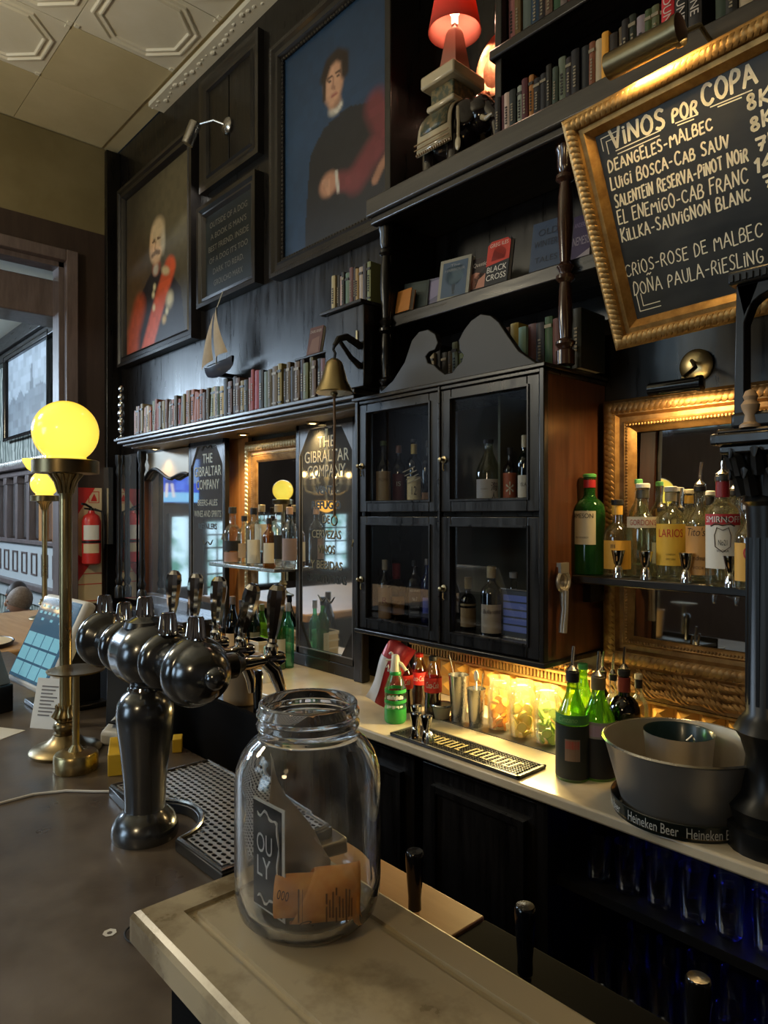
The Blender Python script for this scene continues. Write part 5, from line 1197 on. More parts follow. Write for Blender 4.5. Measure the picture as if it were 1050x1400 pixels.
for k in range(9):
    a = 3.45 - k * .17; x, y = .054 * cos(a), .054 * sin(a)
    hh = .115 * (1 - k / 8) ** 1.2 + .025
    for j in range(6): pp_.v.append((x, y - .004 * sin(j * 1.1 + k), .012 + hh * j / 5))
pp_.f = [(k * 6 + j, (k + 1) * 6 + j, (k + 1) * 6 + j + 1, k * 6 + j + 1) for k in range(8) for j in range(5)]
rcpt = solo('curled_receipt', pp_, M('thin_receipt_paper', (.62, .58, .50), .8), 'curled whitish slip of paper behind the black card inside the jar', 'paper'); rcpt.location = (JX, JY, ZS + .0); rcpt.modifiers.new('solid', 'SOLIDIFY').thickness = .0004
bp = MB(); nn = 44; Lb = 12
for k in range(nn + 1):
    a = -1.0 + 12.0 * k / nn; r = .0135 + .0095 * k / nn; q = min(max((a - 4.6) / 2.0, 0), 1)
    for j in range(Lb + 1):
        t = j / Lb; x_l = -.044 + q * (.026 + .012 * sin(a)); bp.v.append((x_l + (.038 - x_l) * t, r * cos(a) * (1 + .15 * t) + .002 * sin(5 * t + a), .029 + r * 1.15 * sin(a) * (1 + .12 * t) + .004 * t))
bp.f = [(k * (Lb + 1) + j, (k + 1) * (Lb + 1) + j, (k + 1) * (Lb + 1) + j + 1, k * (Lb + 1) + j + 1) for k in range(nn) for j in range(Lb)]
bn = thing('banknote', 'orange-brown banknote rolled up at the bottom of the jar', 'banknote', (JX + .034, JY - .010, ZS + .0085), radians(50))
BILL = M('orange_banknote', (.66, .22, .035), .6, col2=(.78, .38, .10), nscale=40, stretch=(1, 1, 1))
nb = obj('note', bp, BILL, bn); nb.modifiers.new('solid', 'SOLIDIFY').thickness = .0003
ink = M('dark_note_ink', (.10, .045, .02), .7)
def on_note(mb, a_mid, x_mid, rot):
    R = .0225
    o_ = MB(); c, s = cos(rot), sin(rot)
    for x, y, z in mb.v:
        xx, zz = x * c - z * s, x * s + z * c; a = a_mid + zz / R
        o_.v.append((x_mid + xx, (R + .003) * cos(a) * 1.08, .030 + (R + .003) * 1.2 * sin(a)))
    o_.f = mb.f; return o_
obj('print', on_note(text_mb('00', h=.013, wdt=.010), pi + .55, -.006, 1.2), ink, nb, smooth=False)
obj('print', on_note(text_mb('000', h=.006, wdt=.011), pi - .55, -.033, .2), ink, nb, smooth=False)
im = MB()
for k in range(9): im.box(.006 + k * .003, .0075 + k * .003, 0, .0004, -.009 + .004 * sin(k * 1.7), .009 + .003 * cos(k * 2.1))
im.box(-.02, -.0185, 0, .0004, -.012, .012).box(-.016, -.0155, 0, .0004, -.012, .012)
obj('print', on_note(im, pi - .05, 0, 0), M('brown_note_ink', (.28, .12, .04), .7), nb, smooth=False)
# black grips on the work board and rail
for i, (u, v, lab) in enumerate(((567, 1248, 'black tapered grip standing on the brown work board beyond the jar'), (718, 1336, 'black tapered grip on the rail just past the end of the work board'), (955, 1452, 'black tapered grip at the bottom picture edge, farthest along the rail'))):
    q = PZ(u, v, .857 if i == 0 else .852)
    t = thing('black_grip', lab, 'handle', (q.x, q.y, q.z), group='black grips along the under-bar')
    obj('grip', MB().lathe([(.013, .008), (.0125, .03), (.015, .06), (.0175, .10), (.0178, .115), (.015, .119), (.001, .120)], 20), BLACKG, t)
    obj('foot', MB().lathe([(.010, 0), (.010, .010)], 12), CHROME, t)
# ------------------------------------------------------------------ bottles
def face(x, y): return atan2(-y, -x)
SHP = {
 'round': [(0, .93), (.012, 1), (.60, 1), (.66, .93), (.71, .72), (.75, .48), (.79, .36), (.93, .33), (.94, .38), (.965, .38)],
 'tall':  [(0, .93), (.012, 1), (.64, 1), (.69, .92), (.735, .68), (.76, .46), (.79, .37), (.93, .34), (.94, .40), (.965, .40)],
 'slope': [(0, .93), (.012, 1), (.50, 1), (.56, .96), (.64, .80), (.72, .58), (.80, .40), (.86, .34), (.94, .33), (.965, .36)],
 'squat': [(0, .93), (.015, 1), (.50, 1), (.57, .95), (.63, .76), (.67, .50), (.70, .36), (.92, .33), (.935, .40), (.965, .40)],
 'orb':   [(0, .93), (.012, 1), (.52, 1), (.60, .97), (.67, .84), (.715, .60), (.74, .36), (.93, .30), (.94, .34), (.965, .34)],
}
LEATHER = BLACK
def bottle(label, x, y, z, H, R, shape, glass, cap, caph=.09, labs=(), texts=(), pour=False, foil=None, sq=0, group=None, cat='bottle', fa=0., spoutlen=.05):
    t = thing('bottle', label, cat, (x, y, z), 0, group)
    a = face(x, y) + fa
    pr = SHP[shape]; Hb = H
    def mkl(prof, seg=32, a0=0, a1=2 * pi, cap_=True):
        mb = MB().lathe(prof, seg, None, a0, a1, cap_)
        if sq:
            o = []
            for vx, vy, vz in mb.v:
                r = hypot(vx, vy); k = min(max((r / R - .45) / .4, 0), 1)
                if r > 1e-6:
                    th = atan2(vy, vx) - a; q = (abs(cos(th)) ** 6 + abs(sin(th)) ** 6) ** (-1 / 6)
                    vx, vy = vx * (1 + (q - 1) * k * sq), vy * (1 + (q - 1) * k * sq)
                o.append((vx, vy, vz))
            mb.v = o
        return mb
    obj('glass', mkl([(R * r, Hb * f) for f, r in pr]), glass, t)
    rn = R * pr[-1][1]
    if not pour or True:
        cm = sharp_label(cap, .35)
        obj('cap', MB().lathe([(rn * 1.02, Hb * (1 - caph)), (rn * 1.12, Hb * (1 - caph) + .001), (rn * 1.12, Hb * .992), (rn * .95, Hb)], 18), cm, t)
    if foil: obj('neck_foil', MB().lathe([(R * .372, Hb * foil[0]), (R * .40, Hb * foil[0] + .001), (R * .40, Hb * foil[1]), (R * .36, Hb * foil[1] + .001)], 18), sharp_label(foil[2], .4), t)
    for z0, z1, rgb, half in labs:
        obj('label', mkl([(R * 1.012, Hb * z0), (R * 1.012, Hb * z1)], 40 if half > 3 else 18, a - half, a + half, False), sharp_label(rgb), t)
    for tx in texts:
        body, zf, hf, wf, rgb = tx[:5]; off = tx[5] if len(tx) > 5 else 0
        mb = text_mb(body, h=Hb * hf, wdt=R * wf, depth=.0005, shear=tx[6] if len(tx) > 6 else 0)
        if sq:
            mb.v = [((R * 1.012 + .0006) * -0 + vx, vy - R * 1.025, vz + Hb * zf) for vx, vy, vz in mb.v]; mb.xf(RZ(a + pi / 2 + off))
        else: wrap(mb, R * 1.02, Hb * zf, a + off)
        obj('lettering', mb, sharp_label(rgb), t, smooth=False)
    if pour:
        obj('pourer', MB().lathe([(rn * .9, Hb), (rn * 1.05, Hb + .004), (rn * .5, Hb + .012), (.0042, Hb + .016)], 14).tube([(0, 0, Hb + .012), (0, 0, Hb + .03), (.004, 0, Hb + .016 + spoutlen)], .0042, 8), STEEL, t)
    return t
def wpx(u, Y, w): return w / 2 * (Y / (SN + CS * (u - CU) / F)) / F
def btl(label, u, vtop, Y, z, w, *a, **k):
    x = XY(u, Y); H = ZY(u, vtop, Y) - z
    return bottle(label, x, Y, z, H, wpx(u, Y, w), *a, **k)
BLK, WHT, CRM, TAN, YLW, ORG, DRD, GLD, SLV, GRN = (.012, .012, .014), (.72, .72, .68), (.62, .55, .38), (.42, .30, .16), (.80, .50, .06), (.62, .26, .03), (.26, .015, .02), (.48, .32, .10), (.45, .44, .42), (.05, .30, .07)
ZR = 1.430
btl('tall green whiskey bottle with cream label beside the cabinet end', 806, 648, 1.95, ZR, 41, 'tall', M('solid_green_glass', (.05, .30, .07), .04, trans=.85, ior=1.35), (.10, .38, .10), .035, [(.30, .63, CRM, .85)], [('JAMESON', .545, .06, 1.6, BLK, -.1), ('IRISH WHISKEY', .36, .018, 1.0, BLK, -.1)], foil=(.86, .95, (.40, .02, .03)), fa=-.45)
btl('squat clear bottle with an orange-yellow label and yellow neck band', 844, 683, 1.95, ZR, 37, 'squat', CLEARY, BLK, .07, [(.10, .47, (.78, .42, .06), 1.2)], [('III', .37, .05, .3, BLK, -.3)], foil=(.80, .92, (.80, .46, .08)))
btl('clear gin bottle with a white cap and pale label band', 879, 661, 1.975, ZR, 42, 'squat', CLEARY, WHT, .05, [(.53, .645, (.58, .52, .40), 1.3)], [("GORDON'S", .555, .062, 1.75, (.30, .03, .03)), ('LONDON DRY GIN', .14, .02, 1.2, (.2, .25, .1))], foil=(.84, .93, (.06, .06, .05)))
btl('clear gin bottle with a yellow label and silver cap', 917, 665, 1.955, ZR, 38, 'tall', CLEARY, SLV, .06, [(.16, .60, YLW, 1.25)], [('LARIOS', .46, .085, 1.75, (.55, .03, .02)), ('LONDON', .27, .018, .6, BLK), ('DRY GIN', .22, .018, .6, BLK)], foil=(.84, .93, (.35, .30, .18)))
btl('clear vodka bottle with a brown label and metal pour spout', 957, 664, 1.955, ZR, 37, 'round', CLEARY, BLK, .06, [(.08, .58, (.55, .30, .10), 1.3)], [("Tito's", .48, .085, 1.3, (.08, .04, .02), -.28, .25), ('Handmade', .23, .05, 1.6, (.08, .04, .02), -.1, .25), ('VODKA', .14, .03, 1.0, (.10, .05, .03))], pour=True)
smi = btl('clear vodka bottle with a red band, white crest label and dark red neck', 988, 650, 1.90, ZR, 44, 'tall', CLEARY, (.03, .03, .03), .05, [(.55, .65, (.42, .02, .03), 1.3), (.16, .55, (.66, .63, .56), 1.25)], [('SMIRNOFF', .575, .055, 2.2, WHT), ('No21', .37, .05, .5, BLK), ('VODKA', .31, .022, .7, BLK)], pour=True, foil=(.80, .95, (.22, .012, .02)), spoutlen=.06)
cr_ = MB()
pts = [(-.018, 0), (-.02, .03), (-.014, .05), (0, .043), (.014, .05), (.02, .03), (.018, 0), (.0, -.014), (-.018, 0)]
cr_.tube([(x, -.0006, z) for x, z in pts], .0012, 4).prism([(-.012, .062), (-.014, .075), (0, .079), (.014, .075), (.012, .062)], -.001, 0).tube([(-.03, -.0006, .054), (-.018, -.0006, .06), (0, -.0006, .056), (.018, -.0006, .06), (.03, -.0006, .054)], .0022, 4)
obj('crest', wrap(cr_, .0436, .105, face(smi.location.x, smi.location.y)), sharp_label((.07, .04, .035)), smi, smooth=False)
btl('small clear bottle with a pour spout standing behind the yellow-labelled gin', 904, 694, 2.02, ZR, 26, 'round', CLEARY, BLK, .06, [(.2, .5, CRM, 1.1)], pour=True)
btl('clear bottle with a cream cap behind, between yellow and brown labels', 942, 669, 2.015, ZR, 30, 'round', CLEARY, CRM, .05, [(.15, .5, (.5, .42, .25), 1.1)], foil=(.84, .93, (.4, .25, .05)))
btl('clear bottle with a white cap behind, between brown label and red band', 971, 671, 2.02, ZR, 28, 'round', CLEARY, WHT, .05, [(.15, .5, (.5, .42, .25), 1.1)], foil=(.84, .93, BLK))
btl('clear bottle with metal pour spout partly behind the carved pillar', 1005, 670, 1.99, ZR, 34, 'round', CLEARY, BLK, .06, [(.15, .5, (.62, .36, .08), 1.2)], pour=True)
btl('clear bottle with an orange label at the far right, behind the carved pillar', 1024, 690, 1.86, ZR, 36, 'round', CLEARY, SLV, .06, [(.1, .55, (.66, .36, .06), 1.3)], [('O', .35, .16, .8, (.45, .03, .03))])
btl('clear bottle with a green cap peeping above the white-capped gin', 873, 655, 2.02, ZR, 26, 'round', CLEARY, (.12, .40, .15), .05)
# jiggers
jig = MB().lathe([(.0165, 0), (.0165, .002), (.0125, .026), (.0085, .033), (.0125, .040), (.0195, .072), (.0200, .075), (.0185, .074), (.011, .040), (.0, .038)], 22, cap=False).lathe([(.0165, 0), (.0, .0005)], 22, cap=False)
jgm = finish(jig.mesh('double_jigger')); JST = M('dark_polished_steel', (.42, .41, .40), .16, 1.)
jgm.materials.append(JST)
for i, (u, Y, n) in enumerate(((845, 1.905, 'jigger on the bottle shelf in front of the orange-yellow label'), (883, 1.90, 'jigger on the bottle shelf in front of the white-capped gin'), (938, 1.905, 'jigger on the bottle shelf between the yellow and brown labels'), (1001, 1.895, 'jigger on the bottle shelf nearest the carved pillar'))):
    o = solo('jigger', jgm, JST, 'steel hourglass ' + n, 'jigger', 'jiggers on the bottle shelf'); o.location = (XY(u, Y - .02 if i == 3 else Y), Y - (.03 if i == 3 else 0), ZR); o.scale = (1.0, 1.0, 1.1)
# inside the glazed cabinet
ZU, ZL, YK = 1.640, 1.198, 1.93
g1 = 'whisky bottles in the glazed cabinet'
btl('dark green bottle with a tan label, leftmost on the cabinet upper shelf', 524, 603, 1.83, ZU, 21, 'round', DGREEN, (.10, .16, .06), .07, [(.12, .55, TAN, 1.2), (.02, .10, (.35, .24, .10), 1.3)], [('PROPER', .40, .05, 1.2, (.15, .08, .03))], group=g1)
btl('amber bottle with a dark red label and copper cap on the cabinet upper shelf', 545, 609, 1.90, ZU, 19, 'round', BROWNG, (.26, .10, .05), .12, [(.1, .55, (.13, .02, .018), 1.2)], [('IS', .36, .07, .6, WHT)], group=g1)
btl('dark bottle with a white and gold label and gold neck on the cabinet upper shelf', 566, 600, YK - .02, ZU, 22, 'round', DARKG, BLK, .05, [(.06, .46, (.66, .56, .32), 1.0)], [('12', .2, .12, .6, BLK)], foil=(.78, .92, (.42, .30, .06)), group=g1)
bw = btl('square dark bottle with slanting gold stripes on the cabinet upper shelf', 585, 602, YK, ZU, 17, 'tall', BROWNG, BLK, .10, [(.08, .24, (.16, .08, .03), 1.0)], sq=.8, group=g1)
stp = MB()
for k in range(4): stp.box(-.026, .026, -.0265, -.026, .12 + k * .016, .124 + k * .016, RY(-.45))
obj('slanting_label', stp.xf(RZ(face(bw.location.x, YK) + pi / 2)), sharp_label((.45, .40, .30)), bw)
jb = btl('broad clear bottle with a cream label of black brush characters, upper cabinet shelf', 668, 601, YK - .02, ZU, 34, 'slope', thin_glass('olive_clear_glass', (.55, .55, .38), .7, body=.12, bodycol=(.3, .3, .14)), BLK, .06, [(.03, .42, (.58, .50, .40), 1.25)], [('\u6d77', .25, .13, .55, BLK, .45), ('\u4eba', .12, .11, .5, BLK, .4), ('WHISKY', .27, .02, .6, (.2, .15, .1), -.35)], group=g1)
btl('dark bottle with a red-orange label and pale leaf mark on the cabinet upper shelf', 697, 612, YK, ZU, 19, 'round', BROWNG, BLK, .12, [(.05, .58, (.34, .08, .03), 1.3)], [('*', .22, .22, 1.1, (.55, .52, .36))], group=g1)
btl('dark green bottle with silver label and long pale cap, rightmost on upper cabinet shelf', 717, 595, YK, ZU, 19, 'round', DGREEN, (.42, .37, .26), .17, [(.05, .45, (.55, .50, .40), 1.2)], [('ISLAY', .3, .05, 1.1, BLK)], group=g1)
btl('dark bottle with a pale cap and tan label, leftmost on the cabinet lower shelf', 526, 765, 1.83, ZL, 19, 'round', DARKG, (.42, .36, .26), .17, [(.05, .55, (.40, .24, .12), 1.2)], [('R', .3, .1, .7, (.2, .03, .03))], group=g1)
btl('bottle with dripping red wax neck and tan label on the cabinet lower shelf', 542, 770, 1.90, ZL, 27, 'squat', BROWNG, (.24, .012, .02), .24, [(.10, .42, (.48, .27, .13), .9)], [("Maker's", .31, .06, 1.25, (.08, .04, .02), 0, .2), ('Mark', .22, .06, .9, (.08, .04, .02), 0, .2)], foil=(.72, .93, (.24, .012, .02)), group=g1)
btl('square bottle with a black and white label on the cabinet lower shelf', 567, 766, YK, ZL, 19, 'tall', BROWNG, BLK, .10, [(.06, .58, (.015, .015, .015), .75)], [("JACK DANIEL'S", .48, .045, 1.4, (.42, .42, .42)), ('No.7', .34, .06, .7, (.42, .42, .42)), ('TENNESSEE', .22, .03, 1.3, (.42, .42, .42)), ('WHISKEY', .13, .035, 1.3, (.42, .42, .42))], sq=.7, group=g1)
btl('blue glass bottle at the right end of the left lower cabinet compartment', 584, 764, YK, ZL, 17, 'round', thin_glass('blue_bottle_glass', (.05, .10, .45), .7, body=.2, bodycol=(.03, .06, .35)), (.10, .10, .11), .1, [(.15, .4, (.06, .08, .35), .8)], group=g1)
btl('dark bottle with a bronze cap and tan label in the right lower cabinet compartment', 640, 789, YK, ZL, 22, 'squat', DARKG, (.20, .14, .06), .22, [(.06, .42, (.34, .23, .11), 1.2), (.46, .50, (.34, .25, .12), 1.2)], group=g1)
btl('blue-black bottle with a gold cap and cream script label in the lower cabinet', 672, 774, YK - .04, ZL, 30, 'round', thin_glass('blue_black_glass', (.02, .04, .10), .65, body=.25, bodycol=(.008, .015, .035)), (.42, .30, .13), .17, [(.05, .46, (.50, .38, .25), 1.15)], [('Ballantine', .33, .06, 1.75, (.06, .04, .04), 0, .3)], group=g1)
fc = thing('blind_reflection_card', 'added framed card with window-blind reflections painted as blue stripes in the lower cabinet', 'card', (XY(706, 1.90), 1.90, ZL))
obj('backing', MB().box(-.062, .062, 0, .006, 0, .165), sharp_label((.05, .06, .08)), fc)
for k in range(5): obj('reflection_stripe', MB().box(-.054, .052, -.002, 0, .022 + k * .026, .042 + k * .026), sharp_label((.12, .17, .50)), fc)  # stripes paint a reflection of window blinds onto the card
obj('rim', frame_mb(-.065, .065, 0, .168, [(0, 0), (0, .006), (.004, .006), (.005, 0)]), STEEL, fc)
btl('clear decanter with a silver stopper standing behind the painted blue reflection', 702, 782, 1.985, ZL, 26, 'squat', CLEAR, SLV, .1, group=g1)
# niche shelf bottles
YN = 1.93
for (u, vt, Y, w, shp, gl, cap, labs, lab, kw) in (
 (318, 693, 1.93, 24, 'squat', CLEAR, BLK, [(.03, .20, (.30, .18, .14), 1.2), (.22, .40, BLK, 1.2)], 'broad clear bottle with a black band, leftmost on the niche shelf', {}),
 (334, 705, 1.97, 19, 'round', CLEARY, BLK, [(.12, .42, (.35, .25, .15), 1.0)], 'slim clear bottle second on the niche shelf', {}),
 (347, 694, 1.91, 22, 'tall', CLEAR, BLK, [(.05, .45, (.62, .60, .50), .9)], 'tall clear bottle with a black cap and white label on the niche shelf', {}),
 (358, 690, 1.96, 21, 'tall', CLEAR, (.42, .34, .20), [(.25, .68, (.62, .58, .48), 1.1), (.03, .22, BLK, 1.1)], 'clear bottle with a cork-coloured cap on the niche shelf', {}),
 (368, 708, 1.89, 18, 'round', AMBERG, BLK, [(.1, .5, (.60, .55, .42), 1.0)], 'short amber bottle with a dark cap in the middle of the niche shelf', {}),
 (381, 690, 1.94, 26, 'tall', CLEAR, (.25, .2, .12), [(.14, .52, BLK, 1.3)], 'broad bottle with a black label on the niche shelf', {}),
 (396, 693, 1.90, 22, 'round', CLEAR, (.38, .25, .18), [(.15, .5, (.30, .22, .2), 1.1)], 'clear bottle with a reddish cap, rightmost on the niche shelf', {})):
    btl(lab, u, vt, Y, 1.352, w, shp, gl, cap, .12, labs, group='bottles on the niche shelf', **kw)
for (u, vt, Y, w, shp, gl, cap, labs, lab) in (
 (318, 815, 1.80, 20, 'slope', DARKG, (.12, .10, .10), [(.1, .42, (.45, .33, .2), 1.1)], 'dark wine bottle leftmost on the counter under the niche shelf'),
 (331, 820, 1.72, 22, 'slope', DARKG, (.03, .02, .02), [(.1, .38, (.38, .26, .17), 1.1)], 'dark wine bottle with a light brown label under the niche shelf'),
 (347, 818, 1.95, 18, 'slope', DGREEN, BLK, [(.1, .4, (.3, .3, .2), 1.1)], 'dark green bottle under the niche shelf'),
 (358, 826, 2.0, 18, 'slope', GREENB, (.3, .3, .1), [], 'bright yellow-green bottle under the niche shelf'),
 (382, 822, 1.85, 18, 'round', GREENG, BLK, [(.15, .45, (.5, .5, .4), 1.1)], 'green glass bottle under the niche shelf, left of the lettered door'),
 (394, 824, 1.90, 16, 'round', thin_glass('mint_glass', (.35, .8, .55), .7, body=.2, bodycol=(.1, .6, .35)), (.4, .4, .4), [], 'mint green bottle under the niche shelf at its right end')):
    btl(lab, u, vt, Y, ZC, w, shp, gl, cap, .13, labs, group='bottles under the niche shelf')
nb_ = thing('napkin_box', 'cream ribbed paper box between bottles under the niche shelf', 'box', (XY(354, 1.78), 1.78, ZC))
obj('box', MB().box(-.06, .06, -.04, .04, 0, .14), sharp_label((.60, .52, .36)), nb_, bevel=.003); obj('ribs', MB().box(-.062, .062, -.042, .042, .05, .058).box(-.062, .062, -.042, .042, .09, .098).box(-.062, .062, -.042, .042, .125, .14), PAPER, nb_)
db_ = thing('tea_tin', 'dark box with brown panels in front of the cream box under the niche', 'box', (XY(353, 1.66), 1.66, ZC))
obj('box', MB().box(-.05, .05, -.035, .035, 0, .075), BLACK, db_, bevel=.003); obj('panel', MB().box(-.03, -.008, -.037, -.035, .01, .065).box(.008, .03, -.037, -.035, .01, .065), sharp_label((.2, .06, .04)), db_)
wt_ = thing('white_bottle', 'slim white plastic bottle under the niche shelf', 'bottle', (XY(364, 1.66), 1.66, ZC)); obj('body', MB().lathe([(.018, 0), (.02, .004), (.02, .10), (.010, .125), (.008, .15)], 16), WHITE, wt_); obj('cap', MB().lathe([(.011, .125), (.011, .155), (.006, .16)], 14), sharp_label((.3, .5, .4)), wt_)
# black screen panel with the tan tub behind the taps
scp = thing('splash_screen', 'black upright splash panel behind the beer tower', 'panel')
obj('panel', MB().box(-2.9, -1.37, .90, .915, 0, 1.125), MATTE, scp, bevel=.003); obj('shelf', MB().box(-2.9, -1.37, .915, 1.05, 1.09, 1.105), BLACK, scp, bevel=.003)
tub = thing('tan_tub', 'plain tan tub on the ledge of the black splash panel behind the taps', 'tub', (XY(331, .98), .98, 1.105))
obj('body', MB().lathe([(.046, 0), (.05, .004), (.055, .125), (.057, .128), (.052, .128), (.047, .01), (0, .008)], 28, cap=False), sharp_label((.42, .29, .17), .5), tub)
gr2 = thing('black_grip', 'black dispenser lever standing in front of the tan tub', 'handle', (XY(352, .935), .935, 1.105), group='black grips along the under-bar')
obj('grip', MB().lathe([(.012, 0), (.010, .03), (.013, .08), (.015, .11), (.010, .12), (0, .121)], 16), BLACKG, gr2)

# ------------------------------------------------------------------ things on the back counter
def onc(u, v, z=ZC): q = PZ(u, v, z); return q.x, q.y
def bot2(label, u, vb, vtop, w, *a, **k):
    x, y = onc(u, vb); y += .0; H = PY(u, vtop, y).z - ZC
    return bottle(label, x, y + .01, ZC, H, wpx(u, y, w), *a, **k)
sx_, sy_ = onc(535, 988); sy_ += .02
so = thing('soda_siphon', 'clear plastic siphon with green bands and white trigger head by the red bag', 'siphon', (sx_, sy_, ZC))
obj('bottle', MB().lathe([(.034, 0), (.038, .006), (.039, .10), (.037, .125), (.030, .15), (.019, .172), (.017, .18)], 26), CLEAR, so)
SG = M('green_plastic_band', (.03, .30, .06), .35)
obj('green_base', MB().lathe([(.0345, -.0), (.0385, .006), (.0396, .012), (.0397, .052)], 26), SG, so)
obj('green_band', MB().lathe([(.0397, .072), (.0397, .084)], 26, cap=False).lathe([(.0392, .108), (.0388, .120)], 26, cap=False), SG, so)
sc2 = MB()
for k in range(9): sc2.box(-.032 + k * .007, -.028 + k * .007 + .003 * (k % 2), -.0005, 0, .056 + .002 * (k % 3), .066, None).box(-.032 + k * .007, -.0265 + k * .007, -.0005, 0, .088, .099 + .003 * (k % 2))
obj('pale_print', wrap(sc2, .0400, 0, face(sx_, sy_)), WHITE, so, smooth=False)
obj('collar', MB().lathe([(.020, .168), (.021, .172), (.021, .178), (.018, .182)], 18), SG, so)
hd = MB().lathe([(.019, .176), (.017, .20), (.013, .235), (.009, .24)], 14).tube([(.0, 0, .215), (.02, .012, .205), (.034, .02, .185)], [.009, .008, .006], 8).tube([(0, 0, .222), (-.028, -.02, .218)], .0035, 6)
obj('trigger_head', hd, sharp_label((.72, .68, .55), .4), so)
for u, Y, vt, cap, lab in ((553, 1.80, 895, (.62, .03, .02), 'cola bottle with a red cap, nearest the siphon'), (573, 1.90, 893, (.62, .03, .02), 'cola bottle with a red cap, between two other cola bottles'), (592, 1.83, 897, BLK, 'cola bottle with a black cap, nearest the steel shaker')):
    x = XY(u, Y); H = ZY(u, vt, Y) - ZC; R = wpx(u, Y, 24)
    b_ = thing('cola_bottle', 'small plastic ' + lab, 'bottle', (x, Y, ZC), group='cola bottles by the siphon')
    obj('bottle', MB().lathe([(R * .85, 0), (R, H * .03), (R * .97, H * .25), (R * .9, H * .36), (R, H * .45)], 22), M('dark_cola', (.015, .006, .004), .12, coat=.6), b_)
    obj('neck', MB().lathe([(R, H * .45), (R * 1.0, H * .60), (R * .9, H * .70), (R * .62, H * .82), (R * .40, H * .92), (R * .40, H * .95)], 22), thin_glass('clear_plastic', (.75, .68, .6), .6), b_)
    obj('label', MB().lathe([(R * 1.01, H * .42), (R * 1.01, H * .66)], 24, cap=False), sharp_label((.66, .03, .03)), b_)
    mb = text_mb('Coca-Cola', h=H * .10, wdt=R * 1.5, shear=.3); obj('lettering', wrap(mb, R * 1.02, H * .50, face(x, Y) - .1), WHITE, b_, smooth=False)
    obj('cap', MB().lathe([(R * .46, H * .93), (R * .48, H * .935), (R * .48, H * .99), (R * .42, H)], 18), sharp_label(cap, .4), b_)
yb_ = thing('yellow_capped_bottle', 'slim clear bottle with a yellow cap behind the siphon', 'bottle', (XY(543, 1.93), 1.93, ZC)); obj('bottle', MB().lathe([(.026, 0), (.028, .005), (.028, .16), (.014, .19), (.013, .205)], 18), CLEAR, yb_); obj('cap', MB().lathe([(.015, .20), (.016, .203), (.016, .222), (.013, .224)], 16), sharp_label((.62, .36, .03)), yb_)
# red and white snack bag
bx_, by_ = XY(516, 1.72), 1.72
mb = MB(); nx, nz = 10, 14
for s in (-1, 1):
    for j in range(nz + 1):
        for i in range(nx + 1):
            a, b = i / nx, j / nz; th = .028 * (sin(pi * a) * sin(pi * b)) ** .6
            mb.v.append((-.055 + .11 * a + .006 * sin(7 * b), s * th + .004 * sin(9 * a + 5 * b), .25 * b))
n0 = (nx + 1) * (nz + 1)
for s in (0, 1):
    for j in range(nz):
        for i in range(nx): k = s * n0 + j * (nx + 1) + i; mb.f.append((k, k + 1, k + nx + 2, k + nx + 1))
sb = thing('snack_bag', 'crumpled red and white foil bag propped at the left end of the counter', 'bag', (bx_, by_, ZC + .03), 0)
sb.rotation_euler = (-.1, radians(22), radians(20))
obj('bag', mb, M('red_foil_bag', (.30, .02, .025), .3, .2), sb)
obj('white_panel', MB().add([(x, y - .002, z) for x, y, z in [mb.v[j * (nx + 1) + i] for j in range(nz + 1) for i in range(0, 5)]], [(j * 5 + i, j * 5 + i + 1, (j + 1) * 5 + i + 1, (j + 1) * 5 + i) for j in range(nz - 4) for i in range(4)]), M('white_foil', (.55, .55, .58), .35), sb)
obj('scribble', MB().tube([(-.01 + .045 * k / 12, -.034, .15 + .012 * sin(k * 1.4)) for k in range(13)], .0025, 5).tube([(-.02 + .05 * k / 10, -.034, .20 + .01 * sin(k * 1.1)) for k in range(11)], .004, 5), M('white_foil', (.55, .55, .58)), sb)
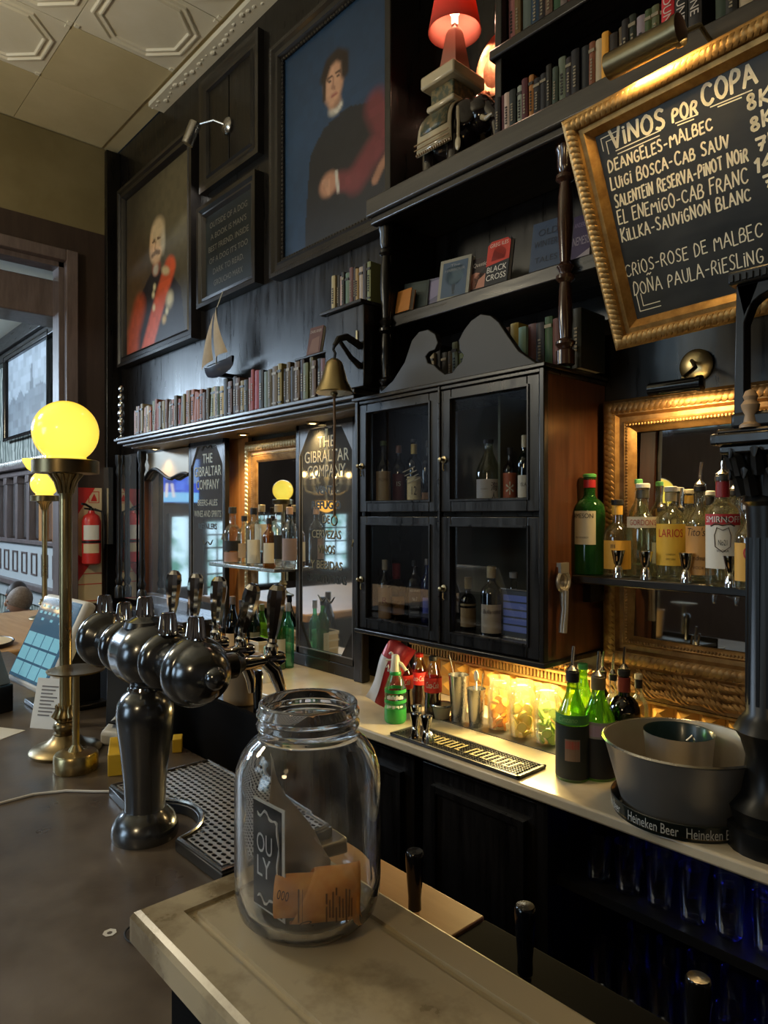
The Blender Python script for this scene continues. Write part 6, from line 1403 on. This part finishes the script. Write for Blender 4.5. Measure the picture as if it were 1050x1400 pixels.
# little glass dish, shakers, preserve jars
x, y = onc(596, 984)
gd = thing('glass_dish', 'small glass dish with a metal rim between cola bottles and shaker', 'dish', (x, y + .03, ZC)); obj('dish', MB().lathe([(.026, 0), (.028, .003), (.036, .045), (.038, .050), (.034, .050), (.024, .006), (0, .004)], 24, cap=False), M('frosted_dish', (.5, .48, .42), .3, trans=.5), gd); obj('rim', MB().lathe([(.0385, .046), (.041, .050), (.0385, .054), (.036, .052)], 28, cap=False), STEEL, gd)
def cyl_cup(r0, r1, h): return MB().lathe([(0, .001), (r0 * .95, 0), (r0, .002), (r1, h - .002), (r1 * 1.03, h), (r1 * .97, h), (r0 * .93, .006), (0, .005)], 28, cap=False)
for u, vb, vt, w, lab, items in ((627, 990, 922, 28, 'taller steel shaker tin holding a bar spoon', 1), (651, 998, 941, 26, 'shorter steel mixing tin holding a white spoon and twisted stirrer', 2)):
    x, y = onc(u, vb); y += .03; x = XY(u, y); R = wpx(u, y, w); H = ZY(u, vt, y) - ZC
    t = thing('shaker_tin', lab, 'shaker', (x, y, ZC)); obj('tin', cyl_cup(R * .72, R, H), STEEL, t)
    s1 = thing('bar_spoon', 'long thin bar spoon leaning in the taller steel tin' if items == 1 else 'twisted metal stirrer leaning in the shorter steel tin', 'spoon', (x, y, ZC + .008))
    obj('shaft', MB().tube([(-.008, 0, 0), (.0, .0, H * .6), (R * .8 if items == 1 else R * .75, .0, H), (R * 1.3 if items == 1 else R * .95, 0, H + (.02 if items == 1 else .05))] if items == 2 else [(.008, 0, 0), (-R * .75, 0, H), (-R * 1.25, 0, H + .055)], .0022, 6), STEEL, s1)
    if items == 2:
        s2 = thing('white_spoon', 'white plastic spoon standing in the shorter steel tin', 'spoon', (x, y, ZC + .008)); obj('spoon', MB().tube([(0, 0, 0), (.0, 0, H + .02)], .0035, 6).ball((0, 0, H + .035), .014, 12, 8, (.75, .3, 1.4)), sharp_label((.70, .64, .50), .4), s2)
def pjar(u, vb, vt, w, lab, fruit, rgb, rgb2, fn):
    x, y = onc(u, vb); y += .03; x = XY(u, y); R = wpx(u, y, w); H = ZY(u, vt, y) - ZC
    t = thing('preserve_jar', lab, 'jar', (x, y, ZC))
    obj('glass', MB().lathe([(R * .88, 0), (R, H * .06), (R, H * .72), (R * .93, H * .80), (R * .80, H * .85), (R * .80, H * .88), (R * .86, H * .885), (R * .86, H * .92), (R * .80, H * .925), (R * .84, H * .94), (R * .84, H), (R * .80, H), (R * .76, H * .86), (R * .92, H * .72), (R * .93, H * .06), (0, H * .03)], 28, cap=False), JARG, t)
    random.seed(int(u)); k = 0
    fm, fm2 = M(fn, rgb, .4, trans=.0), M(fn + '_rind', rgb2, .45)
    for j in range(5):
        for i in range(3):
            a = 2 * pi * i / 3 + j * 1.1; rr = R * .50; zz = H * (.10 + .11 * j)
            m = T((rr * cos(a), rr * sin(a), zz)) @ RZ(random.uniform(0, 6)) @ RX(random.uniform(.6, 1.5))
            s_ = thing(fruit, '', 'fruit') if 0 else None
            sl = obj('slice', MB().lathe([(R * .34, -.003), (R * .34, .003)], 14, m), fm, t); obj('rind', MB().lathe([(R * .34, -.0035), (R * .38, -.0035), (R * .38, .0035), (R * .34, .0035)], 14, m, cap=False), fm2, sl)
    return t
pjar(683, 1003, 925, 33, 'preserve jar of orange slices, left of three jars on the counter', 'o', (.80, .34, .03), (.75, .22, .01), 'orange_flesh')
pjar(714, 1013, 931, 36, 'preserve jar of lemon slices, middle of three jars on the counter', 'l', (.82, .66, .14), (.82, .55, .04), 'lemon_flesh')
pjar(748, 1022, 938, 37, 'preserve jar of lime slices, right of three jars beside the green bottle', 'i', (.50, .66, .10), (.18, .42, .04), 'lime_flesh')
tm = thing('jar_tray', 'narrow dark metal tray under the shakers and preserve jars', 'tray', (0, 0, ZC)); a_, b_ = onc(603, 985), onc(765, 1036)
obj('tray', MB().box(a_[0] - .01, b_[0] + .0, a_[1] - .0, a_[1] + .14, 0, .0025), M('dark_tray_metal', (.12, .12, .12), .35, .7), tm)
# rubber bar mat with studs
mt_ = thing('bar_mat', 'long black studded rubber bar mat along the counter edge', 'mat', (0, 0, ZC))
m0, m1, n0_, n1_ = -1.69, -1.165, 1.565, 1.70
obj('mat', MB().box(m0, m1, n0_, n1_, 0, .006), RUBBER, mt_, bevel=.002)
obj('mat_border', MB().box(m0, m1, n0_, n0_ + .008, .006, .011).box(m0, m1, n1_ - .008, n1_, .006, .011).box(m0, m0 + .008, n0_, n1_, .006, .011).box(m1 - .008, m1, n0_, n1_, .006, .011), M('mat_edge_rubber', (.05, .05, .05), .45), mt_)
st = MB(); nxs = 48
for i in range(nxs):
    for j in range(10):
        x = m0 + .014 + i * .0104; y = n0_ + .016 + j * .0113
        st.lathe([(.0036, .006), (.003, .011)], 5, T((x, y, 0)))
obj('studs', st, M('stud_rubber', (.03, .03, .03), .3), mt_, kind='stuff')
wd_ = MB()
for k in range(17):
    x = m0 + .11 + k * .0205 + (.02 if k > 7 else 0); wd_.prism([(x, n0_ + .035), (x + .008, n0_ + .035), (x + .012, n0_ + .095), (x + .004, n0_ + .095)], .0112, .0122, SWAP)
    if k % 2: wd_.prism([(x + .004, n0_ + .035), (x + .018, n0_ + .035), (x + .018, n0_ + .043), (x + .004, n0_ + .043)], .0112, .0122, SWAP)
    else: wd_.prism([(x + .006, n0_ + .085), (x + .02, n0_ + .085), (x + .02, n0_ + .093), (x + .006, n0_ + .093)], .0112, .0122, SWAP)
obj('raised_marks', wd_, M('cream_rubber_print', (.26, .22, .11), .5), mt_, smooth=False)
for u, v, lab, sc in ((557, 1013, 'steel jigger at the left end of the bar mat', 1.1), (583, 1014, 'steel jigger on the bar mat nearest the glass dish', 1.1), (569, 1000, 'steel jigger half hidden behind two others on the bar mat', 1.15)):
    x, y = onc(u, v, ZC + .011); o = solo('jigger', jgm, CHROME, lab, 'jigger', 'jiggers on the bar mat'); o.location = (x, min(max(y, 1.585), 1.70), ZC + .011); o.scale = (1.0, 1.0, sc)
x, y = onc(575, 1018, ZC + .011); cn = MB()
for k, (r, z) in enumerate(((.021, 0), (.0205, .006), (.012, .030), (.002, .036))):
    for i in range(28): a = 2 * pi * i / 28; rr = r * (1 if i % 2 else .85); cn.v.append((rr * cos(a), rr * sin(a), z))
cn.f = [(k * 28 + i, k * 28 + (i + 1) % 28, (k + 1) * 28 + (i + 1) % 28, (k + 1) * 28 + i) for k in range(3) for i in range(28)]
cn_ = solo('citrus_reamer', cn, STEEL, 'small ribbed steel citrus cone on the bar mat in front of the jiggers', 'reamer'); cn_.location = (x, max(y, 1.59), ZC + .011)
# vermouth and wine bottles
VG = M('lit_green_glass', (.30, .80, .08), .03, trans=.9, ior=1.3)
bot2('green vermouth bottle with dark lower half and small red back label', 780, 1064, 918, 45, 'slope', GREENB, BLK, .10, [(.03, .52, (.012, .016, .014), pi), (.53, .62, (.06, .22, .05), 1.4), (.20, .40, (.20, .13, .09), .45), (.31, .385, (.34, .06, .04), .40)], [('Cinzano', .555, .05, 1.2, (.22, .40, .14), -.3, .25)], pour=True, spoutlen=.055)
bot2('green bottle with a dark body, pale crest label and metal pour spout', 815, 1062, 925, 48, 'slope', GREENB, (.16, .12, .06), .13, [(.03, .42, (.010, .010, .010), pi), (.42, .58, (.26, .23, .20), 1.4), (.44, .55, (.36, .24, .30), .6)], pour=True, spoutlen=.055)
btl('bright green bottle behind the vermouth, its green cap showing', 797, 907, 1.86, ZC, 34, 'slope', GREENB, (.05, .30, .10), .06, [(.3, .5, (.12, .3, .06), 1.2)])
btl('round-shouldered dark red wine-coloured bottle with a red neck behind the tub', 853, 915, 1.86, ZC, 44, 'orb', DARKG, BLK, .06, foil=(.78, .92, (.20, .03, .025)), pour=True)
btl('clear bottle with a dark cap between green bottle and dark round bottle', 838, 922, 1.93, ZC, 26, 'round', CLEAR, BLK, .07, [(.3, .7, (.5, .40, .28), .9)], pour=True)
btl('clear bottle with a cream cap behind the zinc tub', 873, 921, 1.95, ZC, 26, 'round', CLEAR, CRM, .06, foil=(.84, .93, BLK))
btl('dark bottle with a slim pour spout behind the crest-labelled green one', 824, 918, 1.98, ZC, 24, 'round', DARKG, BLK, .09, pour=True)
# zinc tub on its beer tray
bt = thing('zinc_tub', 'large oval-looking zinc tub on a lettered black tray', 'tub', (-.765, 1.70, ZC + .012))
obj('tub', MB().lathe([(0, 0), (.138, 0), (.143, .004), (.186, .160), (.190, .164), (.190, .168), (.184, .168), (.139, .012), (0, .010)], 56, cap=False), ZINC, bt)
obj('rolled_rim', MB().lathe([(.188, .162), (.192, .166), (.188, .170), (.184, .166)], 56, cap=False), STEEL, bt)
obj('rivet', MB().ball((-.10, .155, .125), .006, 8, 5), STEEL, bt)
pn_ = thing('ice_pan', 'smaller steel pan with dark blue inside sitting in the zinc tub', 'pan', (-.80, 1.755, ZC + .055))
obj('pan', MB().lathe([(0, 0), (.075, 0), (.085, .125), (.087, .128)], 36, cap=False), ZINC, pn_)
obj('lining', MB().lathe([(.086, .128), (.083, .124), (.072, .004), (0, .003)], 36, cap=False), M('dark_blue_enamel', (.010, .028, .035), .3, coat=.3), pn_)
obj('wire_loop', MB().tube([(.045, -.06, .10), (.05, -.064, .13), (.058, -.056, .142), (.062, -.05, .13), (.06, -.05, .10)], .003, 6), CHROME, pn_)
ht = thing('beer_tray', 'round black beer tray with white lettering under the zinc tub', 'tray', (-.765, 1.70, ZC))
obj('tray', MB().lathe([(0, .010), (.150, .010), (.158, .03), (.168, .040), (.170, .038), (.164, .0), (0, 0)], 56, cap=False), M('black_tray_enamel', (.010, .014, .012), .3, coat=.4), ht)
obj('gold_line', MB().lathe([(.1655, .007), (.1662, .010)], 56, cap=False), DBRASS, ht)
a0 = face(-.765, 1.70)
for k, off in enumerate((-.42, .42, 1.35, -1.35)):
    obj('lettering', wrap(text_mb('Heineken Beer', h=.023, wdt=.125), .1685, .010, a0 + off), sharp_label((.50, .50, .46)), ht, smooth=False)
# citrus press hanging on the cabinet end
cx, cy = -1.205, 1.816
cq = thing('citrus_press', 'dull metal citrus press hanging on the end of the glazed cabinet', 'press', (cx, cy, 1.30))
rg = MB().tube([(.022, .030 * cos(a), .115 + .030 * sin(a)) for a in [2 * pi * k / 24 for k in range(25)]], .006, 8, cap=False)
rg.lathe([(.029, 0), (.024, .012), (.010, .018), (0, .019)], 20, T((.022, 0, .115)) @ RY(-pi / 2), cap=False)
rg.box(.018, .028, -.022, .022, .140, .172).box(.014, .030, -.026, -.016, .16, .172)
obj('cup', rg, ZINC, cq)
obj('handle', MB().tube([(.022, 0, .088), (.024, -.002, .03), (.022, -.008, -.04)], [.012, .009, .011], 10).tube([(.030, .002, .088), (.032, 0, .03), (.030, -.008, -.04)], [.009, .007, .009], 10), ZINC, cq)
obj('hook', MB().tube([(0, 0, .168), (.014, 0, .17), (.022, 0, .160)], .003, 6), STEEL, cq)
# tumblers under the counter
tmb = finish(MB().lathe([(0, .001), (.026, 0), (.029, .004), (.034, .128), (.0335, .130), (.0315, .128), (.027, .012), (0, .010)], 22, cap=False).mesh('tumbler')); tmb.materials.append(TUMB)
ORD9 = ('first', 'second', 'third', 'fourth', 'fifth', 'sixth', 'seventh', 'eighth', 'ninth')
for (zz, rows, lab) in ((.630, (1.69, 1.80, 1.92), 'upper shelf under the counter'), (.325, (1.70, 1.84), 'lower shelf under the counter')):
    for r_, Y in enumerate(rows):
        for k in range(9):
            o = solo('tumbler', tmb, TUMB, 'clear tumbler, %s from left in the %s row of the %s' % (ORD9[k], ['front', 'second', 'back'][r_], lab), 'glass', 'tumblers under the back counter'); o.location = (CX0 + .10 + k * .085 + .04 * (r_ % 2), Y, zz)

# ------------------------------------------------------------------ books
_bm = {}
def book_meshes(kind=0):
    if kind in _bm: return _bm[kind]
    c = MB(); b = .09 if kind else .12           # unit book: width x in -.5..+.5, spine at y=0, depth to y=1, height z 0..1
    c.box(-.5, -.5 + b, 0, 1, 0, 1).box(.5 - b, .5, 0, 1, 0, 1)
    sp = MB(); n = 4
    for z in (0, 1):
        for k in range(n + 1):
            t = -1 + 2 * k / n; sp.v.append((.5 * t, -.03 * (1 - t * t), z))
        for k in range(n + 1):
            t = -1 + 2 * k / n; sp.v.append((.5 * t, .02, z))
    m = n + 1
    sp.f = [(k, k + 1, 2 * m + k + 1, 2 * m + k) for k in range(n)] + [(k, m + k, m + k + 1, k + 1) for k in range(n)] + [(2 * m + k, 2 * m + k + 1, 3 * m + k + 1, 3 * m + k) for k in range(n)]
    c.add(sp.v, sp.f)
    pg = MB().box(-.5 + b, .5 - b, .02, .97, .02, .98)
    bd = MB()
    for z0, z1 in ((.80, .86), (.10, .14)): bd.box(-.46, .46, -.04, .0, z0, z1)
    tt = MB()
    for k in range(7): tt.box(-.16 + .06 * (k % 2), .16, -.045, .0, .28 + k * .06, .315 + k * .06)
    r = [finish(x.mesh(n_)) for x, n_ in ((c, 'book'), (pg, 'page_block'), (bd, 'spine_band'), (tt, 'spine_title'))]
    for x in r: x.materials.append(PAPER)
    _bm[kind] = r; return r
def setmat(o, m):
    o.material_slots[0].link = 'OBJECT'; o.material_slots[0].material = m
def book(x, y, z, w, h, d, rgb, trim, label, group, lean=0., title=True, band=True):
    cm, pm, bm_, tm_ = book_meshes()
    o = bpy.data.objects.new('book', cm); COL.objects.link(o); setmat(o, sharp_label(rgb, .55))
    o.location = (x, y, z); o.scale = (w, d, h); o.rotation_euler = (0, lean, 0)
    o['label'] = label; o['category'] = 'book'; o['group'] = group
    p = bpy.data.objects.new('page_block', pm); COL.objects.link(p); p.parent = o; setmat(p, PAPER)
    if band:
        p = bpy.data.objects.new('spine_band', bm_); COL.objects.link(p); p.parent = o; setmat(p, sharp_label(trim, .5))
    if title:
        p = bpy.data.objects.new('spine_title', tm_); COL.objects.link(p); p.parent = o; setmat(p, sharp_label(trim, .5))
    return o
def ordn(n): return '%d%s' % (n, 'th' if 10 <= n % 100 <= 20 else {1: 'st', 2: 'nd', 3: 'rd'}.get(n % 10, 'th'))
CN = {'tan': (.30, .19, .10), 'brown': (.12, .065, .035), 'cream': (.46, .37, .24), 'rust': (.26, .09, .04), 'dark': (.02, .017, .016), 'black': (.010, .010, .011), 'grey': (.16, .15, .13), 'green': (.05, .075, .04),
      'teal': (.07, .13, .13), 'red': (.30, .02, .02), 'maroon': (.13, .02, .02), 'blue': (.02, .045, .10), 'orange': (.62, .26, .05), 'yellow': (.74, .42, .06), 'olive': (.12, .11, .05), 'white': (.50, .47, .38)}
def row(xs, xe, y, z, hlo, hhi, d, colors, where, group, wlo=.022, whi=.04, seed=1, lean=.0, trimlight=True):
    rr = random.Random(seed); x = xs; n = 0
    while x < xe:
        c = colors[n] if n < len(colors) and isinstance(colors, list) else rr.choice(colors if isinstance(colors, tuple) else colors)
        wd_ = rr.uniform(wlo, whi)
        n += 1; h = rr.uniform(hlo, hhi); rgb = tuple(round(q * rr.choice((.55, .75, .95)), 3) for q in CN[c])
        trim = (.24, .20, .13) if sum(rgb) < .30 else CN['dark']
        book(x + wd_ / 2, y + rr.uniform(0, .012), z, wd_ * .94, h, d, rgb, trim, '%s-spined book, %s from left %s' % (c, ordn(n), where), group, lean if n % 5 == 0 else rr.uniform(-.012, .012), rr.random() < .75, rr.random() < .3)
        x += wd_
    return n
row(-4.40, -3.30, 1.80, ZT + .03, .165, .205, .13, ('tan', 'brown', 'cream', 'tan', 'rust', 'brown', 'tan', 'grey'), 'on the long shelf over the mirrored doors', 'books on the long shelf', .026, .042, 3, .08)
row(-3.30, -2.72, 1.80, ZT + .03, .17, .215, .13, ['teal', 'cream', 'dark', 'grey', 'dark', 'brown', 'tan', 'dark', 'rust', 'red', 'red', 'dark', 'grey', 'brown', 'olive', 'tan', 'dark'], 'of the taller run on the long shelf', 'books on the long shelf', .026, .042, 4)
row(-2.72, -2.36, 1.81, ZT + .03, .17, .205, .13, ('dark', 'brown', 'dark', 'olive', 'maroon', 'black'), 'of the dark run ending the long shelf', 'books on the long shelf', .026, .042, 5)
row(XY(453, 1.79), -2.06, 1.79, 2.46, .13, .17, .12, ['cream', 'dark', 'cream', 'dark', 'grey', 'brown', 'dark', 'tan', 'cream', 'dark'], 'on top of the little corner cupboard', 'books on the corner cupboard', .018, .028, 6)
row(-1.96, -1.82, 1.88, Z1 + .014, .13, .18, .14, ['dark', 'black', 'dark', 'cream', 'tan'], 'on the cabinet left of the scrolled pediment', 'books on the cabinet top', .026, .034, 7)
row(-1.80, -1.50, 1.90, Z1 + .014, .15, .185, .14, ['black', 'dark', 'brown', 'grey', 'tan', 'black', 'dark', 'white', 'maroon', 'red'], 'on the cabinet behind the scrolled pediment', 'books on the cabinet top', .026, .036, 8)
row(-1.47, -1.20, 1.88, Z1 + .014, .165, .20, .14, ['tan', 'orange', 'white', 'maroon', 'black', 'green', 'brown', 'olive'], 'on the cabinet right of the scrolled pediment', 'books on the cabinet top', .030, .040, 9)
n_ = row(-1.435, -.985, 1.795, ZM, .135, .16, .13, ['black', 'maroon', 'white', 'dark', 'cream', 'maroon', 'orange', 'black', 'black', 'dark', 'green', 'grey', 'dark', 'black', 'dark', 'rust', 'cream', 'yellow', 'dark', 'olive'], 'on the thick shelf', 'paperbacks on the thick shelf', .018, .028, 10)
row(-.985, -.87, 1.795, ZM, .15, .17, .13, ['black', 'dark', 'cream', 'green', 'olive'], 'just left of the red lettered paperback', 'paperbacks on the thick shelf', .02, .026, 12)
for k, (c, lb) in enumerate((('red', 'red-spined'), ('black', 'black-spined'), ('dark', 'dark-spined'))):
    b_ = book(-.845 + k * .036, 1.79, ZM, .034, .19, .13, CN[c] if k else (.55, .02, .03), CN['cream'], '%s tall paperback lettered in white over the chalkboard lamp' % lb, 'paperbacks on the thick shelf', 0, False, False)
    tx = text_mb('DUNE', h=.58, wdt=.38) if 0 else text_mb('DUNE', h=.022, wdt=.085)
    tx.xf(RY(pi / 2)); tx.v = [((x + .0) / .034 - .30, -.05, (z + .105) / .19) for x, y, z in tx.v]
    obj('spine_lettering', tx, sharp_label((.55, .48, .42)), b_, smooth=False)
row(-.73, -.30, 1.80, ZM, .14, .18, .13, ['green', 'dark', 'cream', 'olive', 'black', 'rust', 'maroon', 'red', 'white', 'dark'], 'right of the chalkboard lamp', 'paperbacks on the thick shelf', .022, .034, 11)
row(-1.44, -.7, 1.88, 3.19, .16, .20, .13, ['tan', 'rust', 'grey', 'blue', 'dark', 'olive', 'green', 'grey', 'maroon', 'dark'], 'on the topmost shelf', 'books on the topmost shelf', .024, .034, 13)
# paperbacks standing face out on the middle shelf
def face_book(label, u0, u1, vt, vb, Y, rgb, deco, rz=0., lean=.18, cat='book'):
    x0, x1 = XY(u0, Y), XY(u1, Y); W = x1 - x0; H = ZY((u0 + u1) / 2, vt, Y) - 2.407
    t = thing('paperback', label, cat, ((x0 + x1) / 2, Y, 2.412), rz, 'face-out paperbacks on the middle shelf')
    m = RX(-lean)
    obj('cover', MB().box(-W / 2, W / 2, 0, .003, 0, H, m).box(-W / 2, W / 2, .021, .024, 0, H, m).box(-W / 2, -W / 2 + .003, .003, .021, 0, H, m), sharp_label(rgb, .4), t)
    obj('page_block', MB().box(-W / 2 + .003, W / 2 - .002, .003, .021, .003, H - .003, m), PAPER, t)
    for it in deco:
        if it[0] == 'p': obj('cover_panel', MB().prism([(a * W - W / 2, b * H) for a, b in it[2]], -.0006, 0, m), sharp_label(it[1], .4), t)
        else: lettering('lettering', it[2], sharp_label(it[1], .4), t, m @ T(((it[3] - .5) * W, -.0008, it[4] * H)), h=it[5] * H, wdt=it[6] * W)
    return t
face_book('plain orange book cover behind the left turned post', 540, 559, 396, 428, 1.86, (.42, .16, .03), [])
face_book('dark teal worn book leaning between orange and bluish covers', 553, 580, 384, 425, 1.90, (.025, .04, .04), [('p', (.035, .055, .055), [(.1, .1), (.9, .1), (.9, .9), (.1, .9)])], .3)
face_book('bluish-white patterned paperback half hidden by the silver-framed cover', 583, 606, 378, 415, 1.93, (.12, .12, .20), [('p', (.24, .22, .36), [(.1, .3), (.9, .5), (.8, .95), (.1, .9)])], .2)
face_book('blue-grey book with a pale border and fountain shape on its cover', 600, 637, 350, 414, 1.89, (.28, .27, .22), [('p', (.05, .09, .15), [(.10, .07), (.90, .07), (.90, .92), (.10, .92)]), ('p', (.12, .19, .24), [(.2, .5), (.35, .36), (.65, .36), (.8, .5), (.75, .8), (.25, .8)]), ('t', (.25, .27, .3), 'The', .5, .80, .06, .3), ('t', (.25, .27, .3), 'HARBOUR', .5, .68, .07, .65), ('p', (.35, .35, .30), [(.47, .12), (.53, .12), (.56, .36), (.44, .36)])], .18)
face_book('dark paperback with a pink-orange landscape and black gun shape', 636, 665, 351, 402, 1.92, (.03, .02, .025), [('p', (.45, .20, .14), [(0, .18), (1, .18), (1, .50), (.4, .62), (0, .55)]), ('p', (.012, .012, .014), [(.08, .18), (.35, .48), (1, .75), (1, .62), (.55, .40), (.45, .18)]), ('t', (.55, .48, .42), 'McQuestion', .5, .74, .13, .92), ('t', (.55, .48, .42), 'PAPERBACK', .5, .04, .07, .9)], .1)
bcx = face_book('red and black paperback with bold white title and a red spider-like star', 662, 692, 325, 396, 1.88, (.012, .012, .013), [('p', (.50, .03, .02), [(0, .46), (1, .52), (1, .92), (.85, 1), (.15, 1), (0, .92)]), ('p', (.26, .02, .02), [(.2, .55), (.8, .55), (.85, .72), (.6, .86), (.3, .82)]), ('t', (.62, .50, .42), 'GREG ILES', .5, .86, .085, .8), ('t', (.66, .62, .55), 'BLACK', .5, .30, .13, .86), ('t', (.66, .62, .55), 'CROSS', .5, .12, .13, .86)], .05)
face_book('plain blue hardback with dark faint title left of the brown turned post', 724, 766, 297, 370, 1.90, (.030, .055, .105), [('t', (.012, .02, .04), 'OLD', .5, .72, .13, .6), ('t', (.012, .02, .04), 'WINTERS', .5, .5, .13, .8), ('t', (.012, .02, .04), 'TALES', .5, .2, .11, .7)], .1)
face_book('purple and white paperback with bold title right of the brown turned post', 780, 804, 290, 350, 1.93, (.05, .035, .10), [('p', (.34, .30, .34), [(0, 0), (1, .12), (1, .3), (0, .1)]), ('t', (.24, .2, .34), 'ANDERSON', .5, .76, .09, .85), ('t', (.34, .30, .38), 'NEMESIS', .5, .40, .17, .9)], .1)
# leaning paperback over the long row, near the bell
lb = thing('paperback', 'small dark red paperback leaning on the ledge left of the brass bell', 'book', (XY(427, 1.88), 1.88, ZT + .25), .1)
obj('cover', MB().box(-.045, .045, 0, .003, 0, .15, RX(-.2)).box(-.045, .045, .016, .019, 0, .15, RX(-.2)), sharp_label((.10, .04, .035)), lb); obj('page_block', MB().box(-.044, .044, .003, .016, .002, .148, RX(-.2)), PAPER, lb)
lettering('lettering', 'DARK RIVER', sharp_label((.4, .34, .3)), lb, RX(-.2) @ T((0, -.0008, .12)), h=.014, wdt=.075)
obj('cover_panel', MB().prism([(-.035, .02), (.035, .02), (.03, .10), (-.02, .09)], -.0006, 0, RX(-.2)), sharp_label((.17, .09, .07)), lb)
lg = solo('book_ledge', MB().box(-2.64, -2.38, 1.84, 2.098, ZT + .238, ZT + .25), WOODH, 'little dark wooden ledge over the book row carrying a leaning paperback', 'ledge', bevel=.004)
# the under-cabinet lamp that lights the counter
uc = thing('under_cabinet_lamp', 'slim warm lamp fixed under the glazed cabinet', 'lamp', (-1.42, 1.96, Z0 - .018))
obj('housing', MB().box(-.16, .16, -.02, .02, -.018, 0), BRASS, uc, bevel=.004); obj('tube', MB().box(-.15, .15, -.013, .013, -.021, -.018), EM_W, uc)
lamp('under_cabinet_beam', 'AREA', (-1.38, 1.96, Z0 - .042), 19, (1, .74, .30), (-1.36, 1.86, ZC), .30, .03)
for o in SC.objects:
    if o.type == 'MESH' and o.name.startswith('lettering'): o.visible_shadow = True
